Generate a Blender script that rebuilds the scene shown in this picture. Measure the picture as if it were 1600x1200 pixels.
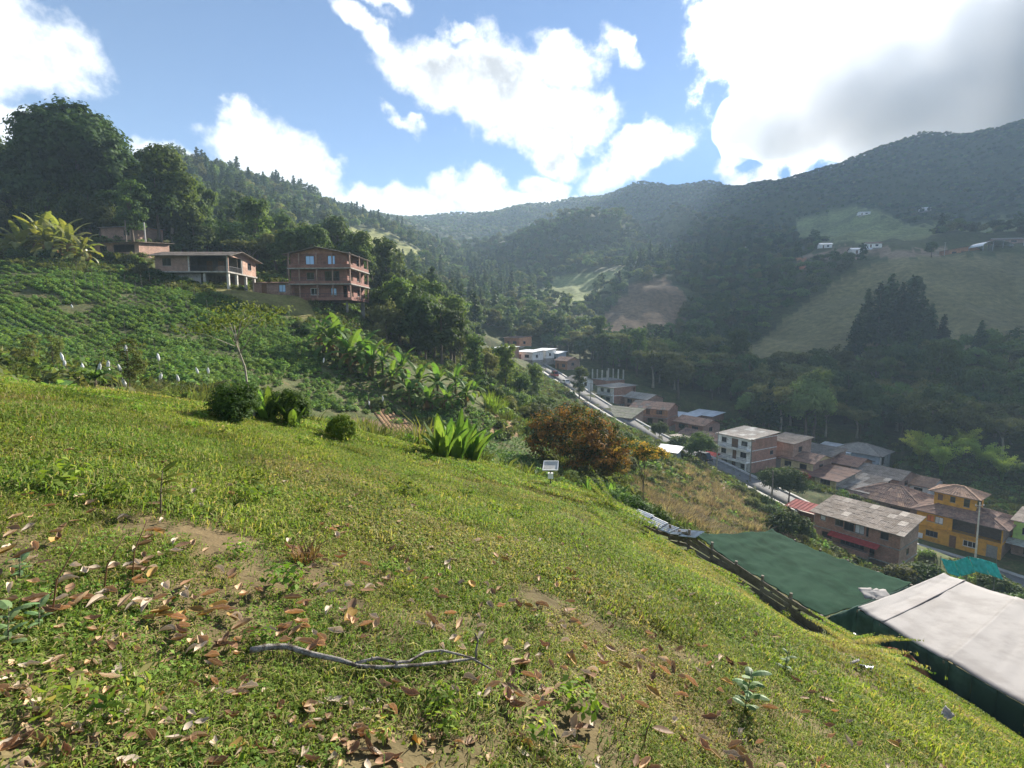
import bpy, math, random
import numpy as np
from mathutils import Vector, Matrix, Euler

for _o in list(bpy.data.objects):
    bpy.data.objects.remove(_o)
sc = bpy.context.scene
COL = sc.collection
R = math.radians
random.seed(7)
rng = np.random.default_rng(11)

# ------------------------------------------------------------------ camera
PITCH = R(6.0)
cam_d = bpy.data.cameras.new('camera')
cam_d.sensor_width = 36.0
cam_d.lens = 18.0
cam_d.clip_start = 0.05
cam_d.clip_end = 9000.0
cam = bpy.data.objects.new('camera', cam_d)
COL.objects.link(cam)
cam.location = (0, 0, 0)
cam.rotation_euler = (R(90) - PITCH, 0, 0)
sc.camera = cam

# ------------------------------------------------------------------ light, exposure
SUN_AZ, SUN_EL = R(33.0), R(26.8)
SUN_DIR = np.array([math.sin(SUN_AZ) * math.cos(SUN_EL), math.cos(SUN_AZ) * math.cos(SUN_EL), math.sin(SUN_EL)])
sun_d = bpy.data.lights.new('sun', 'SUN')
sun_d.energy = 4.8
sun_d.angle = R(0.53)
sun_d.color = (1.0, 0.93, 0.82)
sun = bpy.data.objects.new('sun', sun_d)
COL.objects.link(sun)
sun.rotation_euler = Vector(-SUN_DIR).to_track_quat('-Z', 'Y').to_euler()

sc.render.engine = 'CYCLES'
sc.view_settings.view_transform = 'Standard'
sc.view_settings.look = 'None'
sc.view_settings.gamma = 1.0
sc.view_settings.exposure = 1.78
sc.view_settings.use_curve_mapping = False
cy = sc.cycles
cy.use_denoising = True
try:
    cy.denoiser = 'OPENIMAGEDENOISE'
except Exception:
    pass
cy.max_bounces = 6
cy.diffuse_bounces = 3
cy.glossy_bounces = 2
cy.transmission_bounces = 4
cy.transparent_max_bounces = 8
cy.volume_bounces = 3
cy.sample_clamp_indirect = 6.0
cy.caustics_reflective = False
cy.caustics_refractive = False

# ------------------------------------------------------------------ node helpers
class NT:
    """small wrapper that builds node graphs"""
    def __init__(self, tree):
        self.t = tree
    def n(self, typ, **kw):
        nd = self.t.nodes.new(typ)
        for k, v in kw.items():
            setattr(nd, k, v)
        return nd
    def link(self, a, b):
        self.t.links.new(a, b)
    def _in(self, sock, v):
        if v is None:
            return
        if isinstance(v, bpy.types.NodeSocket):
            self.link(v, sock)
        elif isinstance(v, (tuple, list)) and len(v) == 3 and sock.type == 'RGBA':
            sock.default_value = (*v, 1)
        else:
            sock.default_value = v
    def m(self, op, a, b=None, c=None, clamp=False):
        nd = self.n('ShaderNodeMath', operation=op, use_clamp=clamp)
        self._in(nd.inputs[0], a); self._in(nd.inputs[1], b)
        if c is not None: self._in(nd.inputs[2], c)
        return nd.outputs[0]
    def vm(self, op, a, b=None, c=None):
        nd = self.n('ShaderNodeVectorMath', operation=op)
        self._in(nd.inputs[0], a)
        if b is not None: self._in(nd.inputs[1], b)
        if c is not None: self._in(nd.inputs[2], c)
        return nd.outputs['Value'] if op in ('DOT_PRODUCT', 'LENGTH', 'DISTANCE') else nd.outputs[0]
    def scale(self, a, s):
        nd = self.n('ShaderNodeVectorMath', operation='SCALE')
        self._in(nd.inputs[0], a); self._in(nd.inputs['Scale'], s)
        return nd.outputs[0]
    def mix(self, fac, a, b, blend='MIX'):
        nd = self.n('ShaderNodeMix', data_type='RGBA', blend_type=blend, clamp_factor=True)
        self._in(nd.inputs[0], fac); self._in(nd.inputs[6], a); self._in(nd.inputs[7], b)
        return nd.outputs[2]
    def noise(self, vec, scale, detail=4, rough=0.55, dist=0.0, out='Fac'):
        nd = self.n('ShaderNodeTexNoise')
        if vec is not None: self.link(vec, nd.inputs['Vector'])
        nd.inputs['Scale'].default_value = scale
        nd.inputs['Detail'].default_value = detail
        nd.inputs['Roughness'].default_value = rough
        nd.inputs['Distortion'].default_value = dist
        return nd.outputs[out]
    def ss(self, x, lo, hi):
        nd = self.n('ShaderNodeMapRange', interpolation_type='SMOOTHSTEP')
        self._in(nd.inputs[0], x); nd.inputs[1].default_value = lo; nd.inputs[2].default_value = hi
        return nd.outputs[0]
    def lin(self, x, lo, hi, a=0.0, b=1.0):
        nd = self.n('ShaderNodeMapRange')
        self._in(nd.inputs[0], x); nd.inputs[1].default_value = lo; nd.inputs[2].default_value = hi
        nd.inputs[3].default_value = a; nd.inputs[4].default_value = b
        return nd.outputs[0]
    def attr(self, name, out='Fac', typ='GEOMETRY'):
        nd = self.n('ShaderNodeAttribute', attribute_name=name, attribute_type=typ)
        return nd.outputs[out]

def ray(px, py):
    """direction of photograph pixel (1600x1200), scaled so that world y = 1"""
    x, y, z = (px - 800) / 800.0, 1.0, (600 - py) / 800.0
    c, s = math.cos(PITCH), math.sin(PITCH)
    wy, wz = c * y + s * z, c * z - s * y
    return x / wy, 1.0, wz / wy
def at(px, py, Y):
    d = ray(px, py)
    return np.array([d[0] * Y, Y, d[2] * Y])
def project(P):
    P = np.asarray(P, float)
    c, s = math.cos(PITCH), math.sin(PITCH)
    yc = c * P[..., 1] - s * P[..., 2]
    zc = c * P[..., 2] + s * P[..., 1]
    yc = np.where(yc < 1e-3, 1e-3, yc)
    return 800 + 800 * P[..., 0] / yc, 600 - 800 * zc / yc
def px_dir(px, py):
    d = np.array(ray(px, py)); return d / np.linalg.norm(d)

# ------------------------------------------------------------------ world: physical sky with cumulus
world = bpy.data.worlds.new('World')
sc.world = world
world.use_nodes = True
_t = NT(world.node_tree)
for _n in list(world.node_tree.nodes): world.node_tree.nodes.remove(_n)
sky = _t.n('ShaderNodeTexSky', sky_type='NISHITA')
sky.sun_disc = False
sky.sun_elevation = SUN_EL
sky.sun_rotation = SUN_AZ
sky.altitude = 1800.0
sky.air_density = 1.0
sky.dust_density = 0.1
sky.ozone_density = 4.0
_dir = _t.n('ShaderNodeTexCoord').outputs['Generated']
_dir = _t.vm('NORMALIZE', _dir)
_sepz = _t.n('ShaderNodeSeparateXYZ'); _t.link(_dir, _sepz.inputs[0])
# warp of the lookup direction gives the ragged cumulus edges
_w1 = _t.noise(_dir, 5.0, 3, 0.6, out='Color')
_w2 = _t.noise(_dir, 22.0, 5, 0.62, out='Color')
_off = _t.vm('ADD', _t.scale(_t.vm('SUBTRACT', _w1, (0.5, 0.5, 0.5)), 0.16), _t.scale(_t.vm('SUBTRACT', _w2, (0.5, 0.5, 0.5)), 0.055))
_wd = _t.vm('ADD', _dir, _off)
# clouds seen in the photograph: centre pixel, half width, half height (pixels), tilt, weight
CLOUDS = [
    (45, 70, 128, 80, 0, 1.0), (-60, 40, 150, 120, 0, 1.0), (15, 205, 85, 48, 0, 1.0), (-60, 215, 90, 60, 0, 1.0),
    (248, 248, 40, 30, 20, .8), (410, 258, 105, 55, 8, 1.0), (375, 212, 40, 26, 30, .8), (480, 290, 60, 36, 0, .9),
    (620, 325, 140, 36, -3, 1.0), (745, 300, 70, 36, 15, 1.0), (820, 318, 90, 26, 0, .9), (845, 285, 45, 24, 0, .9),
    (575, 65, 60, 22, 35, .8), (690, 120, 120, 52, 25, 1.0), (820, 145, 150, 82, 12, 1.0), (860, 225, 70, 40, 25, 1.0), (925, 190, 60, 40, 0, .8), (900, 110, 80, 42, 0, .9),
    (985, 90, 42, 26, 40, .9), (985, 262, 82, 40, -12, 1.0), (610, 12, 42, 20, 0, .7), (725, 62, 24, 16, 0, .8), (622, 178, 40, 14, 25, .6),
    (1215, 278, 85, 26, -5, 1.0), (1590, 190, 60, 20, -20, .9),
]
_acc = None
for (cx, cyy, hw, hh, tilt, wgt) in CLOUDS:
    c = px_dir(cx, cyy)
    k = 1.0 / np.linalg.norm([(cx - 800) / 800.0, 1.0, (600 - cyy) / 800.0])
    e1 = px_dir(cx + 5, cyy) - px_dir(cx - 5, cyy); sx = np.linalg.norm(e1) / 10; e1 /= np.linalg.norm(e1)
    e2 = px_dir(cx, cyy - 5) - px_dir(cx, cyy + 5); sy = np.linalg.norm(e2) / 10; e2 -= e1 * e1.dot(e2); e2 /= np.linalg.norm(e2)
    ct, st = math.cos(R(-tilt)), math.sin(R(-tilt))
    a1 = (e1 * ct + e2 * st) / (hw * sx); a2 = (-e1 * st + e2 * ct) / (hh * sy)
    dd = _t.vm('SUBTRACT', _wd, tuple(float(q) for q in c))
    u = _t.vm('DOT_PRODUCT', dd, tuple(float(q) for q in a1))
    v = _t.vm('DOT_PRODUCT', dd, tuple(float(q) for q in a2))
    r2 = _t.m('MULTIPLY_ADD', u, u, _t.m('MULTIPLY', v, v))
    val = _t.m('MULTIPLY', _t.m('SUBTRACT', 1.0, r2), wgt)
    _acc = val if _acc is None else _t.m('MAXIMUM', _acc, val)
# scattered cumulus over the rest of the sky, outside the view
_gen = _t.noise(_dir, 2.6, 6, 0.58)
_gen = _t.lin(_gen, 0.50, 0.62, -1.0, 0.9)
_out = _t.m('MAXIMUM', _t.ss(_sepz.outputs['Z'], 0.56, 0.68), _t.ss(_sepz.outputs['Y'], 0.52, 0.40))
_gen = _t.m('MULTIPLY_ADD', _out, 2.0, _t.m('SUBTRACT', _gen, 2.0))
_acc = _t.m('MAXIMUM', _acc, _gen)
_fine = _t.noise(_dir, 16.0, 8, 0.62)
_dens = _t.m('ADD', _acc, _t.lin(_fine, 0.25, 0.75, -0.75, 0.75))
_mask = _t.ss(_dens, -0.3, 0.75)
# sun lit cumulus are white; thick parts and undersides go grey, those close to the sun burn out
_sund = _t.vm('DOT_PRODUCT', _dir, tuple(float(q) for q in SUN_DIR))
_glow = _t.m('POWER', _t.m('MAXIMUM', _sund, 0.0), 14.0)
_glow2 = _t.m('POWER', _t.m('MAXIMUM', _sund, 0.0), 60.0)
_grey = _t.noise(_t.vm('ADD', _dir, (0.0, 0.0, 0.03)), 9.0, 5, 0.55)
_thick = _t.m('MULTIPLY', _t.ss(_dens, 0.5, 1.3), _t.ss(_grey, 0.42, 0.62))
_cb = _t.m('MULTIPLY_ADD', _thick, -0.5, 1.0)
CLOUD_L = 4.6
_cl = _t.m('MULTIPLY', _cb, _t.m('MULTIPLY_ADD', _glow, 0.5, 1.0))
_ccol = _t.scale((0.97, 0.985, 1.0), _t.m('MULTIPLY', _cl, CLOUD_L))
# thin veil of bright cloud round the sun
_veil = _t.m('ADD', _sund, _t.m('MULTIPLY', _t.m('SUBTRACT', _fine, 0.5), 0.05))
_veil = _t.ss(_veil, 0.972, 0.99)
_skyc = _t.scale(sky.outputs[0], 0.55)
_c1 = _t.mix(_mask, _skyc, _ccol)
_c2 = _t.mix(_t.m('MULTIPLY', _veil, 0.95), _c1, _t.scale((1.0, 0.98, 0.94), 16.0))
_bg = _t.n('ShaderNodeBackground')
_t.link(_c2, _bg.inputs[0])
_bg.inputs[1].default_value = 0.085
_wo = _t.n('ShaderNodeOutputWorld')
_t.link(_bg.outputs[0], _wo.inputs[0])
world.cycles.sampling_method = 'MANUAL'
world.cycles.sample_map_resolution = 1024

# ------------------------------------------------------------------ mesh helpers
def new_mesh_obj(name, me, mat=None, parent=None):
    o = bpy.data.objects.new(name, me)
    COL.objects.link(o)
    if mat is not None and not me.materials:
        me.materials.append(mat)
    if parent is not None:
        o.parent = parent
    return o
def np_mesh(name, V, F, mat=None, attrs=None, smooth=False):
    """V (N,3), F (M,k) with constant k; attrs: name -> (domain, array)"""
    V = np.ascontiguousarray(V, np.float32); F = np.ascontiguousarray(F, np.int32)
    me = bpy.data.meshes.new(name)
    me.vertices.add(len(V)); me.vertices.foreach_set('co', V.ravel())
    k = F.shape[1]
    me.loops.add(F.size); me.loops.foreach_set('vertex_index', F.ravel())
    me.polygons.add(len(F))
    me.polygons.foreach_set('loop_start', np.arange(0, F.size, k, dtype=np.int32))
    me.polygons.foreach_set('loop_total', np.full(len(F), k, np.int32))
    if smooth:
        me.polygons.foreach_set('use_smooth', np.ones(len(F), bool))
    for an, (dom, arr) in (attrs or {}).items():
        arr = np.ascontiguousarray(arr, np.float32)
        if arr.ndim == 1:
            a = me.attributes.new(an, 'FLOAT', dom); a.data.foreach_set('value', arr)
        else:
            a = me.attributes.new(an, 'FLOAT_COLOR', dom)
            if arr.shape[1] == 3: arr = np.concatenate([arr, np.ones((len(arr), 1), np.float32)], 1)
            a.data.foreach_set('color', np.ascontiguousarray(arr).ravel())
    me.update(calc_edges=True)
    me.validate()
    if mat is not None: me.materials.append(mat)
    return me
class MB:
    """collects boxes, tubes and polygons for ONE mesh"""
    def __init__(self): self.v = []; self.f = []
    def add(self, vs, fs):
        b = len(self.v); self.v += [tuple(float(c) for c in q) for q in vs]; self.f += [tuple(i + b for i in q) for q in fs]
    def box(self, x0, x1, y0, y1, z0, z1):
        self.add([(x0,y0,z0),(x1,y0,z0),(x1,y1,z0),(x0,y1,z0),(x0,y0,z1),(x1,y0,z1),(x1,y1,z1),(x0,y1,z1)],
                 [(0,3,2,1),(4,5,6,7),(0,1,5,4),(1,2,6,5),(2,3,7,6),(3,0,4,7)]); return self
    def beam(self, p, q, w, h):
        p, q = Vector(p), Vector(q); d = (q - p).normalized()
        up = Vector((0,0,1)) if abs(d.z) < .95 else Vector((0,1,0))
        s = d.cross(up).normalized() * (w / 2); u = s.normalized().cross(d) * (h / 2)
        vs = []
        for b in (p, q): vs += [b - s - u, b + s - u, b + s + u, b - s + u]
        self.add(vs, [(3,2,1,0),(4,5,6,7),(0,1,5,4),(1,2,6,5),(2,3,7,6),(3,0,4,7)]); return self
    def tube(self, pts, rad, n=6):
        pts = [Vector(p) for p in pts]; rings = []
        for i, p in enumerate(pts):
            d = (pts[min(i+1, len(pts)-1)] - pts[max(i-1, 0)]).normalized()
            a = d.cross(Vector((.31,.7,.2))).normalized(); b = d.cross(a)
            r = rad[i] if hasattr(rad, '__len__') else rad
            rings.append([p + (a * math.cos(t) + b * math.sin(t)) * r for t in (2*math.pi*j/n for j in range(n))])
        vs = [q for rg in rings for q in rg]; fs = []
        for i in range(len(pts) - 1):
            for j in range(n):
                fs.append((i*n + j, i*n + (j+1) % n, (i+1)*n + (j+1) % n, (i+1)*n + j))
        fs.append(tuple(range(n-1, -1, -1))); fs.append(tuple(range((len(pts)-1)*n, len(pts)*n)))
        self.add(vs, fs); return self
    def slab(self, pts, th):
        """a flat polygon given thickness downwards along its normal"""
        pts = [Vector(p) for p in pts]
        nrm = (pts[1] - pts[0]).cross(pts[2] - pts[0]).normalized()
        lo = [p - nrm * th for p in pts]; k = len(pts)
        self.add(pts + lo, [tuple(range(k)), tuple(range(2*k-1, k-1, -1))] + [(i, i + k, (i+1) % k + k, (i+1) % k) for i in range(k)])
        return self
    def build(self, name, mat, parent=None, smooth=False):
        me = bpy.data.meshes.new(name); me.from_pydata(self.v, [], self.f); me.update()
        if smooth:
            for p in me.polygons: p.use_smooth = True
        me.materials.append(mat)
        return new_mesh_obj(name, me, None, parent)
def empty(name, loc, rz=0.0, s=1.0):
    o = bpy.data.objects.new(name, None); COL.objects.link(o)
    o.location = loc; o.rotation_euler = (0, 0, rz); o.scale = (s, s, s); o.empty_display_size = .2
    return o
def tag(o, label, cat, group=None):
    o['label'] = label; o['category'] = cat
    if group: o['group'] = group
    return o
def copy_tree(o, parent=None):
    c = o.copy(); COL.objects.link(c); c.parent = parent
    for ch in o.children: copy_tree(ch, c)
    return c
def structure(o): o['kind'] = 'structure'; return o

# ------------------------------------------------------------------ vectorised value noise
def _hash(ix, iy, seed):
    h = (ix.astype(np.int64) * 374761393 + iy.astype(np.int64) * 668265263 + seed * 974711) & 0x7fffffff
    h = ((h ^ (h >> 13)) * 1274126177) & 0x7fffffff
    return ((h ^ (h >> 16)) & 0xffff) / 65535.0
def vnoise(x, y, seed=0):
    ix, iy = np.floor(x), np.floor(y); fx, fy = x - ix, y - iy
    fx = fx * fx * (3 - 2 * fx); fy = fy * fy * (3 - 2 * fy)
    a, b = _hash(ix, iy, seed), _hash(ix + 1, iy, seed); c, d = _hash(ix, iy + 1, seed), _hash(ix + 1, iy + 1, seed)
    return (a + (b - a) * fx) * (1 - fy) + (c + (d - c) * fx) * fy - 0.5
def fbm(x, y, oct=4, seed=0, gain=.5):
    s = 0; a = 1.0
    for i in range(oct):
        s = s + a * vnoise(x * 2 ** i + 17.3 * i, y * 2 ** i - 9.1 * i, seed + i); a *= gain
    return s

# ------------------------------------------------------------------ terrain
# points read off the photograph: pixel x, y and an estimated distance (m)
CP = [
 # path and bean field on the left slope
 (0,568,32),(100,580,33),(200,597,34),(330,607,37),(420,655,34),
 (480,643,42),(560,650,46),(660,664,50),(760,672,54),(560,690,36),(660,715,38),(740,705,46),(820,700,50),(800,730,40),(860,745,38),
 (-200,540,34),(-200,470,60),(-200,400,90),
 (0,500,50),(150,522,52),(300,540,53),(450,562,54),(560,600,56),(650,632,56),
 (0,425,70),(150,440,71),(250,452,72),(340,470,73),(450,500,72),(490,520,70),(420,462,80),(470,475,82),(540,490,84),(300,440,90),(330,446,82),
 (180,404,95),(60,398,90),(130,392,115),(0,375,120),(300,385,150),(-300,360,130),
 (530,562,60),(640,612,57),(725,618,58),(775,652,60),(800,640,75),(850,660,75),
 (620,545,95),(690,555,115),(760,570,140),(560,430,130),(480,420,130),
 # road and valley floor
 (846,573,190),(880,592,172),(930,628,146),(985,660,128),(1050,693,116),(1110,718,107),(1180,752,97),(1270,797,85),(1350,835,77),(1440,870,70),(1560,918,64),(1700,980,58),
 (900,660,100),(960,690,85),(1020,715,80),(1000,750,62),(1060,745,75),(1130,765,80),(1200,805,72),(1240,850,60),(1180,850,56),(1100,815,54),(1330,920,55),(1450,970,50),(1600,1060,45),
 (820,548,200),(780,530,210),(900,560,220),(1000,600,180),(1100,625,165),(1200,665,145),(1300,700,126),(1400,735,112),(1500,765,102),(1600,800,92),(1750,850,85),
 # slopes across the valley
 (1250,560,235),(1160,575,215),(1150,535,280),(1000,525,300),(1060,560,240),(1400,600,190),(1600,600,170),(1600,545,205),(1500,560,195),
 (1340,424,325),(1400,405,330),(1480,402,325),(1600,400,310),(1750,395,300),(1400,480,265),(1270,475,300),(1180,445,380),(1500,470,262),(1600,470,255),
 (1010,442,380),(1050,520,310),(940,510,330),(1080,445,400),(980,425,430),(880,445,430),(840,470,380),(820,500,300),(760,500,290),(900,490,340),
 (1190,395,450),(1290,395,430),(1180,352,600),(1100,375,560),(1260,372,560),(1040,390,600),(1000,385,620),
 (1400,345,640),(1320,318,720),(1500,330,640),(1600,352,560),(1450,372,520),(1750,350,520),
 (830,440,440),(760,430,470),(700,440,400),(640,450,280),(720,410,560),
 (790,405,560),(850,374,580),(920,338,630),(985,334,650),(1050,347,640),(1095,372,600),(930,392,540),(1000,380,570),(760,398,620),(920,372,820),(1000,366,840),(1060,372,820),(860,385,800),(780,385,800),
 (470,385,250),(440,395,200),(550,388,290),(600,392,330),(650,398,400),(560,366,400),(470,350,330),(400,340,280),(330,340,220),
 (250,285,300),(310,278,330),(400,305,370),(480,325,420),(560,352,520),(100,260,300),(0,250,300),(-300,220,300),
 (620,355,850),(700,375,850),(680,352,1000),
 (600,346,1100),(700,341,1150),(800,328,1150),(900,310,1150),(1000,291,1130),(1100,289,1060),(1160,301,1050),(1250,277,930),(1350,247,870),(1450,217,830),(1600,195,800),(1800,190,780),(2400,330,500),
 (1250,310,750),(1400,290,710),(1600,270,680),
]
_P = np.array([at(*c) for c in CP])
_th = np.arctan2(_P[:, 0], _P[:, 1]); _r = np.hypot(_P[:, 0], _P[:, 1])
_S = _P[:, 2] / _r
# flanks and back of the hill, out of view
ex = []
for deg, r_, s_ in [(70,60,-.45),(70,300,.0),(70,1000,.28),(90,60,-.4),(90,300,-.05),(90,900,.2),(-70,60,.18),(-70,300,.3),(-70,900,.25),(-100,60,.3),(-100,400,.35),(-140,60,.2),(-140,400,.12),
                    (180,60,-.02),(180,400,-.04),(-179,60,-.02),(-179,400,-.04),(130,60,-.2),(130,400,-.05)]:
    ex.append((R(deg), r_, s_))
for deg in range(-180, 181, 15):          # ground falls away behind the skyline
    ex.append((R(deg), 1600, .1)); ex.append((R(deg), 2100, .05))
ex = np.array(ex)
_th = np.concatenate([_th, ex[:, 0]]); _r = np.concatenate([_r, ex[:, 1]]); _S = np.concatenate([_S, ex[:, 2]])
def _feat(th, r): return np.stack([th * 2.2, np.log(r)], -1)
_C = _feat(_th, _r)
_phi = lambda d2: np.sqrt(d2 + .05 ** 2)
_A = _phi(((_C[:, None] - _C[None]) ** 2).sum(-1)) - np.eye(len(_C)) * 0.004
_n = len(_C)
_M = np.zeros((_n + 3, _n + 3)); _M[:_n, :_n] = _A
_M[:_n, _n] = 1; _M[:_n, _n+1:] = _C; _M[_n, :_n] = 1; _M[_n+1:, :_n] = _C.T
_W = np.linalg.solve(_M, np.concatenate([_S, np.zeros(3)]))
def valley(x, y):
    sh = np.shape(x); x = np.ravel(np.asarray(x, float)); y = np.ravel(np.asarray(y, float))
    r = np.maximum(np.hypot(x, y), 14.0); th = np.arctan2(x, y)
    out = np.empty(len(x))
    for i in range(0, len(x), 20000):
        q = _feat(th[i:i+20000], r[i:i+20000])
        out[i:i+20000] = _phi(((q[:, None] - _C[None]) ** 2).sum(-1)) @ _W[:_n] + _W[_n] + q @ _W[_n+1:]
    return (out * r).reshape(sh)
FA, FB, KXX, KXY, KYY = .30, .135, .01145, .0060, .0036
# line of the plank fence and the greenhouse wall: the ground meets their foot
SHED_LINE = np.array([at(940, 775, 23), at(982, 797, 20.5), at(1082, 832, 17.6), at(1290, 963, 14.4), at(1340, 951, 13.8), at(1602, 1103, 9.6), at(1700, 1170, 8.6)]) - np.array([[0, 0, q] for q in (.75, .75, .75, .75, .7, .52, .5)])
def fore(x, y):
    z = fore0(x, y)
    L = SHED_LINE[::-1]; yy = np.clip(y, L[0, 1], L[-1, 1]); xl = np.interp(yy, L[:, 1], L[:, 0]); zl = np.interp(yy, L[:, 1], L[:, 2])
    q = np.clip((x - xl + 8.5) / 8.5, 0, 1); q = q * q * (3 - 2 * q)
    fade = np.clip((y - 1.5) / 5, 0, 1) * np.clip((25 - y) / 3, 0, 1)
    z = z + np.minimum(zl - fore0(xl, yy), .15) * q * fade
    # the slope runs straight down to the foot of fence and wall
    yp = np.maximum(y, .3); dx = x / yp; D = SHED_LINE[:, 0] / SHED_LINE[:, 1]; sl = np.interp(dx, D, SHED_LINE[:, 2] / SHED_LINE[:, 1])
    cap = sl * yp - .14 + np.clip((D[1] - dx) / .12, 0, 1) * 3 + np.clip((y - 24) / 3, 0, 1) * 5 + np.clip((1.5 - y), 0, 5)
    h = np.clip(.5 + .5 * (z - cap) / .3, 0, 1)
    return z * (1 - h) + cap * h - .3 * h * (1 - h)
def fore0(x, y):
    z = -1.6 - FA * x - FB * y - (KXX * x * x + KXY * x * y + KYY * y * y)
    z = z - 1.25 * np.exp(-(((x + 11) / 7) ** 2 + ((y - 23) / 9) ** 2)) + .75 * np.exp(-(((x - 4.4) / 4) ** 2 + ((y - 17) / 8) ** 2))
    z = z + .16 * fbm(x / 3.1, y / 3.1, 3, 5) + .05 * fbm(x / .7, y / .7, 2, 9)
    return z
PADS = []; ROADPTS = []
def H(x, y):
    x = np.asarray(x, float); y = np.asarray(y, float)
    r = np.hypot(x, y)
    a = fore(np.clip(x, -80, 80), np.clip(y, -80, 80)); b = valley(x, y)
    fall = np.clip((r - 60) / 60, 0, 1)
    a = a - fall * 40
    # rugged relief on the far slopes
    w = np.clip((r - 260) / 500, 0, 1)
    rid = 1 - np.abs(fbm(x / 170, y / 170, 4, 21) * 2.4)
    b = b + w * (rid - .55) * np.clip(r * .05, 0, 34) * np.clip((1150 - r) / 450, .22, 1) + np.clip((r - 28) / 60, 0, 1) * fbm(x / 14, y / 14, 3, 31) * .9 + np.clip((r - 190) / 80, 0, 1) * (1 - np.abs(fbm(x / 48, y / 48, 4, 33) * 2)) * 5.0
    k = 1.1
    h = np.clip(.5 + .5 * (a - b) / k, 0, 1)
    near = np.clip((r - 20) / 6, 0, 1)
    m = b * (1 - h) + a * h + k * h * (1 - h)
    z = np.where(near <= 0, a, a * (1 - near) + m * near)
    for (cx, cy, rot, hw, hd, pz, bl) in PADS:          # level ground under each house
        rad = math.hypot(hw, hd) + bl
        k = (np.abs(x - cx) < rad) & (np.abs(y - cy) < rad)
        if not np.any(k): continue
        c, s = math.cos(rot), math.sin(rot); dx, dy = x[k] - cx, y[k] - cy
        d = np.hypot(np.maximum(np.abs(dx * c + dy * s) - hw - .6, 0), np.maximum(np.abs(-dx * s + dy * c) - hd - .6, 0))
        w = 1 - np.clip(d / bl, 0, 1); w = w * w * (3 - 2 * w)
        z[k] = z[k] * (1 - w) + pz * w
    if len(ROADPTS):
        rp_ = ROADPTS[0]
        k = (y > rp_[:, 1].min() - 12) & (y < rp_[:, 1].max() + 12) & (x > rp_[:, 0].min() - 12) & (x < rp_[:, 0].max() + 12)
        if np.any(k):
            xs, ys = x[k], y[k]; d2 = (xs[:, None] - rp_[None, :, 0]) ** 2 + (ys[:, None] - rp_[None, :, 1]) ** 2
            j = d2.argmin(1); d = np.sqrt(d2[np.arange(len(j)), j])
            w = 1 - np.clip((d - 3.2) / 4.5, 0, 1); w = w * w * (3 - 2 * w)
            z[k] = z[k] * (1 - w) + (rp_[j, 2] - .14) * w
    return z
def Hs(x, y): return float(H(np.array([x]), np.array([y]))[0])
def ground(px, Y, py=600):
    """point on the ground at distance Y below pixel column px"""
    z = 0.0
    X = (px - 800) / 800 * Y
    for _ in range(4):                     # column shifts a little with height because the camera tilts
        z = Hs(X, Y); X = (px - 800) / 800 * (math.cos(PITCH) * Y - math.sin(PITCH) * z)
    return np.array([X, Y, z])
def inpoly(px, py, poly):
    px = np.asarray(px); c = np.zeros(px.shape, bool); n = len(poly)
    for i in range(n):
        x0, y0 = poly[i]; x1, y1 = poly[(i + 1) % n]
        if y0 == y1: continue
        hit = ((y0 > py) != (y1 > py)) & (px < (x1 - x0) * (py - y0) / (y1 - y0) + x0)
        c ^= hit
    return c
# ground cover seen in the photograph (outline, nearest and farthest distance, colour)
FIELD = [(-250,380),(0,418),(150,430),(255,452),(335,468),(400,484),(490,512),(560,575),(620,610),(700,625),(775,655),(770,690),(740,682),(660,655),(560,645),(480,640),(330,606),(200,592),(120,580),(0,552),(-250,520)]
COVER = {
 'field': (FIELD, 36, 82, (.085,.095,.04)),
 'plot': ([(470,650),(560,655),(680,672),(745,690),(700,730),(560,700),(480,675)], 33, 60, (.13,.09,.05)),
 'small_field': ([(745,690),(830,680),(860,700),(840,745),(790,745),(750,720)], 33, 64, (.05,.08,.02)),
 'lawn': ([(330,450),(480,462),(500,500),(430,492),(370,472)], 70, 90, (.16,.15,.05)),
 'bank': ([(760,640),(800,660),(810,680),(770,680),(750,660)], 48, 75, (.25,.16,.09)),
 'dry': ([(985,755),(1040,725),(1100,735),(1160,775),(1225,815),(1245,862),(1180,855),(1080,840),(1030,815)], 40, 90, (.24,.17,.11)),
 'verge': ([(1000,735),(1030,715),(1090,722),(1110,742),(1040,742)], 50, 100, (.12,.14,.04)),
 'meadow': ([(1130,578),(1180,535),(1240,490),(1275,462),(1330,424),(1400,402),(1700,395),(1700,560),(1500,545),(1310,580)], 170, 420, (.175,.16,.07)),
 'scar': ([(935,510),(985,445),(1040,432),(1072,460),(1062,520),(960,528)], 260, 460, (.21,.145,.09)),
 'terrace': ([(825,465),(870,432),(985,418),(980,442),(900,478)], 300, 520, (.18,.21,.075)),
 'left_slope': ([(430,400),(440,375),(480,358),(600,362),(665,400),(640,412),(560,400),(470,405)], 150, 600, (.2,.21,.07)),
 'flat_meadow': ([(1165,578),(1235,552),(1312,558),(1315,582),(1180,594)], 170, 270, (.17,.21,.05)),
 'far_fields': ([(1240,348),(1330,318),(1425,350),(1620,345),(1620,385),(1250,378)], 400, 950, (.20,.23,.085)),
 'yard': ([(1250,398),(1320,388),(1480,392),(1480,404),(1330,404),(1260,408)], 320, 520, (.24,.18,.12)),
 'red_cut': ([(1232,428),(1248,408),(1262,405),(1252,425)], 330, 480, (.36,.15,.07)),
}

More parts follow.
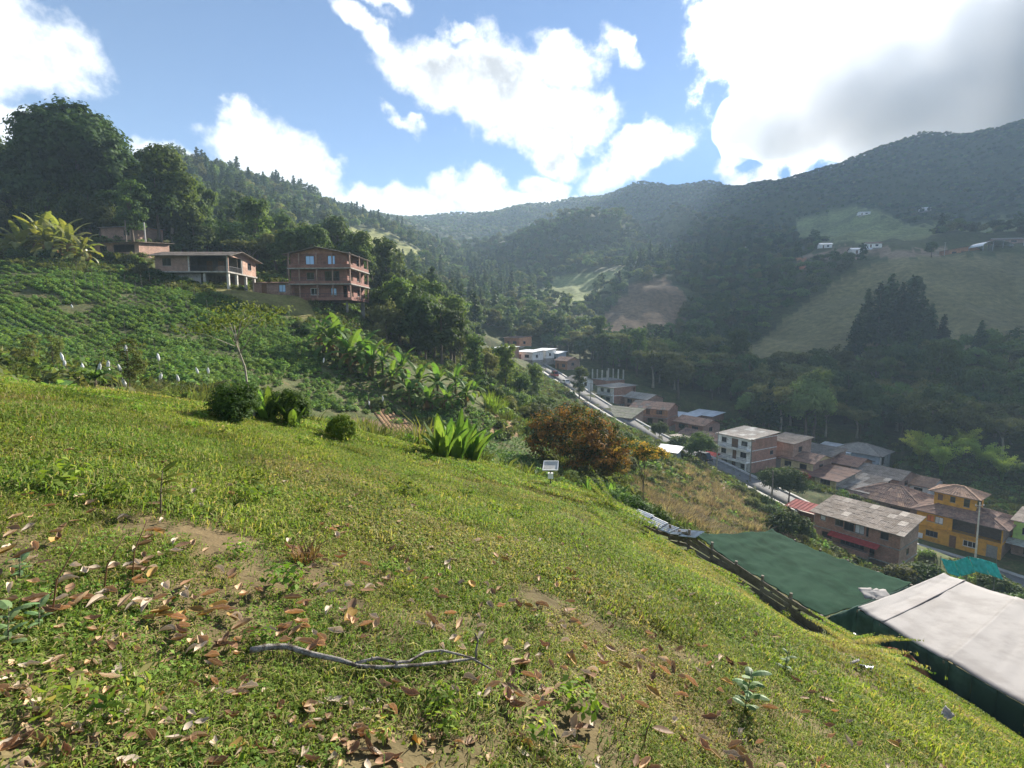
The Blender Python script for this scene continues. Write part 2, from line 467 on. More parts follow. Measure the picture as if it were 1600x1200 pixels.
# ------------------------------------------------------------------ foliage materials
def new_mat(name):
    m = bpy.data.materials.new(name); m.use_nodes = True
    return m, NT(m.node_tree), m.node_tree.nodes['Principled BSDF'], m.node_tree.nodes['Material Output']
def leaf_mat(name, c1, c2, trans=.38, rough=.7, spec=.06, var=.35, c3=None, f3=0.0):
    """c1..c2 by leaf, shifted a little from plant to plant; light passes through the blades"""
    m, g, b, out = new_mat(name)
    t = g.attr('tint')
    col = g.mix(t, c1, c2)
    if c3:
        col = g.mix(g.m('MULTIPLY', g.ss(g.attr('tint2'), 1 - f3 - .08, 1 - f3 + .08), .9), col, c3)
    rnd = g.n('ShaderNodeObjectInfo').outputs['Random']
    col = g.scale(col, g.lin(rnd, 0, 1, 1 - var, 1 + var))
    hs = g.n('ShaderNodeHueSaturation'); g.link(col, hs.inputs['Color'])
    g.link(g.lin(g.m('FRACT', g.m('MULTIPLY', rnd, 7.31)), 0, 1, .475, .52), hs.inputs['Hue'])
    col = hs.outputs[0]
    g.link(col, b.inputs['Base Color']); b.inputs['Roughness'].default_value = rough
    b.inputs['Specular IOR Level'].default_value = spec
    tr = g.n('ShaderNodeBsdfTranslucent'); g.link(g.mix(1.0, col, (1.25, 1.3, .55), 'MULTIPLY'), tr.inputs[0])
    mx = g.n('ShaderNodeMixShader'); mx.inputs[0].default_value = trans
    g.link(b.outputs[0], mx.inputs[1]); g.link(tr.outputs[0], mx.inputs[2]); g.link(mx.outputs[0], out.inputs[0])
    return m
def plain_mat(name, c, rough=.85, noise=6.0, amt=.3, spec=.3, c2=None, metal=0.0, bump=.0, bscale=None, stain=None):
    m, g, b, out = new_mat(name)
    co = g.n('ShaderNodeTexCoord').outputs['Object']
    n = g.noise(co, noise, 6, .62)
    col = g.scale(c, g.lin(n, .3, .7, 1 - amt, 1 + amt))
    if c2: col = g.mix(g.ss(g.noise(co, noise * .37, 5, .6), .46, .62), col, c2)
    if stain: col = g.mix(g.m('MULTIPLY', g.ss(g.noise(co, noise * .9, 7, .7, .6), .52, .66), .75), col, stain)
    rnd = g.n('ShaderNodeObjectInfo').outputs['Random']
    col = g.scale(col, g.lin(rnd, 0, 1, .86, 1.14))
    g.link(col, b.inputs['Base Color']); b.inputs['Roughness'].default_value = rough
    b.inputs['Specular IOR Level'].default_value = spec; b.inputs['Metallic'].default_value = metal
    if bump:
        bp = g.n('ShaderNodeBump'); bp.inputs['Strength'].default_value = bump; bp.inputs['Distance'].default_value = .03
        g.link(g.noise(co, bscale or noise * 4, 5, .6), bp.inputs['Height']); g.link(bp.outputs[0], b.inputs['Normal'])
    return m
M = {}
M['broad'] = leaf_mat('leaf_broad', (.06,.10,.035), (.14,.19,.06), var=.5)
M['broad_olive'] = leaf_mat('leaf_olive', (.085,.10,.042), (.18,.185,.08), var=.45)
M['broad_light'] = leaf_mat('leaf_light', (.05,.10,.022), (.12,.18,.045))
M['pale'] = leaf_mat('leaf_pale', (.16,.24,.08), (.30,.38,.14), .35, var=.05)
M['dark'] = leaf_mat('leaf_dark', (.038,.07,.027), (.095,.14,.05), .3)
M['pine'] = leaf_mat('leaf_pine', (.03,.055,.028), (.07,.105,.045), .25)
M['bamboo'] = leaf_mat('leaf_bamboo', (.26,.35,.06), (.46,.52,.12), .4, var=.12)
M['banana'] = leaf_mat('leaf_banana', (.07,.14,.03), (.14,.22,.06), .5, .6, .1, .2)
M['banana_y'] = leaf_mat('leaf_banana_sun_tint', (.14,.17,.04), (.24,.24,.08), .45, .4, .4, .2)  # yellower tint puts sunlight, with some yellowing, into the leaf colour
M['deadleaf'] = leaf_mat('leaf_withered', (.13,.08,.04), (.25,.17,.08), .2)
M['rust'] = leaf_mat('leaf_rusty', (.05,.075,.022), (.10,.105,.03), .35, c3=(.40,.21,.05), f3=.5)
M['bush'] = leaf_mat('leaf_bush', (.025,.06,.016), (.065,.12,.03), .35, .65, .08)
M['citrus'] = leaf_mat('leaf_citrus', (.03,.075,.012), (.12,.17,.022), .3)
M['scrub'] = leaf_mat('leaf_scrub', (.07,.095,.03), (.14,.15,.055), .35)
M['dry'] = leaf_mat('dry_grass', (.20,.155,.115), (.38,.30,.225), .3, var=.4)
M['reed'] = leaf_mat('leaf_reed', (.11,.17,.03), (.20,.27,.06), .45)
M['bean'] = leaf_mat('leaf_bean', (.08,.15,.045), (.17,.26,.085), .42, .65, .08, .3)
M['cabbage'] = leaf_mat('leaf_cabbage', (.05,.10,.055), (.10,.16,.09), .25)
M['bark'] = plain_mat('bark', (.13,.105,.08), .95, 5, .4, .15, bump=.6)
M['bark_pale'] = plain_mat('bark_pale', (.30,.27,.21), .9, 5, .35, .2, bump=.5)
M['stem'] = plain_mat('banana_stem', (.17,.15,.06), .7, 4, .35, .3, c2=(.16,.09,.05))

# ------------------------------------------------------------------ leaf clouds
def unit(v): return v / np.maximum(np.linalg.norm(v, axis=-1, keepdims=True), 1e-9)
def leaf_quads(C, N, size, asp, g, fold=.15):
    n = len(C); N = unit(N)
    t = unit(np.cross(N, g.normal(size=(n, 3)))); b = np.cross(N, t)
    s = (size * np.ones(n))[:, None]
    V = np.stack([C - t * s * .5, C - b * s * asp * .5 + N * s * fold, C + t * s * .5, C + b * s * asp * .5 + N * s * fold], 1)
    return V.reshape(-1, 3), np.arange(4 * n).reshape(n, 4)
def crown_arrays(ells, nclump, per, leaf, clump, seed, flat=.7, asp=.6, up=.5, inner=.55, low=-.55):
    """ells: list of (cx,cy,cz,rx,ry,rz); leaves gather in clumps through the outer part of the volume"""
    g = np.random.default_rng(seed)
    E = np.array(ells, float); w = (E[:, 3] * E[:, 4] * E[:, 5]) ** .67; w /= w.sum()
    e = E[g.choice(len(E), nclump, p=w)]
    d = unit(g.normal(size=(nclump * 3, 3))); d = d[d[:, 2] > low][:nclump]
    while len(d) < nclump: d = np.concatenate([d, d])[:nclump]
    rad = inner + (1 - inner) * g.random(nclump) ** .6
    c = e[:, :3] + d * e[:, 3:] * rad[:, None]
    cs = clump * g.uniform(.6, 1.3, nclump)
    k = np.repeat(np.arange(nclump), per)
    v = unit(g.normal(size=(len(k), 3)))
    P = c[k] + v * cs[k][:, None] * (g.random(len(k)) ** .45)[:, None] * np.array([1, 1, flat])
    Nn = v + d[k] * .4 + np.array([0, 0, up]) + g.normal(size=(len(k), 3)) * .35
    Vx, Fx = leaf_quads(P, Nn, leaf * g.uniform(.6, 1.3, len(k)), asp, g)
    ct = g.random(nclump)
    tint = np.clip(.55 * ct[k] + .45 * g.random(len(k)), 0, 1); tint2 = np.clip(.7 * g.random(nclump)[k] + .3 * g.random(len(k)), 0, 1)
    return Vx, Fx, tint, tint2, c
def crown_mesh(name, mat, *a, **k):
    Vx, Fx, t, t2, c = crown_arrays(*a, **k)
    return np_mesh(name, Vx, Fx, mat, {'tint': ('FACE', t), 'tint2': ('FACE', t2)}), c
def limb_mesh(name, mat, h, r, targets, seed, fork=.45, lean=(0, 0), n=6, count=7, base=(0, 0)):
    g = random.Random(seed); mb = MB()
    top = Vector((base[0] + lean[0], base[1] + lean[1], h))
    pts = []
    for i in range(6):
        t = i / 5
        pts.append((base[0] + lean[0] * t ** 1.3 + g.uniform(-.03, .03) * h * .5 * (0 < i < 5), base[1] + lean[1] * t ** 1.3 + g.uniform(-.03, .03) * h * .5 * (0 < i < 5), -.25 + (h + .25) * t))
    mb.tube(pts, [r * 1.35 if i == 0 else r * (1 - .72 * i / 5) for i in range(6)], n)
    tg = list(targets); g.shuffle(tg)
    for c in tg[:count]:
        f = g.uniform(fork, .9); i = f * 5; a = Vector(pts[int(i)]).lerp(Vector(pts[min(5, int(i) + 1)]), i % 1)
        c = Vector(c); mid = a.lerp(c, .5) + Vector((0, 0, g.uniform(.0, .12) * h))
        rr = r * (1 - .72 * f) * .7
        mb.tube([a, mid, c], [rr, rr * .65, rr * .25], 5)
    me = bpy.data.meshes.new(name); me.from_pydata(mb.v, [], mb.f); me.update(); me.materials.append(mat)
    for p in me.polygons: p.use_smooth = True
    return me
def tree_proto(kind, seed, H_, W_, mat, nclump, per, leaf, clump, bark='bark', trunk=.3, lean=(0, 0)):
    """returns meshes (trunk, crown) for a tree H_ high and W_ wide"""
    g = random.Random(seed); ells = []
    if kind == 'round':
        ells.append((0, 0, H_ * .66, W_ * .36, W_ * .36, H_ * .3))
        for i in range(6):
            a = i * 1.05 + g.uniform(-.3, .3); q = g.uniform(.18, .3) * W_
            ells.append((math.cos(a) * q, math.sin(a) * q, H_ * g.uniform(.45, .78), W_ * g.uniform(.17, .26), W_ * g.uniform(.17, .26), H_ * g.uniform(.12, .2)))
    elif kind == 'tall':
        for i in range(8):
            z = H_ * (.3 + .62 * i / 7); q = W_ * .2 * math.sin(math.pi * (i + 1) / 9.5)
            a = g.uniform(0, 6.28)
            ells.append((math.cos(a) * q, math.sin(a) * q, z, W_ * g.uniform(.22, .36), W_ * g.uniform(.22, .36), H_ * .11))
    elif kind == 'flat':
        for i in range(9):
            a = i * 2.4; q = W_ * .4 * math.sqrt(i / 9.)
            ells.append((math.cos(a) * q, math.sin(a) * q, H_ * g.uniform(.72, .92), W_ * g.uniform(.15, .22), W_ * g.uniform(.15, .22), H_ * g.uniform(.06, .1)))
    elif kind == 'sparse':
        for i in range(7):
            a = i * 2.4; q = W_ * .36 * math.sqrt(i / 7.)
            ells.append((math.cos(a) * q + lean[0] * .9, math.sin(a) * q + lean[1] * .9, H_ * g.uniform(.7, .97), W_ * .14, W_ * .14, H_ * .06))
    cm_, c = crown_mesh('crown', mat, ells, nclump, per, leaf, clump, seed, **({'flat': .45} if kind in ('flat', 'sparse') else {}))
    tm_ = limb_mesh('trunk', M[bark], H_ * (.8 if kind != 'flat' else .72), trunk, c, seed, lean=lean, fork=.72 if kind == 'sparse' else .45, count=9 if kind in ('flat', 'sparse') else 7)
    return tm_, cm_
def conifer_proto(seed, H_, W_, mat, leaf=.5, dens=1.0):
    g = np.random.default_rng(seed); P = []; Nn = []; tt = []
    lv = int(22 * dens)
    for i in range(lv):
        f = (i + .5) / lv; z = H_ * (.12 + .87 * f); r = W_ * .5 * (1 - f) ** .75 * g.uniform(.75, 1.15) + .15
        nb = max(4, int(11 * (1 - f) + 4))
        for j in range(nb):
            a = g.uniform(0, 6.28); rr = r * g.uniform(.7, 1.15); ct = g.random()
            k = max(3, int(7 * rr / (W_ * .5) + 3))
            s = (np.arange(k) + 1) / k
            q = np.stack([np.cos(a) * rr * s, np.sin(a) * rr * s, z - .22 * rr * s ** 1.5 + .1 * rr], -1) + g.normal(size=(k, 3)) * .16 * leaf * 2
            P.append(q); Nn.append(np.tile([0, 0, 1.], (k, 1)) + g.normal(size=(k, 3)) * .55); tt.append(np.clip(.3 * ct + .4 * s + .3 * g.random(k), 0, 1))
    P = np.concatenate(P); Nn = np.concatenate(Nn); tt = np.concatenate(tt)
    Vx, Fx = leaf_quads(P, Nn, leaf * 1.7 * g.uniform(.7, 1.3, len(P)), .55, g, -.12)
    cm_ = np_mesh('crown', Vx, Fx, mat, {'tint': ('FACE', tt), 'tint2': ('FACE', tt)})
    mb = MB().tube([(0, 0, -.3), (0, 0, H_ * .5), (.05, 0, H_ * .97)], [.02 * H_, .012 * H_, .03], 6)
    me = bpy.data.meshes.new('trunk'); me.from_pydata(mb.v, [], mb.f); me.update(); me.materials.append(M['bark'])
    return me, cm_
def plant_tree(name, proto, loc, label, cat, group=None, s=1.0, rz=None, sz=None):
    e = empty(name, loc, random.uniform(0, 6.28) if rz is None else rz, s)
    if sz: e.scale = (s, s, s * sz)
    new_mesh_obj('trunk', proto[0], None, e); new_mesh_obj('crown', proto[1], None, e)
    return tag(e, label, cat, group)

# ------------------------------------------------------------------ scattering through geometry nodes (only for what nobody could count)
def scatter(name, pts, rot, scl, idx, protos, label, cat=None):
    me = bpy.data.meshes.new(name); me.vertices.add(len(pts)); me.vertices.foreach_set('co', np.ascontiguousarray(pts, np.float32).ravel())
    a = me.attributes.new('rot', 'FLOAT_VECTOR', 'POINT'); a.data.foreach_set('vector', np.ascontiguousarray(rot, np.float32).ravel())
    a = me.attributes.new('scl', 'FLOAT_VECTOR', 'POINT')
    scl = np.asarray(scl, np.float32); scl = np.repeat(scl[:, None], 3, 1) if scl.ndim == 1 else scl
    a.data.foreach_set('vector', np.ascontiguousarray(scl).ravel())
    a = me.attributes.new('idx', 'INT', 'POINT'); a.data.foreach_set('value', np.ascontiguousarray(idx, np.int32))
    o = new_mesh_obj(name, me)
    c = bpy.data.collections.new(name + ' kinds')
    for i, p in enumerate(protos):
        po = bpy.data.objects.new('%s_kind_%02d' % (name, i), p); c.objects.link(po)
    ng = bpy.data.node_groups.new(name, 'GeometryNodeTree')
    ng.interface.new_socket('Geometry', in_out='INPUT', socket_type='NodeSocketGeometry')
    ng.interface.new_socket('Geometry', in_out='OUTPUT', socket_type='NodeSocketGeometry')
    N = ng.nodes.new; L = ng.links.new
    gi, go = N('NodeGroupInput'), N('NodeGroupOutput')
    ci = N('GeometryNodeCollectionInfo'); ci.inputs['Collection'].default_value = c
    ci.inputs['Separate Children'].default_value = True; ci.inputs['Reset Children'].default_value = True
    ip = N('GeometryNodeInstanceOnPoints'); ip.inputs['Pick Instance'].default_value = True
    def na(nm, ty):
        q = N('GeometryNodeInputNamedAttribute'); q.data_type = ty; q.inputs[0].default_value = nm; return q.outputs[0]
    L(gi.outputs[0], ip.inputs['Points']); L(ci.outputs[0], ip.inputs['Instance'])
    L(na('idx', 'INT'), ip.inputs['Instance Index']); L(na('scl', 'FLOAT_VECTOR'), ip.inputs['Scale'])
    er = N('FunctionNodeEulerToRotation'); L(na('rot', 'FLOAT_VECTOR'), er.inputs[0]); L(er.outputs[0], ip.inputs['Rotation'])
    L(ip.outputs[0], go.inputs[0])
    md = o.modifiers.new('scatter', 'NODES'); md.node_group = ng
    o['kind'] = 'stuff'; o['label'] = label
    if cat: o['category'] = cat
    return o
def normals_at(x, y, e=.25):
    zx = (H(x + e, y) - H(x - e, y)) / (2 * e); zy = (H(x, y + e) - H(x, y - e)) / (2 * e)
    return unit(np.stack([-zx, -zy, np.ones_like(zx)], -1))
def tilt_rot(nrm, yaw):
    """euler angles that stand a plant on a slope and turn it by yaw"""
    rx = np.arcsin(np.clip(-nrm[:, 1], -1, 1)); ry = np.arctan2(nrm[:, 0], nrm[:, 2])
    out = np.empty((len(nrm), 3))
    for i in range(len(nrm)):
        out[i] = (Euler((rx[i], ry[i], 0), 'XYZ').to_matrix() @ Euler((0, 0, yaw[i])).to_matrix()).to_euler()
    return out


# ------------------------------------------------------------------ building materials
def brick_mat(name, c1, c2, mortar, rowh=.19, bw=.38, stain=.5):
    m, g, b, out = new_mat(name)
    geo = g.n('ShaderNodeTexCoord'); co, nn = geo.outputs['Object'], geo.outputs['Normal']
    tg = g.vm('NORMALIZE', g.vm('CROSS_PRODUCT', (0.0, 0.0, 1.0), nn))
    u = g.vm('DOT_PRODUCT', co, tg)
    sp = g.n('ShaderNodeSeparateXYZ'); g.link(co, sp.inputs[0])
    cb_ = g.n('ShaderNodeCombineXYZ'); g.link(u, cb_.inputs[0]); g.link(sp.outputs[2], cb_.inputs[1])
    bt = g.n('ShaderNodeTexBrick'); g.link(cb_.outputs[0], bt.inputs['Vector'])
    for k, v in (('Color1', c1), ('Color2', c2), ('Mortar', mortar)): bt.inputs[k].default_value = (*v, 1)
    bt.inputs['Scale'].default_value = 1.0; bt.inputs['Brick Width'].default_value = bw; bt.inputs['Row Height'].default_value = rowh
    bt.inputs['Mortar Size'].default_value = .014; bt.inputs['Bias'].default_value = -.1
    n = g.noise(co, .8, 6, .65); n2 = g.noise(co, 3.5, 6, .65)
    col = g.scale(bt.outputs[0], g.m('MULTIPLY', g.lin(n, .3, .7, .72, 1.25), g.lin(n2, .3, .7, .8, 1.2)))
    col = g.mix(g.m('MULTIPLY', g.ss(g.noise(co, 1.3, 6, .7, .5), .52, .68), stain), col, (.16, .14, .12))
    g.link(col, b.inputs['Base Color']); b.inputs['Roughness'].default_value = .9; b.inputs['Specular IOR Level'].default_value = .2
    bp = g.n('ShaderNodeBump'); bp.inputs['Strength'].default_value = .5; bp.inputs['Distance'].default_value = .02
    g.link(bt.outputs['Fac'], bp.inputs['Height']); bp.invert = True; g.link(bp.outputs[0], b.inputs['Normal'])
    return m
M['brick'] = brick_mat('brick_red', (.42,.205,.14), (.33,.16,.115), (.36,.30,.25))
M['brick_dark'] = brick_mat('brick_dark', (.28,.13,.10), (.22,.105,.085), (.25,.20,.17))
M['stall_red'] = plain_mat('faded_red_sheet', (.30,.10,.09), .9, 2.5, .3, .05, c2=(.24,.09,.085))
M['brick_orange'] = brick_mat('brick_orange', (.50,.235,.12), (.41,.19,.10), (.36,.27,.20))
M['brick_dull'] = brick_mat('brick_dull', (.35,.215,.165), (.28,.175,.14), (.32,.27,.23))
M['brick_pale'] = brick_mat('brick_pale', (.46,.29,.215), (.37,.225,.17), (.38,.31,.26))
M['concrete'] = plain_mat('concrete', (.33,.31,.28), .92, 2.2, .3, .2, stain=(.15,.14,.12), bump=.3)
M['concrete_pale'] = plain_mat('concrete_pale', (.48,.46,.42), .9, 2.2, .25, .2, stain=(.25,.23,.2))
M['white_wall'] = plain_mat('white_plaster', (.78,.77,.74), .85, 1.6, .15, .2, stain=(.38,.35,.31))
M['cream_wall'] = plain_mat('cream_plaster', (.62,.52,.28), .85, 1.6, .2, .2, stain=(.35,.3,.2))
M['yellow_wall'] = plain_mat('ochre_plaster', (.60,.31,.035), .8, 1.4, .2, .25, stain=(.36,.2,.05))
M['teal_wall'] = plain_mat('pale_green_plaster', (.30,.42,.36), .85, 1.6, .2, .2, stain=(.2,.25,.22))
M['lime_wall'] = plain_mat('lime_green_plaster', (.36,.52,.14), .85, 1.6, .18, .2, stain=(.25,.35,.12))
M['blue_wall'] = plain_mat('blue_grey_plaster', (.33,.37,.42), .85, 1.6, .2, .2)
M['dark_in'] = plain_mat('shaded_room_plaster', (.10,.085,.07), .95, 2, .3, .1)  # dark tone puts the shade of the rooms into the wall colour
M['fibre'] = plain_mat('fibre_cement_sheet', (.22,.19,.165), 1.0, 3.0, .35, .04, c2=(.17,.14,.115), stain=(.32,.28,.24))
M['fibre_dark'] = plain_mat('fibre_cement_dark', (.12,.105,.095), 1.0, 3.0, .35, .03)
M['fibre_pale'] = plain_mat('fibre_cement_pale', (.36,.32,.28), 1.0, 3.0, .3, .04, stain=(.22,.19,.16))
M['fibre_moss'] = plain_mat('fibre_cement_mossy', (.20,.19,.15), .92, 2.0, .35, .2, c2=(.15,.16,.10))
M['clay'] = plain_mat('clay_tile', (.28,.17,.125), .9, 2.5, .4, .2, c2=(.16,.105,.085), stain=(.36,.26,.19))
M['clay_pale'] = plain_mat('clay_tile_pale', (.42,.26,.17), .9, 3.5, .35, .2, c2=(.32,.2,.14))
M['rusty'] = plain_mat('rusty_sheet', (.22,.12,.085), .85, 1.8, .35, .25, c2=(.15,.085,.07))
M['zinc'] = plain_mat('zinc_sheet', (.50,.52,.54), .45, 2.2, .25, .5, metal=.35, stain=(.3,.27,.24))
M['white_sheet'] = plain_mat('white_painted_sheet', (.75,.76,.78), .5, 1.5, .12, .4)
M['red_sheet'] = plain_mat('red_painted_sheet', (.38,.06,.055), .9, 2.5, .25, .08)
M['wood'] = plain_mat('weathered_wood', (.17,.145,.12), .95, 7, .4, .15, c2=(.24,.21,.18), bump=.5)
M['wood_brown'] = plain_mat('brown_wood', (.16,.085,.045), .7, 6, .35, .3)
M['frame_white'] = plain_mat('white_frame', (.7,.7,.7), .5, 4, .1, .4)
M['frame_dark'] = plain_mat('dark_metal_frame', (.05,.05,.055), .5, 4, .2, .4)
M['steel'] = plain_mat('grey_steel', (.30,.31,.32), .5, 4, .2, .4, metal=.5)
M['curtain'] = plain_mat('pale_curtain', (.62,.63,.66), .9, 2, .15, .1)
M['orange_panel'] = plain_mat('orange_panel', (.6,.16,.03), .7, 2, .15, .2)
def glass_mat(name, c, rough, spec, metal=0.0):
    m, g, b, out = new_mat(name); b.inputs['Base Color'].default_value = (*c, 1); b.inputs['Roughness'].default_value = rough
    b.inputs['Specular IOR Level'].default_value = spec; b.inputs['Metallic'].default_value = metal
    co = g.n('ShaderNodeTexCoord').outputs['Object']
    bp = g.n('ShaderNodeBump'); bp.inputs['Strength'].default_value = .04; g.link(g.noise(co, 1.5, 2, .5), bp.inputs['Height']); g.link(bp.outputs[0], b.inputs['Normal'])
    return m
M['glass'] = glass_mat('window_glass', (.018,.02,.024), .08, .6)
M['sky_tint_glass'] = glass_mat('sky_tinted_glass', (.42,.62,.92), .25, .5, .25)  # blue base colour stands in for sky reflected in the panes

# ------------------------------------------------------------------ house builder
def wall_panel(mb, p0, ang, L, z0, z1, holes, th):
    """upright wall from p0 running along ang (outside on its right), cut by holes (u0,u1,v0,v1)"""
    us = sorted({0, L, *[h[0] for h in holes], *[h[1] for h in holes]}); vs = sorted({z0, z1, *[h[2] for h in holes], *[h[3] for h in holes]})
    c, s = math.cos(ang), math.sin(ang)
    for i in range(len(us) - 1):
        run = None
        for j in range(len(vs) - 1):
            um, vm = (us[i] + us[i+1]) / 2, (vs[j] + vs[j+1]) / 2
            inside = any(h[0] < um < h[1] and h[2] < vm < h[3] for h in holes)
            if not inside:
                if run is None: run = [vs[j], vs[j+1]]
                else: run[1] = vs[j+1]
            if (inside or j == len(vs) - 2) and run is not None:
                b = len(mb.v); q = []
                for z in run:
                    for (u, t) in ((us[i], 0), (us[i+1], 0), (us[i+1], th), (us[i], th)):
                        q.append((p0[0] + c * u - s * t, p0[1] + s * u + c * t, z))
                mb.add(q, [(0,3,2,1),(4,5,6,7),(0,1,5,4),(1,2,6,5),(2,3,7,6),(3,0,4,7)]); run = None
class House:
    def __init__(self, name, label, px, py, Y, rot, W, D, group=None, cat='house', drop=2.5, pad=-.06):
        a = R(rot); P = at(px, py, Y)                       # near corner of the front wall
        self.W, self.D = W, D
        loc = (P[0] - math.cos(a) * W / 2, P[1] - math.sin(a) * W / 2, P[2])
        self.e = empty(name, loc, a); tag(self.e, label, cat, group); self.drop = drop
        if pad is not None: PADS.append((loc[0] - math.sin(a) * D / 2, loc[1] + math.cos(a) * D / 2, a, W / 2, D / 2, loc[2] + pad, 5.0 if Y < 130 else 8.0))
    def side(self, s):
        W, D = self.W, self.D
        return {'front': ((-W/2, 0), 0.0, W), 'right': ((W/2, 0), math.pi/2, D), 'back': ((W/2, D), math.pi, W), 'left': ((-W/2, D), -math.pi/2, D)}[s]
    def to(self, s, u, t):
        p0, a, L = self.side(s); return (p0[0] + math.cos(a) * u - math.sin(a) * t, p0[1] + math.sin(a) * u + math.cos(a) * t)
    def foundation(self, mat='concrete'):
        MB().box(-self.W/2 + .06, self.W/2 - .06, .06, self.D - .06, -self.drop, .0).build('foundation', M[mat], self.e)
    def storey(self, z0, z1, mats, holes=None, th=.18):
        """mats: dict side -> material; holes: dict side -> [(u0,u1,v0,v1,type)] in fractions of the wall length and metres above z0"""
        holes = holes or {}
        for s, mt in mats.items():
            p0, a, L = self.side(s); hs = []
            if s in ('right', 'left'):                       # butt between front and back walls
                p0 = self.to(s, th, 0); L2 = L - 2 * th
            else: L2 = L
            off = th if s in ('right', 'left') else 0
            for h in holes.get(s, []):
                hs.append((h[0] * L - off, h[1] * L - off, z0 + h[2], z0 + h[3], h[4]))
            mb = MB(); wall_panel(mb, p0, a, L2, z0, z1, [h[:4] for h in hs], th)
            mb.build('wall', M[mt], self.e)
            for h in hs: self.opening(p0, a, h, th)
    def opening(self, p0, a, h, th):
        u0, u1, v0, v1, ty = h
        c, s = math.cos(a), math.sin(a)
        def P(u, t, z): return (p0[0] + c * u - s * t, p0[1] + s * u + c * t, z)
        def bx(mb, ua, ub, ta, tb, za, zb):
            q = [P(u, t, z) for z in (za, zb) for (u, t) in ((ua, ta), (ub, ta), (ub, tb), (ua, tb))]
            mb.add(q, [(0,3,2,1),(4,5,6,7),(0,1,5,4),(1,2,6,5),(2,3,7,6),(3,0,4,7)]); return mb
        if ty == 'open': return
        fw = .06; fm = {'win': 'frame_dark', 'mirror': 'frame_dark', 'white': 'frame_white', 'curtain': 'frame_dark', 'door': 'wood_brown', 'steel': 'steel', 'orange': 'wood_brown', 'wood': 'wood_brown'}[ty]
        pm = {'win': 'glass', 'mirror': 'sky_tint_glass', 'white': 'glass', 'curtain': 'curtain', 'door': 'wood_brown', 'steel': 'steel', 'orange': 'orange_panel', 'wood': 'wood_brown'}[ty]
        mb = MB(); ta, tb = .05, .11
        bx(mb, u0 + .003, u0 + fw, ta, tb, v0 + .003, v1 - .003); bx(mb, u1 - fw, u1 - .003, ta, tb, v0 + .003, v1 - .003)
        bx(mb, u0 + fw, u1 - fw, ta, tb, v1 - fw, v1 - .003)
        if ty not in ('door', 'steel'):
            bx(mb, u0 + fw, u1 - fw, ta, tb, v0 + .003, v0 + fw)
            n = max(1, round((u1 - u0) / .65))
            for i in range(1, n):
                uu = u0 + (u1 - u0) * i / n; bx(mb, uu - .022, uu + .022, ta, tb, v0 + fw, v1 - fw)
        w = mb.build('door' if ty in ('door', 'steel') else 'window', M[fm], self.e)
        n = 1 if ty in ('door', 'steel') else max(1, round((u1 - u0) / .65))
        for i in range(n):
            ua = u0 + fw + (u1 - u0 - 2 * fw) * i / n; ub = u0 + fw + (u1 - u0 - 2 * fw) * (i + 1) / n
            q = MB(); bx(q, ua + .025 * (i > 0), ub - .025 * (i < n - 1), .07, .09, v0 + (fw if ty not in ('door', 'steel') else .02), v1 - fw)
            q.build('leaf_panel' if ty in ('door', 'steel') else 'pane', M[pm], w)
        if ty in ('win', 'white', 'curtain', 'mirror', 'orange'):
            bx(MB(), u0 - .06, u1 + .06, -.05, .045, v0 - .07, v0 - .004).build('sill', M['concrete'], w)
    def slab(self, z, t=.14, out=.05, mat='concrete', front=0.0, right=0.0):
        MB().box(-self.W/2 - out, self.W/2 + out + right, -out - front, self.D + out, z - t, z).build('floor_slab', M[mat], self.e)
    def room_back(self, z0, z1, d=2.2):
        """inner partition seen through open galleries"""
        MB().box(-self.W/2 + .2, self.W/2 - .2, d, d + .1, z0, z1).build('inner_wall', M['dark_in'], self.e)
    def columns(self, pts, z0, z1, w=.24, mat='concrete'):
        for (x, y) in pts: MB().box(x - w/2, x + w/2, y - w/2, y + w/2, z0, z1).build('column', M[mat], self.e)
    def rail(self, p, q, z, h=.9, mat='frame_dark', step=.16):
        p, q = Vector((*p, z)), Vector((*q, z)); d = q - p; L = d.length; mb = MB()
        mb.beam(p + Vector((0, 0, h)), q + Vector((0, 0, h)), .05, .05); mb.beam(p + Vector((0, 0, .08)), q + Vector((0, 0, .08)), .04, .04)
        n = max(2, int(L / step))
        for i in range(n + 1):
            t = p + d * (i / n); mb.beam(t + Vector((0, 0, .08)), t + Vector((0, 0, h)), .022, .022)
        mb.build('railing', M[mat], self.e)
    def parapet(self, p, q, z, h, mat, t=.12):
        p, q = Vector((*p, z + h/2)), Vector((*q, z + h/2)); MB().beam(p, q, t, h).build('parapet', M[mat], self.e)
    # ---- roofs
    def sheets(self, roof, a, b, c, d, mat, sw=1.0, sl=1.8, rib=.0, ribp=.25, patch=None, seed=0):
        """cover the slope a-b (eave) d-c (ridge) with separate overlapping sheets"""
        a, b, c, d = Vector(a), Vector(b), Vector(c), Vector(d); rr = random.Random(seed)
        nu = max(1, round((b - a).length / sw)); nv = max(1, round(((d - a).length + (c - b).length) / 2 / sl))
        nrm = (b - a).cross(d - a)
        if nrm.length < 1e-6: nrm = (b - a).cross(c - a)
        nrm.normalize()
        def S(u, v): return (a.lerp(b, u)).lerp(d.lerp(c, u), v)
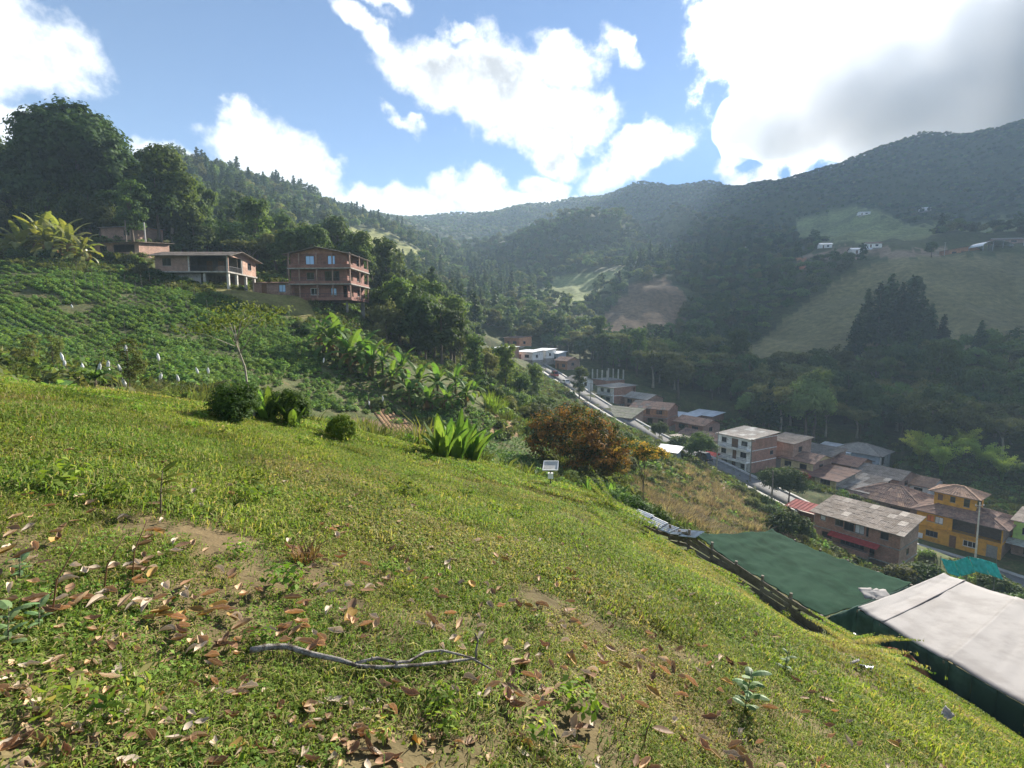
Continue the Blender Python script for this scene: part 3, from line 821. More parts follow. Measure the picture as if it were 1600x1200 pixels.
        for j in range(nv):
            for i in range(nu):
                u0, u1 = i / nu, (i + 1) / nu; v0, v1 = max(0, (j - .06) / nv), (j + 1) / nv
                lo = S(u0, v0), S(u1, v0); hi = S(u0, v1), S(u1, v1)
                if (lo[1] - lo[0]).length < .08 and (hi[1] - hi[0]).length < .08: continue
                k = max(2, int((lo[1] - lo[0]).length / ribp) * 2) if rib else 1
                mb = MB(); up = []; dn = []
                g0 = nrm * (.035 + .012 * ((i + j) % 2) + rr.uniform(0, .008)); g1 = nrm * (.02 + .012 * ((i + j) % 2))
                for t in range(k + 1):
                    w = nrm * (rib * (1 if t % 2 else 0))
                    up.append(lo[0].lerp(lo[1], t / k) + g0 + w); dn.append(hi[0].lerp(hi[1], t / k) + g1 + w)
                th = nrm * .02
                vs = up + dn + [p - th for p in up] + [p - th for p in dn]; m = k + 1; fs = []
                for t in range(k):
                    fs.append((t, t+1, m+t+1, m+t)); fs.append((2*m+t+1, 2*m+t, 3*m+t, 3*m+t+1)); fs.append((t+1, t, 2*m+t, 2*m+t+1)); fs.append((m+t, m+t+1, 3*m+t+1, 3*m+t))
                fs += [(0, m, 3*m, 2*m), (m-1, 3*m-1, 4*m-1, 2*m-1)]
                mb.add(vs, fs)
                mm = mat
                if patch and rr.random() < patch[1]: mm = patch[0]
                mb.build('roof_sheet', M[mm], roof)
    def roof_shed(self, z0, z1, over=.45, mat='fibre', low='front', **kw):
        W, D = self.W / 2 + over, self.D
        sl = (z1 - z0) / D; f, bk = -over, D + over
        if low == 'front': za, zb = z0 - sl * over, z1 + sl * over
        else: za, zb = z1 + sl * over, z0 - sl * over
        if low == 'right':
            sl = (z1 - z0) / self.W; za = zb = None
            A, B, C, D_ = (W, f, z0), (W, bk, z0), (-W, bk, z1), (-W, f, z1)
        else: A, B, C, D_ = (-W, f, za), (W, f, za), (W, bk, zb), (-W, bk, zb)
        if low == 'back': A, B, C, D_ = (W, bk, zb), (-W, bk, zb), (-W, f, za), (W, f, za)
        rf = MB().slab([A, B, C, D_], .05).build('roof', M['wood'], self.e)
        self.sheets(rf, A, B, C, D_, mat, **kw)
        # close the triangle under the slope
        for sgn in (-1, 1):
            x = sgn * (self.W / 2 - .09)
            MB().add_tri if False else None
            mb = MB(); q = [(x - .09, 0, z0 if low == 'front' else z1), (x - .09, self.D, z1 if low == 'front' else z0), (x - .09, self.D, z0), (x - .09, 0, z0)]
            if low in ('front', 'back'):
                p = [(x - .085, 0, min(z0, z1)), (x - .085, self.D, min(z0, z1)), (x - .085, self.D if low == 'front' else 0, max(z0, z1) - .06)]
                mb.add(p + [(v[0] + .17, v[1], v[2]) for v in p], [(0,1,2),(5,4,3),(0,3,4,1),(1,4,5,2),(2,5,3,0)]); mb.build('gable', M[self.gable_mat], self.e)
        return rf
    gable_mat = 'brick'
    def roof_gable(self, z0, zr, over=.5, mat='fibre', axis='x', ridge=.5, **kw):
        W, D = self.W / 2, self.D
        if axis == 'x':                      # ridge runs along the front
            yr = D * ridge; s1 = (zr - z0) / yr; s2 = (zr - z0) / (D - yr)
            ends = [((-W - over, -over, z0 - s1 * over), (W + over, -over, z0 - s1 * over), (W + over, yr, zr), (-W - over, yr, zr)),
                    ((W + over, D + over, z0 - s2 * over), (-W - over, D + over, z0 - s2 * over), (-W - over, yr, zr), (W + over, yr, zr))]
            tri = [[(s * W - s * .17, 0, z0), (s * W - s * .17, D, z0), (s * W - s * .17, yr, zr - .07)] for s in (-1, 1)]; ext = [(.17 * s, 0, 0) for s in (-1, 1)]
        else:                                # gable faces the front
            xr = -W + 2 * W * ridge; s1 = (zr - z0) / (xr + W); s2 = (zr - z0) / (W - xr)
            ends = [((-W - over, D + over, z0 - s1 * over), (-W - over, -over, z0 - s1 * over), (xr, -over, zr), (xr, D + over, zr)),
                    ((W + over, -over, z0 - s2 * over), (W + over, D + over, z0 - s2 * over), (xr, D + over, zr), (xr, -over, zr))]
            tri = [[(-W, y, z0), (W, y, z0), (xr, y, zr - .07)] for y in (.0, D - .17)]; ext = [(0, .17, 0)] * 2
        mb = MB()
        for q in ends: mb.slab(q, .05)
        rf = mb.build('roof', M['wood'], self.e)
        for i, q in enumerate(ends): self.sheets(rf, *q, mat, seed=i + 3, **kw)
        for p, ex_ in zip(tri, ext):
            mb = MB(); mb.add(p + [tuple(v[k] + ex_[k] for k in range(3)) for v in p], [(0,1,2),(5,4,3),(0,3,4,1),(1,4,5,2),(2,5,3,0)]); mb.build('gable', M[self.gable_mat], self.e)
        return rf
    def roof_hip(self, z0, zr, over=.6, mat='clay', x0=None, x1=None, y0=0, y1=None, inset=None, **kw):
        x0 = -self.W/2 if x0 is None else x0; x1 = self.W/2 if x1 is None else x1; y1 = self.D if y1 is None else y1
        x0 -= over; x1 += over; y0 -= over; y1 += over
        ins = inset or min((y1 - y0), (x1 - x0)) * .5
        ym = (y0 + y1) / 2; r0, r1 = (x0 + ins, ym, zr), (x1 - ins, ym, zr); ze = z0 - .1
        A, B, C, D_ = (x0, y0, ze), (x1, y0, ze), (x1, y1, ze), (x0, y1, ze)
        mb = MB(); mb.slab([A, B, r1, r0], .05); mb.slab([C, D_, r0, r1], .05); mb.slab([B, C, r1], .05); mb.slab([D_, A, r0], .05)
        mb.slab([A, B, C, D_], .06)
        rf = mb.build('roof', M['wood'], self.e)
        self.sheets(rf, A, B, r1, r0, mat, seed=1, **kw); self.sheets(rf, C, D_, r0, r1, mat, seed=2, **kw)
        self.sheets(rf, B, C, r1, r1, mat, seed=3, **kw); self.sheets(rf, D_, A, r0, r0, mat, seed=4, **kw)
        cap = MB()
        for p, q in ((r0, r1), (A, r0), (B, r1), (C, r1), (D_, r0)):
            cap.beam(Vector(p) + Vector((0, 0, .06)), Vector(q) + Vector((0, 0, .07)), .2, .09)
        cap.build('ridge_tiles', M[mat], rf)
        return rf
    def awning(self, u0, u1, z0, z1, out, mat='red_sheet'):
        x0, x1 = -self.W/2 + u0 * self.W, -self.W/2 + u1 * self.W
        aw = MB().slab([(x0, -out, z0), (x1, -out, z0), (x1, -.01, z1), (x0, -.01, z1)], .03).build('awning', M[mat], self.e)
        n = max(2, round((x1 - x0) / .5)); mb = MB()
        for i in range(n + 1):
            x = x0 + (x1 - x0) * i / n; mb.beam((x, -out, z0 + .02), (x, -.02, z1 + .02), .05, .04)
        mb.build('awning_rib', M[mat], aw)
ALL4 = lambda f, r=None, b=None, l=None: {'front': f, 'right': r or f, 'back': b or r or f, 'left': l or r or f}

# ------------------------------------------------------------------ houses on the hillside at left
h = House('brick_house', 'single storey brick house on concrete stilts with dark open veranda', 357, 424, 80, 0, 11.2, 8.6, drop=.2, pad=None)
h.gable_mat = 'brick_dull'
h.slab(0.0, .2, .12, 'concrete', front=.3)
h.storey(0, 2.5, ALL4('brick_dull', 'brick_pale', 'brick_dull'), {'front': [(.10,.22,.85,2.0,'win'), (.47,.985,.02,2.35,'open')], 'right': [(.02,.5,.02,2.35,'open'), (.68,.82,.9,2.0,'win')]})
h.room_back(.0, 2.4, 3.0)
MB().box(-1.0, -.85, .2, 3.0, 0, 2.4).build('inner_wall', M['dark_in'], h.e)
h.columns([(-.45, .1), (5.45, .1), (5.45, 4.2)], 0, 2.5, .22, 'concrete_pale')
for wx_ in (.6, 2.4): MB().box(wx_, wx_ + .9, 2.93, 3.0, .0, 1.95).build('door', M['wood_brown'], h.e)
h.rail((-.3, .12), (5.4, .12), .0, .85); h.rail((5.45, .2), (5.45, 4.1), .0, .85)
h.columns([(5.4, .2), (5.4, 2.6), (5.4, 5.4), (5.4, 8.2), (1.8, .2)], -2.9, -.22, .34, 'concrete_pale')
MB().box(-5.5, 1.0, .5, 8.3, -3.2, -.23).build('foundation', M['concrete'], h.e)
MB().box(1.2, 5.1, 6.0, 6.15, -3.2, -.23).build('back_wall', M['brick_dull'], h.e)
h.roof_gable(2.5, 3.35, .8, 'fibre_dark', 'x', .35, sw=1.1, sl=1.9, rib=.03, ribp=.22)
MB().box(3.6, 4.1, 7.2, 7.7, 2.9, 3.7).build('chimney', M['concrete_pale'], h.e)

h = House('brick_house', 'three storey red brick house with blue windows and open balconies', 544, 468, 84, -4, 9.4, 7.6, drop=2.6, pad=None)
for k, z in enumerate((0, 2.5, 5.0)):
    h.slab(z, .16, .1, 'brick_dark' if k == 0 else 'concrete', front=.9, right=.9)
    hol = [[(.34,.48,.75,1.85,'white'), (.70,.80,.75,1.85,'mirror'), (.05,.14,.02,1.9,'door'), (.92,.985,.02,2.2,'open')], [(.28,.41,.75,1.85,'win'), (.60,.86,.25,2.05,'win')], [(.27,.42,.6,2.0,'mirror'), (.66,.79,.6,2.0,'mirror')]][k]
    h.storey(z, z + 2.34, ALL4('brick_dark'), {'front': hol, 'right': [(.15,.32,.02,1.95,'door'), (.55,.75,.8,1.8,'win')]})
    xs = (-4.6, -2.9, 0, 2.6, 5.45)
    h.columns([(x, -.82) for x in xs] + [(5.45, 3.4), (5.45, 7.3)], z, z + 2.34, .17, 'brick_dull')
    if k < 2:
        h.parapet((-4.6, -.85), (5.5, -.85), z, .42 if k else .3, 'brick_dark'); h.parapet((5.52, -.78), (5.52, 7.5), z, .42, 'brick_dark')
        h.rail((-4.6, -.85), (5.45, -.85), z + .42, .5, 'frame_dark', .3)
    else:
        h.parapet((-4.6, -.85), (5.5, -.85), z, .55, 'brick_dark'); h.parapet((5.52, -.78), (5.52, 7.5), z, .55, 'brick_dark')
h.columns([(-4.4, .3), (-1.5, .2), (1.5, .2), (4.4, .3), (5.4, 5), (4.4, 7)], -3.2, -.16, .3)
h.roof_gable(7.34, 8.3, .95, 'fibre', 'y', .5, sw=1.2, sl=1.9, rib=.03, ribp=.22)

h = House('brick_annex', 'low brick outbuilding with one blue window between the two houses', 456, 461, 86, 0, 6.2, 4.5, cat='outbuilding')
h.foundation(); h.storey(0, 2.0, ALL4('brick_dull'), {'front': [(.66,.84,.5,1.7,'mirror'), (.2,.34,.02,1.8,'door')]})
h.roof_shed(2.0, 2.5, .35, 'rusty', sw=1.0, sl=1.6)
h = House('brick_house', 'small salmon brick house with rusty roof half hidden by banana palms', 218, 400, 88, -8, 8.5, 6.5)
h.gable_mat = 'brick_dull'
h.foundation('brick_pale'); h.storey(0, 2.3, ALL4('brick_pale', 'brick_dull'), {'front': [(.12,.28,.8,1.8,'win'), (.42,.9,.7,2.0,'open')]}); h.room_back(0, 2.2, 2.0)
h.roof_shed(2.3, 3.1, .6, 'rusty', sw=1.1, sl=1.8)
h = House('brick_house', 'grey upper house with zinc roof behind the salmon brick house', 216, 374, 100, -8, 8, 6)
h.foundation(); h.storey(0, 2.4, ALL4('brick_dull'), {'front': [(.62,.78,.8,1.8,'win')]}); h.roof_shed(2.4, 2.9, .4, 'zinc', sw=1.1, sl=1.8)

# ------------------------------------------------------------------ the village street
VG = 'houses along the village street'
h = House('brick_house', 'two storey brick house with long grey roof and red awning', 1403, 884, 66, -55, 10.8, 6.8, VG, pad=-2.7)
h.storey(0, 2.1, ALL4('brick', 'brick_pale'), {'front': [(.10,.23,.75,1.7,'open'), (.34,.62,.65,1.7,'win'), (.68,.74,.02,1.75,'open')], 'right': [(.4,.55,.7,1.6,'win')]})
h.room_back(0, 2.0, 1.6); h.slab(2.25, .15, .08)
h.storey(2.25, 4.4, ALL4('brick', 'brick_pale'), {'front': [(.07,.14,1.1,1.8,'curtain'), (.26,.36,.9,1.85,'win'), (.37,.49,.6,1.9,'win'), (.50,.61,.6,1.9,'curtain'), (.63,.66,.5,1.9,'win'), (.79,.88,.8,1.8,'win')]})
h.slab(0.0, .15, .08, 'concrete', front=.0)
MB().box(-2.7, 2.2, -1.1, -.05, -.15, 0).build('balcony_floor', M['concrete'], h.e)
h.parapet((-2.7, -1.05), (2.2, -1.05), 0, .75, 'brick'); h.rail((-2.6, -1.05), (2.1, -1.05), .75, .3)
h.columns([(-2.5, -.9), (0, -.9), (2.1, -.9), (-5.1, .2), (5.1, .2)], -2.6, -.15, .26, 'concrete_pale')
MB().box(-5.2, 5.2, 1.4, 6.7, -4.5, -.16).build('foundation', M['brick_dull'], h.e)
h.awning(.22, .80, 1.75, 2.2, 1.25)
h.roof_shed(4.4, 5.3, .6, 'fibre', sw=.95, sl=1.55, rib=.025, ribp=.2, patch=('fibre_pale', .16))

h = House('yellow_house', 'ochre yellow two storey house with small tiled tower room on top', 1563, 876, 78, -55, 11.2, 7.5, VG)
h.gable_mat = 'yellow_wall'
h.foundation()
h.storey(0, 2.6, ALL4('yellow_wall', 'brick_dull'), {'front': [(.13,.28,.95,1.95,'win'), (.42,.50,.02,2.05,'wood'), (.58,.74,.85,1.85,'white'), (.84,.96,.02,2.1,'steel')]})
h.slab(2.75, .15, .1, 'yellow_wall', front=.25)
h.storey(2.75, 5.3, ALL4('yellow_wall', 'brick_dull'), {'front': [(.13,.22,.8,1.9,'orange'), (.23,.33,.75,1.9,'curtain'), (.44,.985,.02,2.3,'open')]})
h.room_back(2.75, 5.2, 1.5); h.rail((-.5, .08), (5.4, .08), 2.75, .95); h.columns([(2.3, .12)], 2.75, 5.2, .14, 'wood_brown')
h.roof_hip(5.3, 6.9, .8, 'clay', sw=1.0, sl=1.5, rib=.05, ribp=.3)
tw = House.__new__(House); tw.W, tw.D, tw.e = 5.2, 4.6, h.e
def tower_walls(h):
    z0, z1, x0, x1, y0, y1 = 5.6, 8.6, -4.0, 1.6, 2.3, 6.6
    for (p0, a, L, hl) in (((x0, y0), 0, x1 - x0, [(.5,1.2,7.0,8.1,'wood'),(2.2,2.9,7.1,8.1,'win'),(4.0,4.8,6.8,8.2,'win')]), ((x1, y0 + .15), math.pi/2, y1 - y0 - .3, [(.5,3.3,6.9,8.2,'win')]), ((x1, y1), math.pi, x1 - x0, []), ((x0, y1 - .15), -math.pi/2, y1 - y0 - .3, [(1,2,7,8,'win')])):
        mb = MB(); wall_panel(mb, p0, a, L, z0, z1, [q[:4] for q in hl], .15); mb.build('tower_wall', M['yellow_wall'], h.e)
        for q in hl: h.opening(p0, a, q, .15)
    h.roof_hip(z1, z1 + 1.1, .7, 'clay_pale', x0, x1, y0, y1, sw=.9, sl=1.3, rib=.05, ribp=.3)
tower_walls(h)
MB().box(-5.2, -4.5, -.35, -.02, .3, 1.1).build('air_conditioner', M['white_sheet'], h.e)

h = House('tiled_house', 'brick house under a broad brown hipped tile roof left of yellow house', 1438, 838, 90, -56, 12.5, 10, VG)
h.foundation(); h.storey(0, 5.0, ALL4('brick_dull'), {'front': [(.08,.30,2.3,4.3,'open'), (.42,.52,.02,2.1,'door'), (.6,.85,2.3,4.3,'open')]}); h.room_back(0, 4.8, 1.6)
h.roof_hip(5.0, 7.2, .9, 'clay', sw=1.1, sl=1.6, rib=.05, ribp=.3, patch=('clay_pale', .12))

h = House('green_house', 'low pale green house with patched grey sheet roof on the street', 1352, 806, 98, -58, 11, 9, VG)
h.gable_mat = 'teal_wall'
h.foundation(); h.storey(0, 4.7, ALL4('teal_wall', 'concrete'), {'front': [(.10,.24,2.8,3.9,'win'), (.40,.50,.02,2.1,'steel'), (.36,.5,2.8,3.9,'win'), (.62,.8,2.8,3.9,'win')]})
h.roof_shed(4.7, 6.0, .5, 'fibre_pale', sw=1.1, sl=1.7, rib=.025, ribp=.22, patch=('fibre', .4))
h = House('cream_house', 'cream two storey house with rust brown roof and narrow balcony', 1304, 784, 102, -58, 9, 8, VG)
h.gable_mat = 'cream_wall'
h.foundation(); h.storey(0, 2.2, ALL4('cream_wall', 'blue_wall'), {'front': [(.1,.3,.02,2.1,'steel'), (.5,.9,.02,2.2,'steel')]})
h.slab(2.35, .15, .05, 'cream_wall', front=.9); h.storey(2.35, 4.5, ALL4('cream_wall', 'concrete'), {'front': [(.08,.24,.02,2.0,'door'), (.38,.54,.02,2.0,'door'), (.66,.88,.7,1.9,'win')]})
h.rail((-4.4, -.85), (4.4, -.85), 2.35, .85, 'wood_brown'); h.roof_shed(4.5, 5.3, .8, 'rusty', sw=1.1, sl=1.8, rib=.025, ribp=.22)
h = House('grey_roof_house', 'blue grey house with wide tan hipped roof behind cream house', 1372, 745, 122, -52, 10, 8, VG)
h.foundation(); h.storey(0, 5.2, ALL4('blue_wall', 'white_wall'), {'front': [(.3,.5,2.9,4.0,'win')], 'right': [(.2,.5,2.4,4.6,'open')]}); h.roof_hip(5.2, 7.0, .7, 'fibre_pale', sw=1.2, sl=1.8)
h = House('white_roof_shed', 'shed with bright white sheet roof behind the cream house', 1325, 730, 126, -55, 8, 6, VG, 'shed')
h.gable_mat = 'white_wall'
h.foundation(); h.storey(0, 3.6, ALL4('white_wall'), {'front': [(.4,.55,.02,2.1,'steel')]}); h.roof_shed(3.6, 4.3, .4, 'white_sheet', sw=1.1, sl=1.8)
h = House('brick_house', 'brick house with grey sheet roof half hidden by dark street tree', 1292, 748, 116, -58, 11, 8, VG)
h.gable_mat = 'brick_pale'
h.foundation(); h.storey(0, 5.0, ALL4('brick_pale'), {'front': [(.1,.2,3,4.1,'win'), (.6,.7,3,4.1,'win')], 'right': [(.3,.45,3,4.1,'win')]}); h.roof_shed(5.0, 6.0, .4, 'fibre', sw=1.1, sl=1.8)

h = House('white_house', 'white three storey house with balconies and bare brick side wall', 1171, 741, 108, -60, 8.2, 9.2, VG)
h.gable_mat = 'brick'
h.foundation()
HF = [[(.12,.3,.02,2.0,'steel'), (.45,.57,.02,2.0,'door'), (.72,.88,.9,1.9,'win')], [(.10,.26,.75,1.9,'win'), (.46,.58,.02,2.0,'door'), (.70,.88,.7,1.9,'win')], [(.10,.26,.75,1.9,'win'), (.42,.62,.02,2.0,'door'), (.72,.9,.8,1.8,'win')]]
for k, z in enumerate((0, 2.55, 5.1)):
    h.storey(z, z + 2.4, ALL4('white_wall', 'brick'), {'front': HF[k], 'right': [(.75,.88,.9,1.8,'win')] if k == 1 else []})
    h.slab(z + 2.55, .15, .05, 'white_wall', front=1.4 if k < 2 else .1)
for z in (2.55, 5.1):
    h.parapet((-.8, -1.4), (4.1, -1.4), z, .4, 'white_wall'); h.rail((-.8, -1.4), (4.1, -1.4), z + .4, .5); h.rail((-4.0, -1.4), (-.9, -1.4), z, .9)
h.columns([(3.9, -1.25), (-3.9, -1.25)], 0, 2.4, .22, 'white_wall')
h.awning(-.35, .1, 2.3, 2.9, 2.4)
h.roof_shed(7.65, 8.3, .5, 'fibre_pale', sw=1.1, sl=1.8, rib=.025, ribp=.22, patch=('concrete_pale', .3))
h = House('brick_house', 'plain brick house with one dark window behind the white house', 1238, 722, 112, -60, 6, 7, VG)
h.gable_mat = 'brick_pale'
h.foundation(); h.storey(0, 4.2, ALL4('brick_pale'), {'right': [(.3,.5,2.0,3.2,'win')]}); h.roof_shed(4.2, 4.9, .5, 'fibre', sw=1.2, sl=1.8)
h = House('tiled_house', 'long low house with dull red tile roof above the white house', 1122, 712, 122, -60, 13, 8, VG)
h.gable_mat = 'brick_dull'
h.foundation(); h.storey(0, 2.9, ALL4('brick_dull'), {'front': [(.1,.2,.9,2,'win'), (.4,.5,.02,2,'door'), (.7,.85,.9,2,'win')]}); h.roof_gable(2.9, 4.4, .6, 'clay', 'x', .5, sw=1.2, sl=1.9)
for i, (px_, py_, Y_, w_, lb) in enumerate([(1075, 668, 150, 9, 'brick shed with flat white metal roof beside orange brick house'), (1112, 664, 152, 8, 'last white roofed shed on the tree side of the street')]):
    h = House('white_roof_shed', lb, px_, py_, Y_, -50, w_, 7, VG, 'shed'); h.gable_mat = 'brick'
    h.foundation(); h.storey(0, 2.6, ALL4('brick'), {'front': [(.3,.45,.02,2,'door'), (.6,.8,.9,1.9,'win')]}); h.roof_shed(2.6, 3.1, .5, 'white_sheet', sw=1.3, sl=2)
h = House('brick_house', 'orange brick two storey house with brown roof and balcony doors', 1042, 668, 140, -38, 10.5, 8, VG); h.gable_mat = 'brick_orange'
h.foundation(); h.storey(0, 2.5, ALL4('brick_dull', 'brick'), {'front': [(.1,.3,.02,2.1,'open'), (.45,.6,.02,2.1,'open'), (.75,.9,.02,2.1,'open')]}); h.room_back(0, 2.4, 1.2); h.slab(2.65, .15, .05, front=.8)
h.storey(2.65, 5.1, ALL4('brick_orange', 'brick'), {'front': [(.08,.22,.8,1.9,'win'), (.40,.52,.02,2.0,'door'), (.7,.86,.8,1.9,'win')]}); h.parapet((-5.2, -.8), (5.2, -.8), 2.65, .6, 'brick')
h.roof_gable(5.1, 6.4, .7, 'clay', 'x', .5, sw=1.3, sl=1.9, patch=('fibre', .3))
h = House('brick_house', 'long brick house with mossy grey roof beside the bend', 985, 672, 132, -38, 11, 8, VG); h.gable_mat = 'brick_pale'
h.foundation(); h.storey(0, 3.2, ALL4('brick_pale'), {'front': [(.7,.85,1,2,'win')]}); h.roof_shed(3.2, 4.6, .5, 'fibre_moss', sw=1.2, sl=1.9)
h = House('brick_house', 'brick house with white front and flat pale roof by the road', 958, 632, 158, -62, 8, 9, VG); h.gable_mat = 'brick'
h.foundation(); h.storey(0, 2.6, ALL4('white_wall', 'brick'), {'front': [(.2,.35,.02,2.1,'door'), (.55,.8,.9,1.9,'win')]}); h.slab(2.75, .15, .05, 'white_wall', front=.9)
h.storey(2.75, 5.2, ALL4('white_wall', 'brick'), {'front': [(.2,.4,.8,1.9,'win'), (.6,.8,.8,1.9,'win')], 'right': [(.86,.98,.1,2.2,'open')]}); h.rail((-3.9, -.85), (3.9, -.85), 2.75); h.roof_shed(5.2, 5.6, .6, 'fibre_pale', sw=1.3, sl=2)
h = House('unfinished_house', 'roofless row of bare concrete columns on a brick base', 948, 604, 178, -62, 9, 8, None, 'building site'); h.foundation()
h.storey(0, 2.0, ALL4('brick'), {}); h.slab(2.15, .15, .1); h.columns([(x, y) for x in (-4.2, -1.4, 1.4, 4.2) for y in (.3, 7.6)], 2.15, 5.6, .35, 'concrete_pale')
for i, (px_, py_, Y_, w_, d_, hh_, mt, rf, lb) in enumerate([
    (790, 560, 186, 8, 7, 3.6, 'brick', 'white_sheet', 'brick house with white roof edge at the far end of the street'),
    (812, 541, 208, 9, 7, 3.4, 'brick_orange', 'clay', 'brown roofed brick house highest but one at the street end'),
    (776, 508, 236, 7, 6, 3.0, 'brick_pale', 'fibre_pale', 'small lone house in the trees above the street end'),
    (832, 563, 190, 9, 6, 3.0, 'white_wall', 'white_sheet', 'long white roofed house in the middle of the far cluster'),
    (853, 560, 196, 7, 6, 3.0, 'white_wall', 'white_sheet', 'white house second from the road in the far cluster'),
    (872, 566, 198, 6, 5, 3.4, 'blue_wall', 'white_sheet', 'pale blue house nearest the road in the far cluster')]):
    h = House('small_house', lb, px_, py_, Y_, -45, w_, d_, 'houses at the far end of the street'); h.gable_mat = mt
    h.foundation(); h.storey(0, hh_, ALL4(mt), {'front': [(.2,.35,.02,2,'door'), (.55,.8,.9,2.0,'win')], 'right': [(.3,.5,.9,2.0,'win')]}); h.roof_shed(hh_, hh_ + .6, .5, rf, sw=1.5, sl=2.2)
h = House('green_house', 'lime green house cut by the picture edge beside yellow house', 1678, 890, 74, -55, 7, 7, VG); h.gable_mat = 'lime_wall'
h.foundation(); h.storey(0, 2.5, ALL4('brick_dull'), {'front': [(.2,.7,.02,2.1,'open')]}); h.room_back(0, 2.4, 1.2); h.slab(2.65, .15, .05); h.storey(2.65, 5.6, ALL4('lime_wall', 'brick'), {'front': [(.15,.3,.9,2.0,'win'), (.5,.7,.9,2.0,'win')]})
h.awning(-.15, 1.0, 2.2, 2.6, 2.2, 'zinc'); h.roof_shed(5.6, 6.2, .4, 'fibre', sw=1.1, sl=1.8)
for px_, py_, Y_, w_, d_, hh_, mt, rf, lb in [
    (1268, 760, 108, 7, 8, 5.2, 'cream_wall', 'clay', 'narrow cream house tucked behind the dark street trees'),
    (1335, 765, 112, 8, 8, 5.4, 'brick_orange', 'rusty', 'orange brick house between cream house and tiled house'),
    (1402, 790, 104, 9, 8, 5.6, 'brick_pale', 'fibre', 'pale brick house behind the broad tiled roof'),
    (1450, 800, 104, 7, 7, 5.4, 'white_wall', 'clay_pale', 'white house with pale tile roof behind the yellow house'),
    (1098, 694, 132, 9, 7, 5.0, 'brick', 'clay', 'brick house with dull red roof above roadside shelter'),
    (1010, 648, 150, 9, 7, 4.6, 'brick_pale', 'fibre_pale', 'pale brick house behind the orange brick house'),
    (905, 612, 168, 7, 6, 3.6, 'white_wall', 'fibre_pale', 'small white house on the road bend below the columns'),
    (886, 578, 188, 7, 6, 3.4, 'brick_orange', 'clay', 'small orange brick house beside the parked red van')]:
    h = House('street_house', lb, px_, py_, Y_, -57, w_, d_, VG); h.gable_mat = mt; h.foundation()
    h.storey(0, hh_, ALL4(mt, 'brick_dull' if mt != 'white_wall' else mt), {'front': [(.12,.3,.02,2.1,'door'), (.55,.85,.9,2.0,'win')] + ([(.12,.34,hh_ - 1.9,hh_ - .7,'win'), (.6,.82,hh_ - 1.9,hh_ - .7,'win')] if hh_ > 4.5 else []), 'right': [(.35,.55,hh_ - 1.9,hh_ - .8,'win')]}); h.roof_gable(hh_, hh_ + 1.2, .6, rf, 'x', .5, sw=1.2, sl=1.8, rib=.03, ribp=.3)
h = House('metal_shed', 'small blue grey metal shed with zinc roof below the road', 1056, 722, 96, -35, 3.6, 3.2, None, 'shed'); h.gable_mat = 'zinc'
h.foundation(); h.storey(0, 1.9, ALL4('zinc', 'blue_wall'), {'front': [(.4,.65,.02,1.7,'steel')]}); h.roof_shed(1.9, 2.3, .5, 'white_sheet', sw=.9, sl=1.6)
# open shelter by the road
P = at(1062, 698, 110); e = tag(empty('roadside_shelter', P, R(-60)), 'open roadside shelter with flat pale roof on thin posts', 'shelter')
for (x, y) in ((-1.6, -1), (1.6, -1), (1.6, 1), (-1.6, 1)): MB().box(x - .06, x + .06, y - .06, y + .06, -1.5, 2.3).build('post', M['frame_white'], e)
MB().box(-2, 2, -1.4, 1.4, 2.3, 2.4).build('roof', M['fibre_pale'], e)
MB().box(-1.4, 1.4, .5, .9, .35, .45).build('seat', M['concrete'], e)
# red awning stall at the roadside
P = at(1258, 812, 80); e = tag(empty('awning_stall', P, R(-55)), 'roadside stall under a faded red awning left of brick house', 'stall')
for (x, y) in ((-2, -1.5), (2, -1.5), (2, 1.5), (-2, 1.5)): MB().box(x - .05, x + .05, y - .05, y + .05, -2, 2.2).build('post', M['steel'], e)
aw = MB().slab([(-2.4, -1.9, 2.05), (2.4, -1.9, 2.05), (2.4, 1.7, 2.5), (-2.4, 1.7, 2.5)], .04).build('awning', M['stall_red'], e)
mb = MB()
for i in range(9): mb.beam((-2.4 + i * .6, -1.9, 2.08), (-2.4 + i * .6, 1.7, 2.53), .06, .05)
mb.build('awning_rib', M['stall_red'], aw)
MB().box(-1.8, 1.8, 1.0, 1.4, -2, .9).build('counter', M['wood_brown'], e)

# ------------------------------------------------------------------ buildings on the far right hill
h = House('brick_house', 'long brick house on the hilltop above the cattle meadow', 1530, 400, 322, -8, 17, 9, None); h.gable_mat = 'brick_orange'
h.foundation(); h.storey(0, 4.2, ALL4('brick_orange'), {'front': [(.1,.25,1,3,'win'), (.4,.6,.02,3,'open'), (.75,.9,1,3,'win')]}); h.room_back(0, 4, 2); h.roof_gable(4.2, 6.4, 1, 'clay', 'y', .75, sw=2, sl=2.5)
P = ground(1547, 318); e = tag(empty('white_marquee', P, 0), 'white domed marquee beside the hilltop brick house', 'tent')
mb = MB(); n = 12
for i in range(n):
    a0, a1 = math.pi * i / n, math.pi * (i + 1) / n
    mb.slab([(-9 * math.cos(a0), -5, 2.6 + 3.2 * math.sin(a0)), (-9 * math.cos(a1), -5, 2.6 + 3.2 * math.sin(a1)), (-9 * math.cos(a1), 5, 2.6 + 3.2 * math.sin(a1)), (-9 * math.cos(a0), 5, 2.6 + 3.2 * math.sin(a0))], .06)
mb.build('canopy', M['white_sheet'], e)
for x in (-8.8, -3, 3, 8.8):
    for y in (-4.8, 4.8): MB().box(x - .15, x + .15, y - .15, y + .15, -1.5, 2.6 if abs(x) > 8 else 5.4).build('post', M['steel'], e)
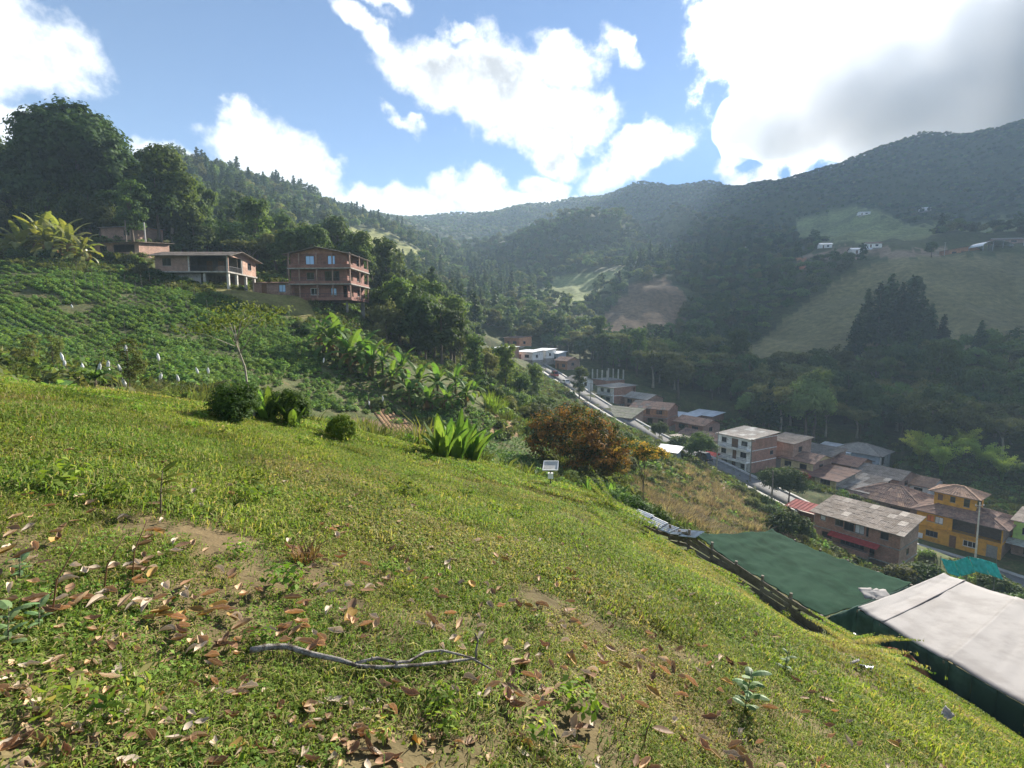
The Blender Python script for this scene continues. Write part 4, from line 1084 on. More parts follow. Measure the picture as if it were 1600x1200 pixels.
for i, (px_, py_, Y_, w_, mt, rf, lb) in enumerate([
    (1600, 400, 322, 16, 'brick_dull', 'fibre', 'dark roofed hilltop barn at the right picture edge'),
    (1362, 402, 350, 12, 'white_wall', 'white_sheet', 'low white building on the bare yard above the meadow'),
    (1378, 400, 352, 9, 'white_wall', 'clay', 'low white house right of the white yard building'),
    (1300, 401, 395, 8, 'white_wall', 'white_sheet', 'small white hut at the left end of bare yard'),
    (1360, 352, 620, 12, 'white_wall', 'white_sheet', 'white farmhouse on the high pale green fields'),
    (1455, 345, 610, 10, 'white_wall', 'white_sheet', 'white shed alone on the high right hand slope'),
    (1180, 372, 500, 10, 'white_wall', 'white_sheet', 'white hut among trees on the dark forested spur'),
    (1215, 368, 500, 12, 'white_wall', 'fibre_pale', 'pale roofed hut among trees on the forested spur'),
    (1062, 384, 560, 9, 'white_wall', 'white_sheet', 'white hut above the pines on the middle spur'),
    (1003, 424, 440, 10, 'white_wall', 'white_sheet', 'white hut at the top of the terraced field'),
    (728, 488, 250, 6, 'white_wall', 'zinc', 'pale hut among dark trees above the banana clump')]):
    Pg = ground(px_, Y_); ppx, ppy = project(Pg)
    h = House('hill_house', lb, px_, float(ppy), Y_, -10, w_, 6, 'scattered huts on the far hills'); h.gable_mat = mt
    h.foundation(); h.storey(0, 3, ALL4(mt), {'front': [(.2,.3,.02,2.2,'door'), (.55,.75,1,2.2,'win')]}); h.roof_gable(3, 4.2, .6, rf, 'x', .5, sw=2.5, sl=3)

# ------------------------------------------------------------------ the road
ROAD = [(840,569,196),(862,582,182),(885,597,170),(930,628,148),(985,660,130),(1050,696,117),(1110,721,108),(1180,756,98),(1270,801,86),(1350,832,84),(1440,862,80),(1520,886,75.5),(1600,913,71),(1720,955,65)]
rp = np.array([at(*q) for q in ROAD]); 
t_ = np.linspace(0, len(rp) - 1, 120); rpx = np.stack([np.interp(t_, np.arange(len(rp)), rp[:, k]) for k in range(3)], -1)
for _ in range(3): rpx[1:-1] = (rpx[:-2] + rpx[1:-1] * 2 + rpx[2:]) / 4
for _ in range(8): rpx[1:-1, 2] = (rpx[:-2, 2] + rpx[1:-1, 2] * 2 + rpx[2:, 2]) / 4
tn = np.gradient(rpx, axis=0); tn[:, 2] = 0; tn = unit(tn); sd_ = np.stack([tn[:, 1], -tn[:, 0], np.zeros(len(tn))], -1)
def ribbon(name, w0, w1, dz, mat, skirt=2.0):
    L_, R_ = rpx + sd_ * w0 + [0, 0, dz], rpx + sd_ * w1 + [0, 0, dz]
    n = len(rpx); V_ = np.concatenate([L_, R_, L_ - [0, 0, skirt], R_ - [0, 0, skirt]]); i = np.arange(n - 1)
    F_ = np.concatenate([np.stack([i, i + 1, n + i + 1, n + i], -1), np.stack([2*n + i, 2*n + i + 1, i + 1, i], -1), np.stack([n + i, n + i + 1, 3*n + i + 1, 3*n + i], -1)])
    return structure(new_mesh_obj(name, np_mesh(name, V_, F_, mat)))
M['asphalt'] = plain_mat('worn_concrete_road', (.19,.185,.18), .9, 1.2, .25, .25, stain=(.12,.115,.11))
M['kerb'] = plain_mat('kerb_concrete', (.33,.32,.3), .9, 1.5, .25, .2, stain=(.2,.19,.17))
ROADPTS.append(rpx[::2])
ribbon('road', -2.3, 2.3, 0, M['asphalt'])
ribbon('pavement', 2.3, 3.6, .13, M['kerb']); ribbon('pavement', -3.2, -2.3, .13, M['kerb'])
ths = np.concatenate([np.linspace(-180, -66, 58)[:-1], np.linspace(-66, 66, 880), np.linspace(66, 180, 58)[1:]])
rs = np.exp(np.concatenate([[math.log(.03), math.log(.1)], np.linspace(math.log(.25), math.log(2150), 430)]))
TH, RR = np.meshgrid(np.radians(ths), rs)
GX, GY = RR * np.sin(TH), RR * np.cos(TH)
GZ = H(GX, GY)
nr, nt = GX.shape
GPX, GPY = project(np.stack([GX, GY, GZ], -1))
colr = np.empty((nr, nt, 3), np.float32)
colr[:] = (.06, .075, .025)
front = GY > 1
jx = fbm(GX / 9, GY / 9, 3, 50) * 10; jy = fbm(GX / 9, GY / 9, 3, 60) * 8
fg_w = np.clip((40 - RR) / 6, 0, 1) * (fore(np.clip(GX,-80,80), np.clip(GY,-80,80)) > valley(GX, GY) - .3)
for nm, (poly, y0, y1, c_) in COVER.items():
    mk = inpoly(GPX + jx, GPY + jy, poly) & front & (GY > y0) & (GY < y1)
    colr[mk] = c_
far = RR > 450
fw = np.clip(fbm(GX / 60, GY / 60, 3, 71) * 2.2, 0, 1)[..., None]
colr = np.where(far[..., None] & (colr[..., :1] < .056), colr * (1 - fw * .0) , colr)
near_c = np.array([.125, .10, .05])
colr = colr * (1 - fg_w[..., None]) + near_c * fg_w[..., None]
V = np.stack([GX, GY, GZ], -1).reshape(-1, 3)
idx = np.arange(nr * nt).reshape(nr, nt)
Fq = np.stack([idx[:-1, :-1], idx[:-1, 1:], idx[1:, 1:], idx[1:, :-1]], -1).reshape(-1, 4)[:, ::-1]

gm = bpy.data.materials.new('ground_cover'); gm.use_nodes = True
_g = NT(gm.node_tree); _b = gm.node_tree.nodes['Principled BSDF']
_pos = _g.n('ShaderNodeNewGeometry').outputs['Position']
_cc = _g.attr('cover', 'Color')
_n1 = _g.noise(_pos, .35, 6, .6); _n2 = _g.noise(_pos, 3.0, 5, .6); _n3 = _g.noise(_pos, .03, 5, .6)
_v = _g.m('MULTIPLY', _g.lin(_n1, .3, .7, .65, 1.35), _g.m('MULTIPLY', _g.lin(_n2, .3, .7, .7, 1.3), _g.lin(_n3, .3, .7, .7, 1.3)))
_col = _g.scale(_cc, _v)
_col = _g.mix(_g.lin(_g.noise(_pos, 1.1, 4, .6), .48, .66, 0, .45), _col, _g.scale((.16,.11,.06), _v))
_g.link(_col, _b.inputs['Base Color']); _b.inputs['Roughness'].default_value = .95
_b.inputs['Specular IOR Level'].default_value = .1
_bp = _g.n('ShaderNodeBump'); _bp.inputs['Strength'].default_value = .6; _bp.inputs['Distance'].default_value = .12
_g.link(_n2, _bp.inputs['Height']); _g.link(_bp.outputs[0], _b.inputs['Normal'])
tm = np_mesh('terrain', V, Fq, gm, {'cover': ('POINT', colr.reshape(-1, 3))}, True)
terrain = structure(new_mesh_obj('terrain', tm))

# ------------------------------------------------------------------ air
hz = bpy.data.materials.new('haze_air'); hz.use_nodes = True
_h = NT(hz.node_tree)
for _n_ in list(hz.node_tree.nodes): hz.node_tree.nodes.remove(_n_)
_pv = _h.n('ShaderNodeVolumePrincipled')
_pv.inputs['Color'].default_value = (.58, .78, 1.0, 1)
_pv.inputs['Density'].default_value = 0.00032
_pv.inputs['Anisotropy'].default_value = 0.0
_ho = _h.n('ShaderNodeOutputMaterial'); _h.link(_pv.outputs[0], _ho.inputs['Volume'])
zlo, zhi = float(GZ.min()) - 1.5, max(float(GZ.max()) + 40, 330)
print('TERRAIN z', GZ.min(), GZ.max())
haze = MB().box(-2250, 2250, -2250, 2250, zlo, zhi).build('haze', hz)
haze['kind'] = 'stuff'

# ------------------------------------------------------------------ the dark cloud in front of the sun (real, it shades the valley)
cm = bpy.data.materials.new('cloud_vapour'); cm.use_nodes = True
_h = NT(cm.node_tree)
for _n_ in list(cm.node_tree.nodes): cm.node_tree.nodes.remove(_n_)
_pv = _h.n('ShaderNodeVolumePrincipled')
_pv.inputs['Color'].default_value = (.96, .97, 1.0, 1)
_pv.inputs['Density'].default_value = 0.0165
_pv.inputs['Anisotropy'].default_value = 0.3
_ho = _h.n('ShaderNodeOutputMaterial'); _h.link(_pv.outputs[0], _ho.inputs['Volume'])
CLOUD_D = 1800.0
crng = random.Random(5)
cb = MB()
def cloud_ball(px, py, rpx, D, seg=10, deep=.5):
    p = px_dir(px, py); p = p / math.hypot(p[0], p[1]) * D
    r = rpx / 800 * D
    vs, fs = [], []
    for i in range(seg + 1):
        a = math.pi * i / seg
        for j in range(2 * seg):
            b = math.pi * j / seg
            ca, sa = p[0] / D, p[1] / D; uu, ww = r * 1.1 * math.sin(a) * math.cos(b), r * deep * math.sin(a) * math.sin(b)
            vs.append((p[0] + sa * uu + ca * ww, p[1] - ca * uu + sa * ww, max(p[2] + r * math.cos(a), 432 + 6 * math.sin(b * 3 + px))))
    for i in range(seg):
        for j in range(2 * seg):
            fs.append((i*2*seg + j, (i+1)*2*seg + j, (i+1)*2*seg + (j+1) % (2*seg), i*2*seg + (j+1) % (2*seg)))
    cb.add(vs, fs)
for (cx_, cy_, r_) in [(1128,200,26),(1165,195,40),(1165,230,26),(1220,190,56),(1240,215,44),(1290,165,66),(1350,190,70),(1370,140,78),(1440,170,84),(1460,110,84),(1540,140,100),(1560,70,90),(1650,120,120),(1680,40,110),(1790,90,150),(1800,0,130),(1960,40,180),(2150,40,180)]:
    for k in range(3):
        cloud_ball(cx_ + crng.uniform(-24, 24), cy_ + crng.uniform(-16, 10), r_ * crng.uniform(.72, 1.0), CLOUD_D + crng.uniform(-30, 110), deep=.58 if cx_ < 1300 else .6)
cloud = cb.build('cloud', cm)
cloud['kind'] = 'stuff'
cloud['label'] = 'large dark grey cloud hanging over the mountain at upper right'
md = cloud.modifiers.new('join', 'REMESH'); md.mode = 'VOXEL'; md.voxel_size = 14.0
tx = bpy.data.textures.new('billow', 'CLOUDS'); tx.noise_scale = 130; tx.noise_depth = 4
dm = cloud.modifiers.new('billow', 'DISPLACE'); dm.texture = tx; dm.strength = 60; dm.mid_level = .62; dm.texture_coords = 'GLOBAL'
sm = cloud.modifiers.new('soften', 'SMOOTH'); sm.factor = .5; sm.iterations = 4
# ------------------------------------------------------------------ the wood in the valley and on the slopes
KINDS = {
 'round_a': (tree_proto('round', 1, 9, 8, M['broad'], 90, 42, .55, 1.0), 'rounded dark green broadleaf tree'),
 'round_b': (tree_proto('round', 2, 10, 8.5, M['broad_olive'], 90, 42, .55, 1.05), 'olive green broadleaf tree'),
 'tall_a': (tree_proto('tall', 3, 13, 6.5, M['broad'], 95, 40, .55, 1.0), 'tall narrow dark green tree'),
 'flat_a': (tree_proto('flat', 4, 8.5, 11, M['broad_olive'], 95, 40, .5, 1.0, 'bark_pale'), 'flat topped spreading tree'),
 'dark_a': (tree_proto('round', 5, 11, 8, M['dark'], 95, 42, .6, 1.05), 'very dark dense tree'),
}
KN = list(KINDS)
# joined low versions for the far woods
def far_proto(kind, seed, H_, W_, mat, nclump, per, leaf, clump):
    if kind == 'conifer': return conifer_proto(seed, H_, W_, mat, leaf, .6)[1]
    return tree_proto(kind, seed, H_, W_, mat, nclump, per, leaf, clump)[1]
FAR = [far_proto('round', 31, 9, 8.5, M['broad'], 40, 22, 1.0, 1.3), far_proto('round', 32, 10, 9, M['broad_olive'], 40, 22, 1.0, 1.3), far_proto('tall', 33, 13, 7, M['dark'], 40, 22, 1.0, 1.3),
       far_proto('flat', 34, 8, 11, M['broad'], 44, 20, 1.0, 1.3), far_proto('conifer', 35, 15, 6, M['pine'], 0, 0, .8, 0), far_proto('round', 36, 8, 8, M['broad_light'], 40, 22, 1.0, 1.3)]
KEEP_OUT = [  # outline in the photograph, distance range: no wood here
 (FIELD, 0, 90), ([(-400,380),(0,395),(120,380),(200,385),(260,400),(580,430),(600,520),(560,600),(-400,700)], 0, 102),
 ([(720,560),(770,500),(860,540),(900,560),(1000,598),(1130,652),(1300,708),(1400,740),(1620,805),(1900,900),(1900,1300),(700,1300),(700,640)], 0, 215),
 ([(540,420),(790,470),(790,680),(540,660)], 0, 87),
 ([(1285,374),(1780,368),(1780,412),(1285,410)], 285, 580), ([(1375,680),(1610,680),(1610,830),(1375,765)], 80, 121), ([(1150,640),(1320,640),(1320,730),(1150,700)], 95, 139),
] + [(COVER[k][0], COVER[k][1], COVER[k][2]) for k in ('meadow', 'flat_meadow', 'scar', 'terrace', 'left_slope', 'far_fields', 'yard', 'red_cut', 'dry', 'verge', 'bank', 'lawn')]
def wood_points(sp, r0, r1, seed, dens=None):
    g = np.random.default_rng(seed)
    n = int(r1 / sp) + 1
    ax = np.arange(-n, n + 1) * sp; ay = np.arange(0, n + 1) * sp
    X, Y = np.meshgrid(ax, ay); X = X.ravel() + g.uniform(-.45, .45, X.size) * sp; Y = Y.ravel() + g.uniform(-.45, .45, Y.size) * sp
    r = np.hypot(X, Y); k = (r >= r0) & (r < r1) & (Y > 20) & (np.abs(X) < Y * 1.18 + 25)
    X, Y = X[k], Y[k]; Z = H(X, Y); px, py = project(np.stack([X, Y, Z], -1))
    ok = np.ones(len(X), bool)
    jj = fbm(X / 20, Y / 20, 2, 91) * 16
    for poly, y0, y1 in KEEP_OUT:
        ok &= ~(inpoly(px + jj, py + jj * .6, poly) & (Y > y0) & (Y < y1))
    ok &= np.hypot(X, Y) > 60
    if dens is not None: ok &= dens(X, Y, g)
    return X[ok], Y[ok], Z[ok], px[ok], py[ok]
wx, wy, wz, wpx, wpy = wood_points(6.4, 60, 265, 3)
order = np.argsort(np.hypot(wx, wy))
iv = [i for i in order if -20 < wpx[i] < 1620]
inv = [i for i in iv if wpx[i] < 800][:95] + [i for i in iv if wpx[i] >= 800][:190]
rest = set(order) - set(inv)
wr = random.Random(4)
def wood_place(px, Y):
    if px < 250: return 'on the slope behind the banana palms'
    if px < 460: return 'behind the stilted brick house'
    if px < 620: return 'uphill of the tall brick house'
    if px < 800: return 'in the dark wood beyond the banana clump'
    if px < 960: return 'above the far end of the street'
    if px < 1130: return 'behind the houses with white metal roofs'
    if px < 1300: return 'behind the white balcony house' if Y < 190 else 'at the foot of the cattle meadow'
    if px < 1460: return 'behind the grey roofed houses' if Y < 170 else 'below the conifer clump on the meadow'
    return 'behind the yellow house' if Y < 160 else 'on the shaded slope at the far right'
for i in inv:
    left = wpx[i] < 800
    kn = wr.choices(KN, (2, 1.2, 3, .6, 4) if left else (3, 3, 1.6, 2.6, 1.6))[0]
    pr, lab = KINDS[kn]
    wp = wood_place(wpx[i], wy[i])
    plant_tree('wood_tree', pr, (wx[i], wy[i], wz[i] - .2), lab + ' ' + wp, 'tree', 'trees ' + wp, wr.uniform(.7, 1.15) if left else wr.uniform(.8, 1.4), None, wr.uniform(.85, 1.2))
rest = np.array(sorted(rest), int)
mx_, my_, mz_, mpx, mpy = wood_points(8.0, 265, 640, 5)
fx_, fy_, fz_, fpx, fpy = wood_points(7.5, 640, 1250, 6)
X = np.concatenate([wx[rest], mx_, fx_]); Y = np.concatenate([wy[rest], my_, fy_]); Z = np.concatenate([wz[rest], mz_, fz_])
g_ = np.random.default_rng(8)
sc_ = np.concatenate([g_.uniform(.7, 1.2, len(rest)), g_.uniform(.6, 1.1, len(mx_)), g_.uniform(.42, .75, len(fx_))])
hillL = (X < 0) & (np.hypot(X, Y) < 560) & (fbm(X / 70, Y / 70, 2, 77) > -.15)
pk = g_.random(len(X)); kk = fbm(X / 45, Y / 45, 2, 55) + .5
fi = np.where(pk < .34, 0, np.where(pk < .55, 1, np.where(pk < .7, 2, np.where(pk < .86, 3, np.where(pk < .97, 5, 4)))))
fi = np.where(hillL & (g_.random(len(X)) < .3), 4, fi)
fi = np.where((np.hypot(X, Y) > 600) & ((fi == 2) | (fi == 4)), g_.integers(0, 2, len(X)), fi)
print('WOOD individuals', len(inv), 'stuff', len(X))
scatter('forest', np.stack([X, Y, Z - .3], -1), np.stack([np.zeros(len(X)), np.zeros(len(X)), g_.uniform(0, 6.28, len(X))], -1), sc_, fi, FAR, 'dense mixed forest covering the far slopes of the valley')

# ------------------------------------------------------------------ named trees and shrubs
def shrub_proto(seed, W_, H_, mat, ncl, per, leaf, clump):
    g = random.Random(seed); ells = [(0, 0, H_ * .42, W_ * .34, W_ * .34, H_ * .45)] + [(math.cos(a) * W_ * .28, math.sin(a) * W_ * .28, H_ * g.uniform(.22, .5), W_ * .2, W_ * .2, H_ * g.uniform(.25, .42)) for a in (g.uniform(0, 6.28) for _ in range(5))]
    cm_, c = crown_mesh('crown', mat, ells, ncl, per, leaf, clump, seed, low=-.2)
    return limb_mesh('trunk', M['bark'], H_ * .5, .06, c, seed, fork=.15, count=8), cm_
SHR = {k: shrub_proto(600 + i, 4.0, 3.0, M[k], 95, 40, .26, .55) for i, k in enumerate(('broad', 'dark', 'broad_olive', 'scrub', 'broad_light'))}
SK = {'round_a': 'broad', 'dark_a': 'dark', 'round_b': 'broad_olive', 'scrub_': 'scrub', 'flat_a': 'broad_light', 'tall_a': 'broad'}
def vis(px, py, sink=.08, lim=27.0):
    """place on the near slope seen at this pixel, or on its crest"""
    for q in range(0, 120, 4):
        d = ray(px, py + q); Ys = np.exp(np.linspace(math.log(3.0), math.log(lim), 260)); z = H(d[0] * Ys, Ys); k = np.nonzero(d[2] * Ys < z)[0]
        if len(k): Y = Ys[k[0]]; return (d[0] * Y, Y, float(z[k[0]]) - sink)
    return gp(px, 22)
def near_scale(o, ref=27.0):
    f = o.location[1] / ref; o.scale = tuple(q * f for q in o.scale); return o
def gp(px, Y, sink=.15):
    g = ground(px, Y); return (g[0], g[1], g[2] - sink)
vr = random.Random(21)
big = tree_proto('round', 41, 31, 27, M['dark'], 620, 46, .95, 2.0, trunk=.9)
plant_tree('giant_tree', big, gp(132, 112), 'huge dome shaped dark tree towering over the banana palms', 'tree', s=1.0, rz=.4)
plant_tree('giant_tree', big, gp(20, 122), 'big dark tree at the left picture edge', 'tree', s=.78, rz=2.2)
plant_tree('giant_tree', big, gp(70, 126), 'dark tree crown filling between the dome tree and the left edge', 'tree', s=.72, rz=4)
plant_tree('giant_tree', big, gp(-60, 118), 'dark tree partly beyond the left picture edge', 'tree', s=.8, rz=5)
mid = tree_proto('tall', 42, 20, 12, M['broad'], 300, 44, .75, 1.5, 'bark_pale', trunk=.4)
plant_tree('tall_tree', mid, gp(272, 108), 'tall light leaved tree with bare pale trunk beside the dome tree', 'tree', s=1.0)
plant_tree('tall_tree', mid, gp(240, 118), 'tall tree squeezed between dome tree and pale trunk tree', 'tree', s=.92)
plant_tree('tall_tree', mid, gp(306, 122), 'narrow tall tree right of the pale trunk tree', 'tree', s=.85)
con = [conifer_proto(51 + i, 14, 7, M['pine'], .55, 1.3) for i in range(3)]
for i, (px, Y, s, lb) in enumerate([(350,140,.85,'leftmost dark conifer above the stilted house roof'),(366,146,1.0,'tallest dark conifer above the stilted house roof'),(384,150,.95,'dark conifer above the right half of the stilted house roof'),(402,146,.8,'dark conifer above the veranda end of the stilted house'),(418,150,.85,'dark conifer above the brick annex'),(438,152,.72,'small dark conifer left of the tall brick house'),(300,150,1.2,'tall conifer rising behind the pale trunk tree')]):
    plant_tree('conifer', con[i % 3], gp(px, Y), lb, 'conifer', s=s)
for i, (px, Y, s, lb) in enumerate([(1336,212,1.35,'leftmost conifer of the dark clump on the meadow'),(1352,222,1.75,'second conifer of the dark meadow clump'),(1370,216,2.0,'third conifer of the dark meadow clump'),(1388,226,2.05,'fourth conifer of the dark meadow clump'),(1404,214,1.95,'fifth conifer of the dark meadow clump'),(1420,222,2.0,'sixth conifer of the dark meadow clump'),(1436,216,1.6,'seventh conifer of the dark meadow clump'),(1452,214,1.2,'last low conifer of the dark meadow clump'),(1472,210,.9,'small conifer standing just right of the dark meadow clump'),(1530,190,.95,'lone conifer on the shaded slope right of the clump'),(1640,185,1.5,'conifer at the right picture edge on the slope')]):
    plant_tree('conifer', con[i % 3], gp(px, Y), lb, 'conifer', s=s)
for i, (px, Y, s) in enumerate([(1000,420,1.3),(1015,430,1.5),(1032,440,1.6),(1060,450,1.4),(985,430,1.0),(1085,460,1.3)]):
    plant_tree('conifer', con[i % 3], gp(px, Y), 'conifer in the dark row above the bare red spur', 'conifer', 'conifers above the bare spur', s)
for i, (px, Y, lb) in enumerate([(1430,262,'round tree on the meadow above the conifer clump'),(1388,268,'low bushy tree left of the round meadow tree'),(1455,318,'lone tree at the top edge of the meadow'),(1410,258,'bush on the meadow between two trees')]):
    plant_tree('meadow_tree', KINDS['dark_a'][0], gp(px, Y), lb, 'tree', s=[1.1, .8, .9, .6][i])
pale_round = tree_proto('round', 43, 15, 14, M['pale'], 400, 46, .5, 1.4, trunk=.4)
plant_tree('pale_tree', pale_round, gp(1258, 138), 'large rounded pale green tree behind the white balcony house', 'tree', s=1.12)
plant_tree('pale_tree', pale_round, gp(1168, 150), 'smaller pale green tree left of the large rounded one', 'tree', s=.55)
plant_tree('cypress', con[1], gp(1202, 142), 'dark pointed conifer left of the large rounded pale tree', 'conifer', s=1.05)
plant_tree('cypress', con[2], gp(1365, 132), 'dark pointed conifer right of the large rounded pale tree', 'conifer', s=.9)
# slope between the bananas and the street
for i, (px, Y, kn, s, lb) in enumerate([(742,92,'tall_a',.85,'slender tree right of the last banana plant'),(760,98,'round_b',.9,'olive tree below the far brick house'),(790,92,'tall_a',.9,'tall thin trunked tree left of the far road bend'),(812,98,'round_a',.75,'rounded tree in front of the far road bend'),(835,104,'tall_a',.8,'slim dark tree beside the far road bend'),
        (770,110,'dark_a',.9,'dark tree below the small lone house'),(850,90,'round_a',.55,'low round bush below the far road bend'),(875,86,'dark_a',.5,'low dark bush between road and orange tree'),(905,150,'tall_a',.95,'tall dark tree standing right at the road bend'),(845,82,'dark_a',.5,'dark bush above the little cabbage field'),(805,78,'round_a',.5,'green bush above the bare earth bank'),
        (720,100,'flat_a',.9,'flat topped tree above the banana clump'),(690,92,'dark_a',1.1,'dark tree close behind the banana clump'),(655,90,'dark_a',1.15,'dark tree behind the middle of the banana clump'),(625,92,'tall_a',1.05,'tall dark tree behind the left banana plants'),(600,94,'dark_a',.9,'dark tree just right of the tall brick house'),(672,104,'tall_a',1.25,'tall pale trunked tree in the dark wood'),(705,112,'tall_a',1.2,'leafy tall tree in the dark wood edge')]):
    plant_tree('hillside_tree', SHR[SK[kn]] if 'bush' in lb else KINDS[kn][0], gp(px, Y), lb, 'bush' if 'bush' in lb else 'tree', s=s * 2.2 if 'bush' in lb else s * (.8 if px > 730 else .95))
# trees of the street
street = tree_proto('round', 44, 7, 7, M['dark'], 150, 44, .32, .8, trunk=.16)
for px, Y, s, lb in [(1095,98,.95,'dark bushy tree left of the white balcony house'),(1232,90,1.0,'dark round tree on the pavement right of the white house'),(1205,92,.85,'dark tree beside the round pavement tree'),(1062,104,.6,'bushy tree in front of the roadside shelter'),(1030,120,.7,'bushy tree below the orange brick house'),(1075,138,.75,'dark tree below the white roofed sheds'),(1560,60,.5,'dark bush above the teal netting'),(1600,54,.6,'dark bush at the right edge above the greenhouse'),(1400,56,.55,'olive bush in front of the red awning house corner'),(1440,57,.6,'dark bush between red awning house and netting'),(1470,54,.5,'low bush left of the teal netting'),(1510,50,.45,'low dark bush below the teal netting'),(1570,47,.5,'dark bush behind the greenhouse roof'),(1230,62,.5,'dark bush at the foot of the dry bank')]:
    plant_tree('street_tree', street if s > .62 else SHR['broad_olive' if 'olive' in lb else 'dark'], gp(px, Y), lb, 'tree' if s > .62 else 'bush', s=s if s > .62 else s * 2.6)
for i in range(34):
    px = vr.uniform(1150, 1262); f = (px - 1150) / 112; Y = 82 - 18 * f + vr.uniform(-4, 4)
    plant_tree('roadside_bush', SHR[vr.choice(['broad', 'dark', 'broad_olive', 'scrub'])], gp(px, Y), 'low bush in the thicket between dry bank and road', 'bush', 'thicket between dry bank and road', vr.uniform(.35, .75))
pink = leaf_mat('pink_bloom', (.25,.03,.05), (.38,.06,.10), .3)
pm_ = crown_mesh('crown', pink, [(0, 0, 1.2, 1.6, 1.2, 1.0)], 40, 30, .25, .4, 77)[0]
plant_tree('flowering_bush', (SHR['dark'][0], pm_), gp(1252, 101), 'dark pink flowering bush at the roadside before cream house', 'bush', s=1.0)
# bamboo
def bamboo(seed, H_, n):
    g = np.random.default_rng(seed); mb = MB(); P = []; Nn = []; tt = []
    for i in range(n):
        a = g.uniform(0, 6.28); out = H_ * g.uniform(.25, .5); h = H_ * g.uniform(.75, 1.05); pts = []
        for t in np.linspace(0, 1, 9):
            pts.append((math.cos(a) * (.3 + out * t ** 2.2), math.sin(a) * (.3 + out * t ** 2.2), h * (t - .22 * t ** 3.5)))
        mb.tube(pts, list(np.linspace(.06, .015, 9)), 4)
        k = 210; s = .35 + .65 * g.random(k) ** .8
        q = np.stack([np.interp(s, np.linspace(0, 1, 9), [p[j] for p in pts]) for j in range(3)], -1)
        sp = .95 * np.sin(np.clip((s - .25) / .75, 0, 1) * 2.6)[:, None] + .12
        P.append(q + unit(g.normal(size=(k, 3))) * sp * g.random((k, 1)) ** .5 * np.array([1, 1, .7])); Nn.append(g.normal(size=(k, 3)) * .6 + [0, 0, .8]); tt.append(np.clip(.5 * s + .5 * g.random(k), 0, 1))
    Vx, Fx = leaf_quads(np.concatenate(P), np.concatenate(Nn), .42, .4, g, -.1); tt = np.concatenate(tt)
    me = bpy.data.meshes.new('culms'); me.from_pydata(mb.v, [], mb.f); me.update(); me.materials.append(M['reed'])
    return me, np_mesh('foliage', Vx, Fx, M['bamboo'], {'tint': ('FACE', tt), 'tint2': ('FACE', tt)})
bb = [bamboo(61 + i, 11, 20) for i in range(2)]
for i, (px, Y, s, lb) in enumerate([(1408,112,.62,'leftmost small clump of feathery light green bamboo'),(1438,116,.9,'second clump of feathery light green bamboo'),(1470,112,.95,'third and fullest clump of light green bamboo'),(1500,120,1.0,'tallest clump of feathery light green bamboo'),(1532,114,.8,'fifth clump of light green bamboo'),(1565,108,.72,'rightmost clump of light green bamboo behind yellow house')]):
    e = tag(empty('bamboo_clump', gp(px, Y), vr.uniform(0, 6), s), lb, 'bamboo', 'bamboo clumps behind the yellow house'); new_mesh_obj('culms', bb[i % 2][0], None, e); new_mesh_obj('foliage', bb[i % 2][1], None, e)

# ------------------------------------------------------------------ banana plants, each leaf a piece of its own
def blade(L, W, droop, seed, torn=.5, seg=12, fold=.35, rise=1.0):
    g = random.Random(seed); V_, F_ = [], []
    mid = []; x = z = 0; a = 1.15 * rise
    for i in range(seg + 1):
        mid.append((x, 0, z)); a -= droop / seg * (.5 + i / seg); x += math.cos(a) * L / seg; z += math.sin(a) * L / seg
    wd = [W * .5 * max(.05, math.sin(math.pi * min(1, (i + .6) / (seg + .7))) ** .55) for i in range(seg + 1)]
    for sgn in (-1, 1):
        sag = 0
        for i in range(seg):
            gap = .0 if g.random() > torn else g.uniform(.05, .25); sag = fold * g.uniform(.6, 1.5) if g.random() < torn else (sag or fold)
            p, q = Vector(mid[i]), Vector(mid[i + 1]); q2 = p.lerp(q, 1 - gap); b = len(V_)
            V_ += [p, Vector((p.x, sgn * wd[i], p.z - sag * wd[i])), Vector((q2.x, sgn * (wd[i] + (wd[i+1] - wd[i]) * (1 - gap)), q2.z - sag * wd[i+1])), q]
            F_.append((b, b + 1, b + 2, b + 3) if sgn < 0 else (b + 3, b + 2, b + 1, b))
    V_ = np.array([tuple(v) for v in V_]); F_ = np.array(F_)
    t = np.array([g.random() * .6 + .2 for _ in F_])
    return V_, F_, t
def blade_mesh(name, mat, *a, **k):
    V_, F_, t = blade(*a, **k); return np_mesh(name, V_, F_, mat, {'tint': ('FACE', t), 'tint2': ('FACE', t)})
BL = [blade_mesh('leaf', M['banana'], 2.3, .62, d, 80 + i) for i, d in enumerate((1.2, 1.7, 2.2, 2.7))]
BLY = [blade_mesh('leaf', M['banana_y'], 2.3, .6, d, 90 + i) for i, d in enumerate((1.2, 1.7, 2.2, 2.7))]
BLD = [blade_mesh('withered_leaf', M['deadleaf'], 1.7, .3, 4.2, 96 + i, torn=.8) for i in range(2)]
smb = MB().tube([(0, 0, -.3), (.02, 0, .7), (0, .02, 1.5), (0, 0, 1.95)], [.16, .13, .10, .06], 8)
STEM = bpy.data.meshes.new('stem'); STEM.from_pydata(smb.v, [], smb.f); STEM.update(); STEM.materials.append(M['stem'])
for p in STEM.polygons: p.use_smooth = True
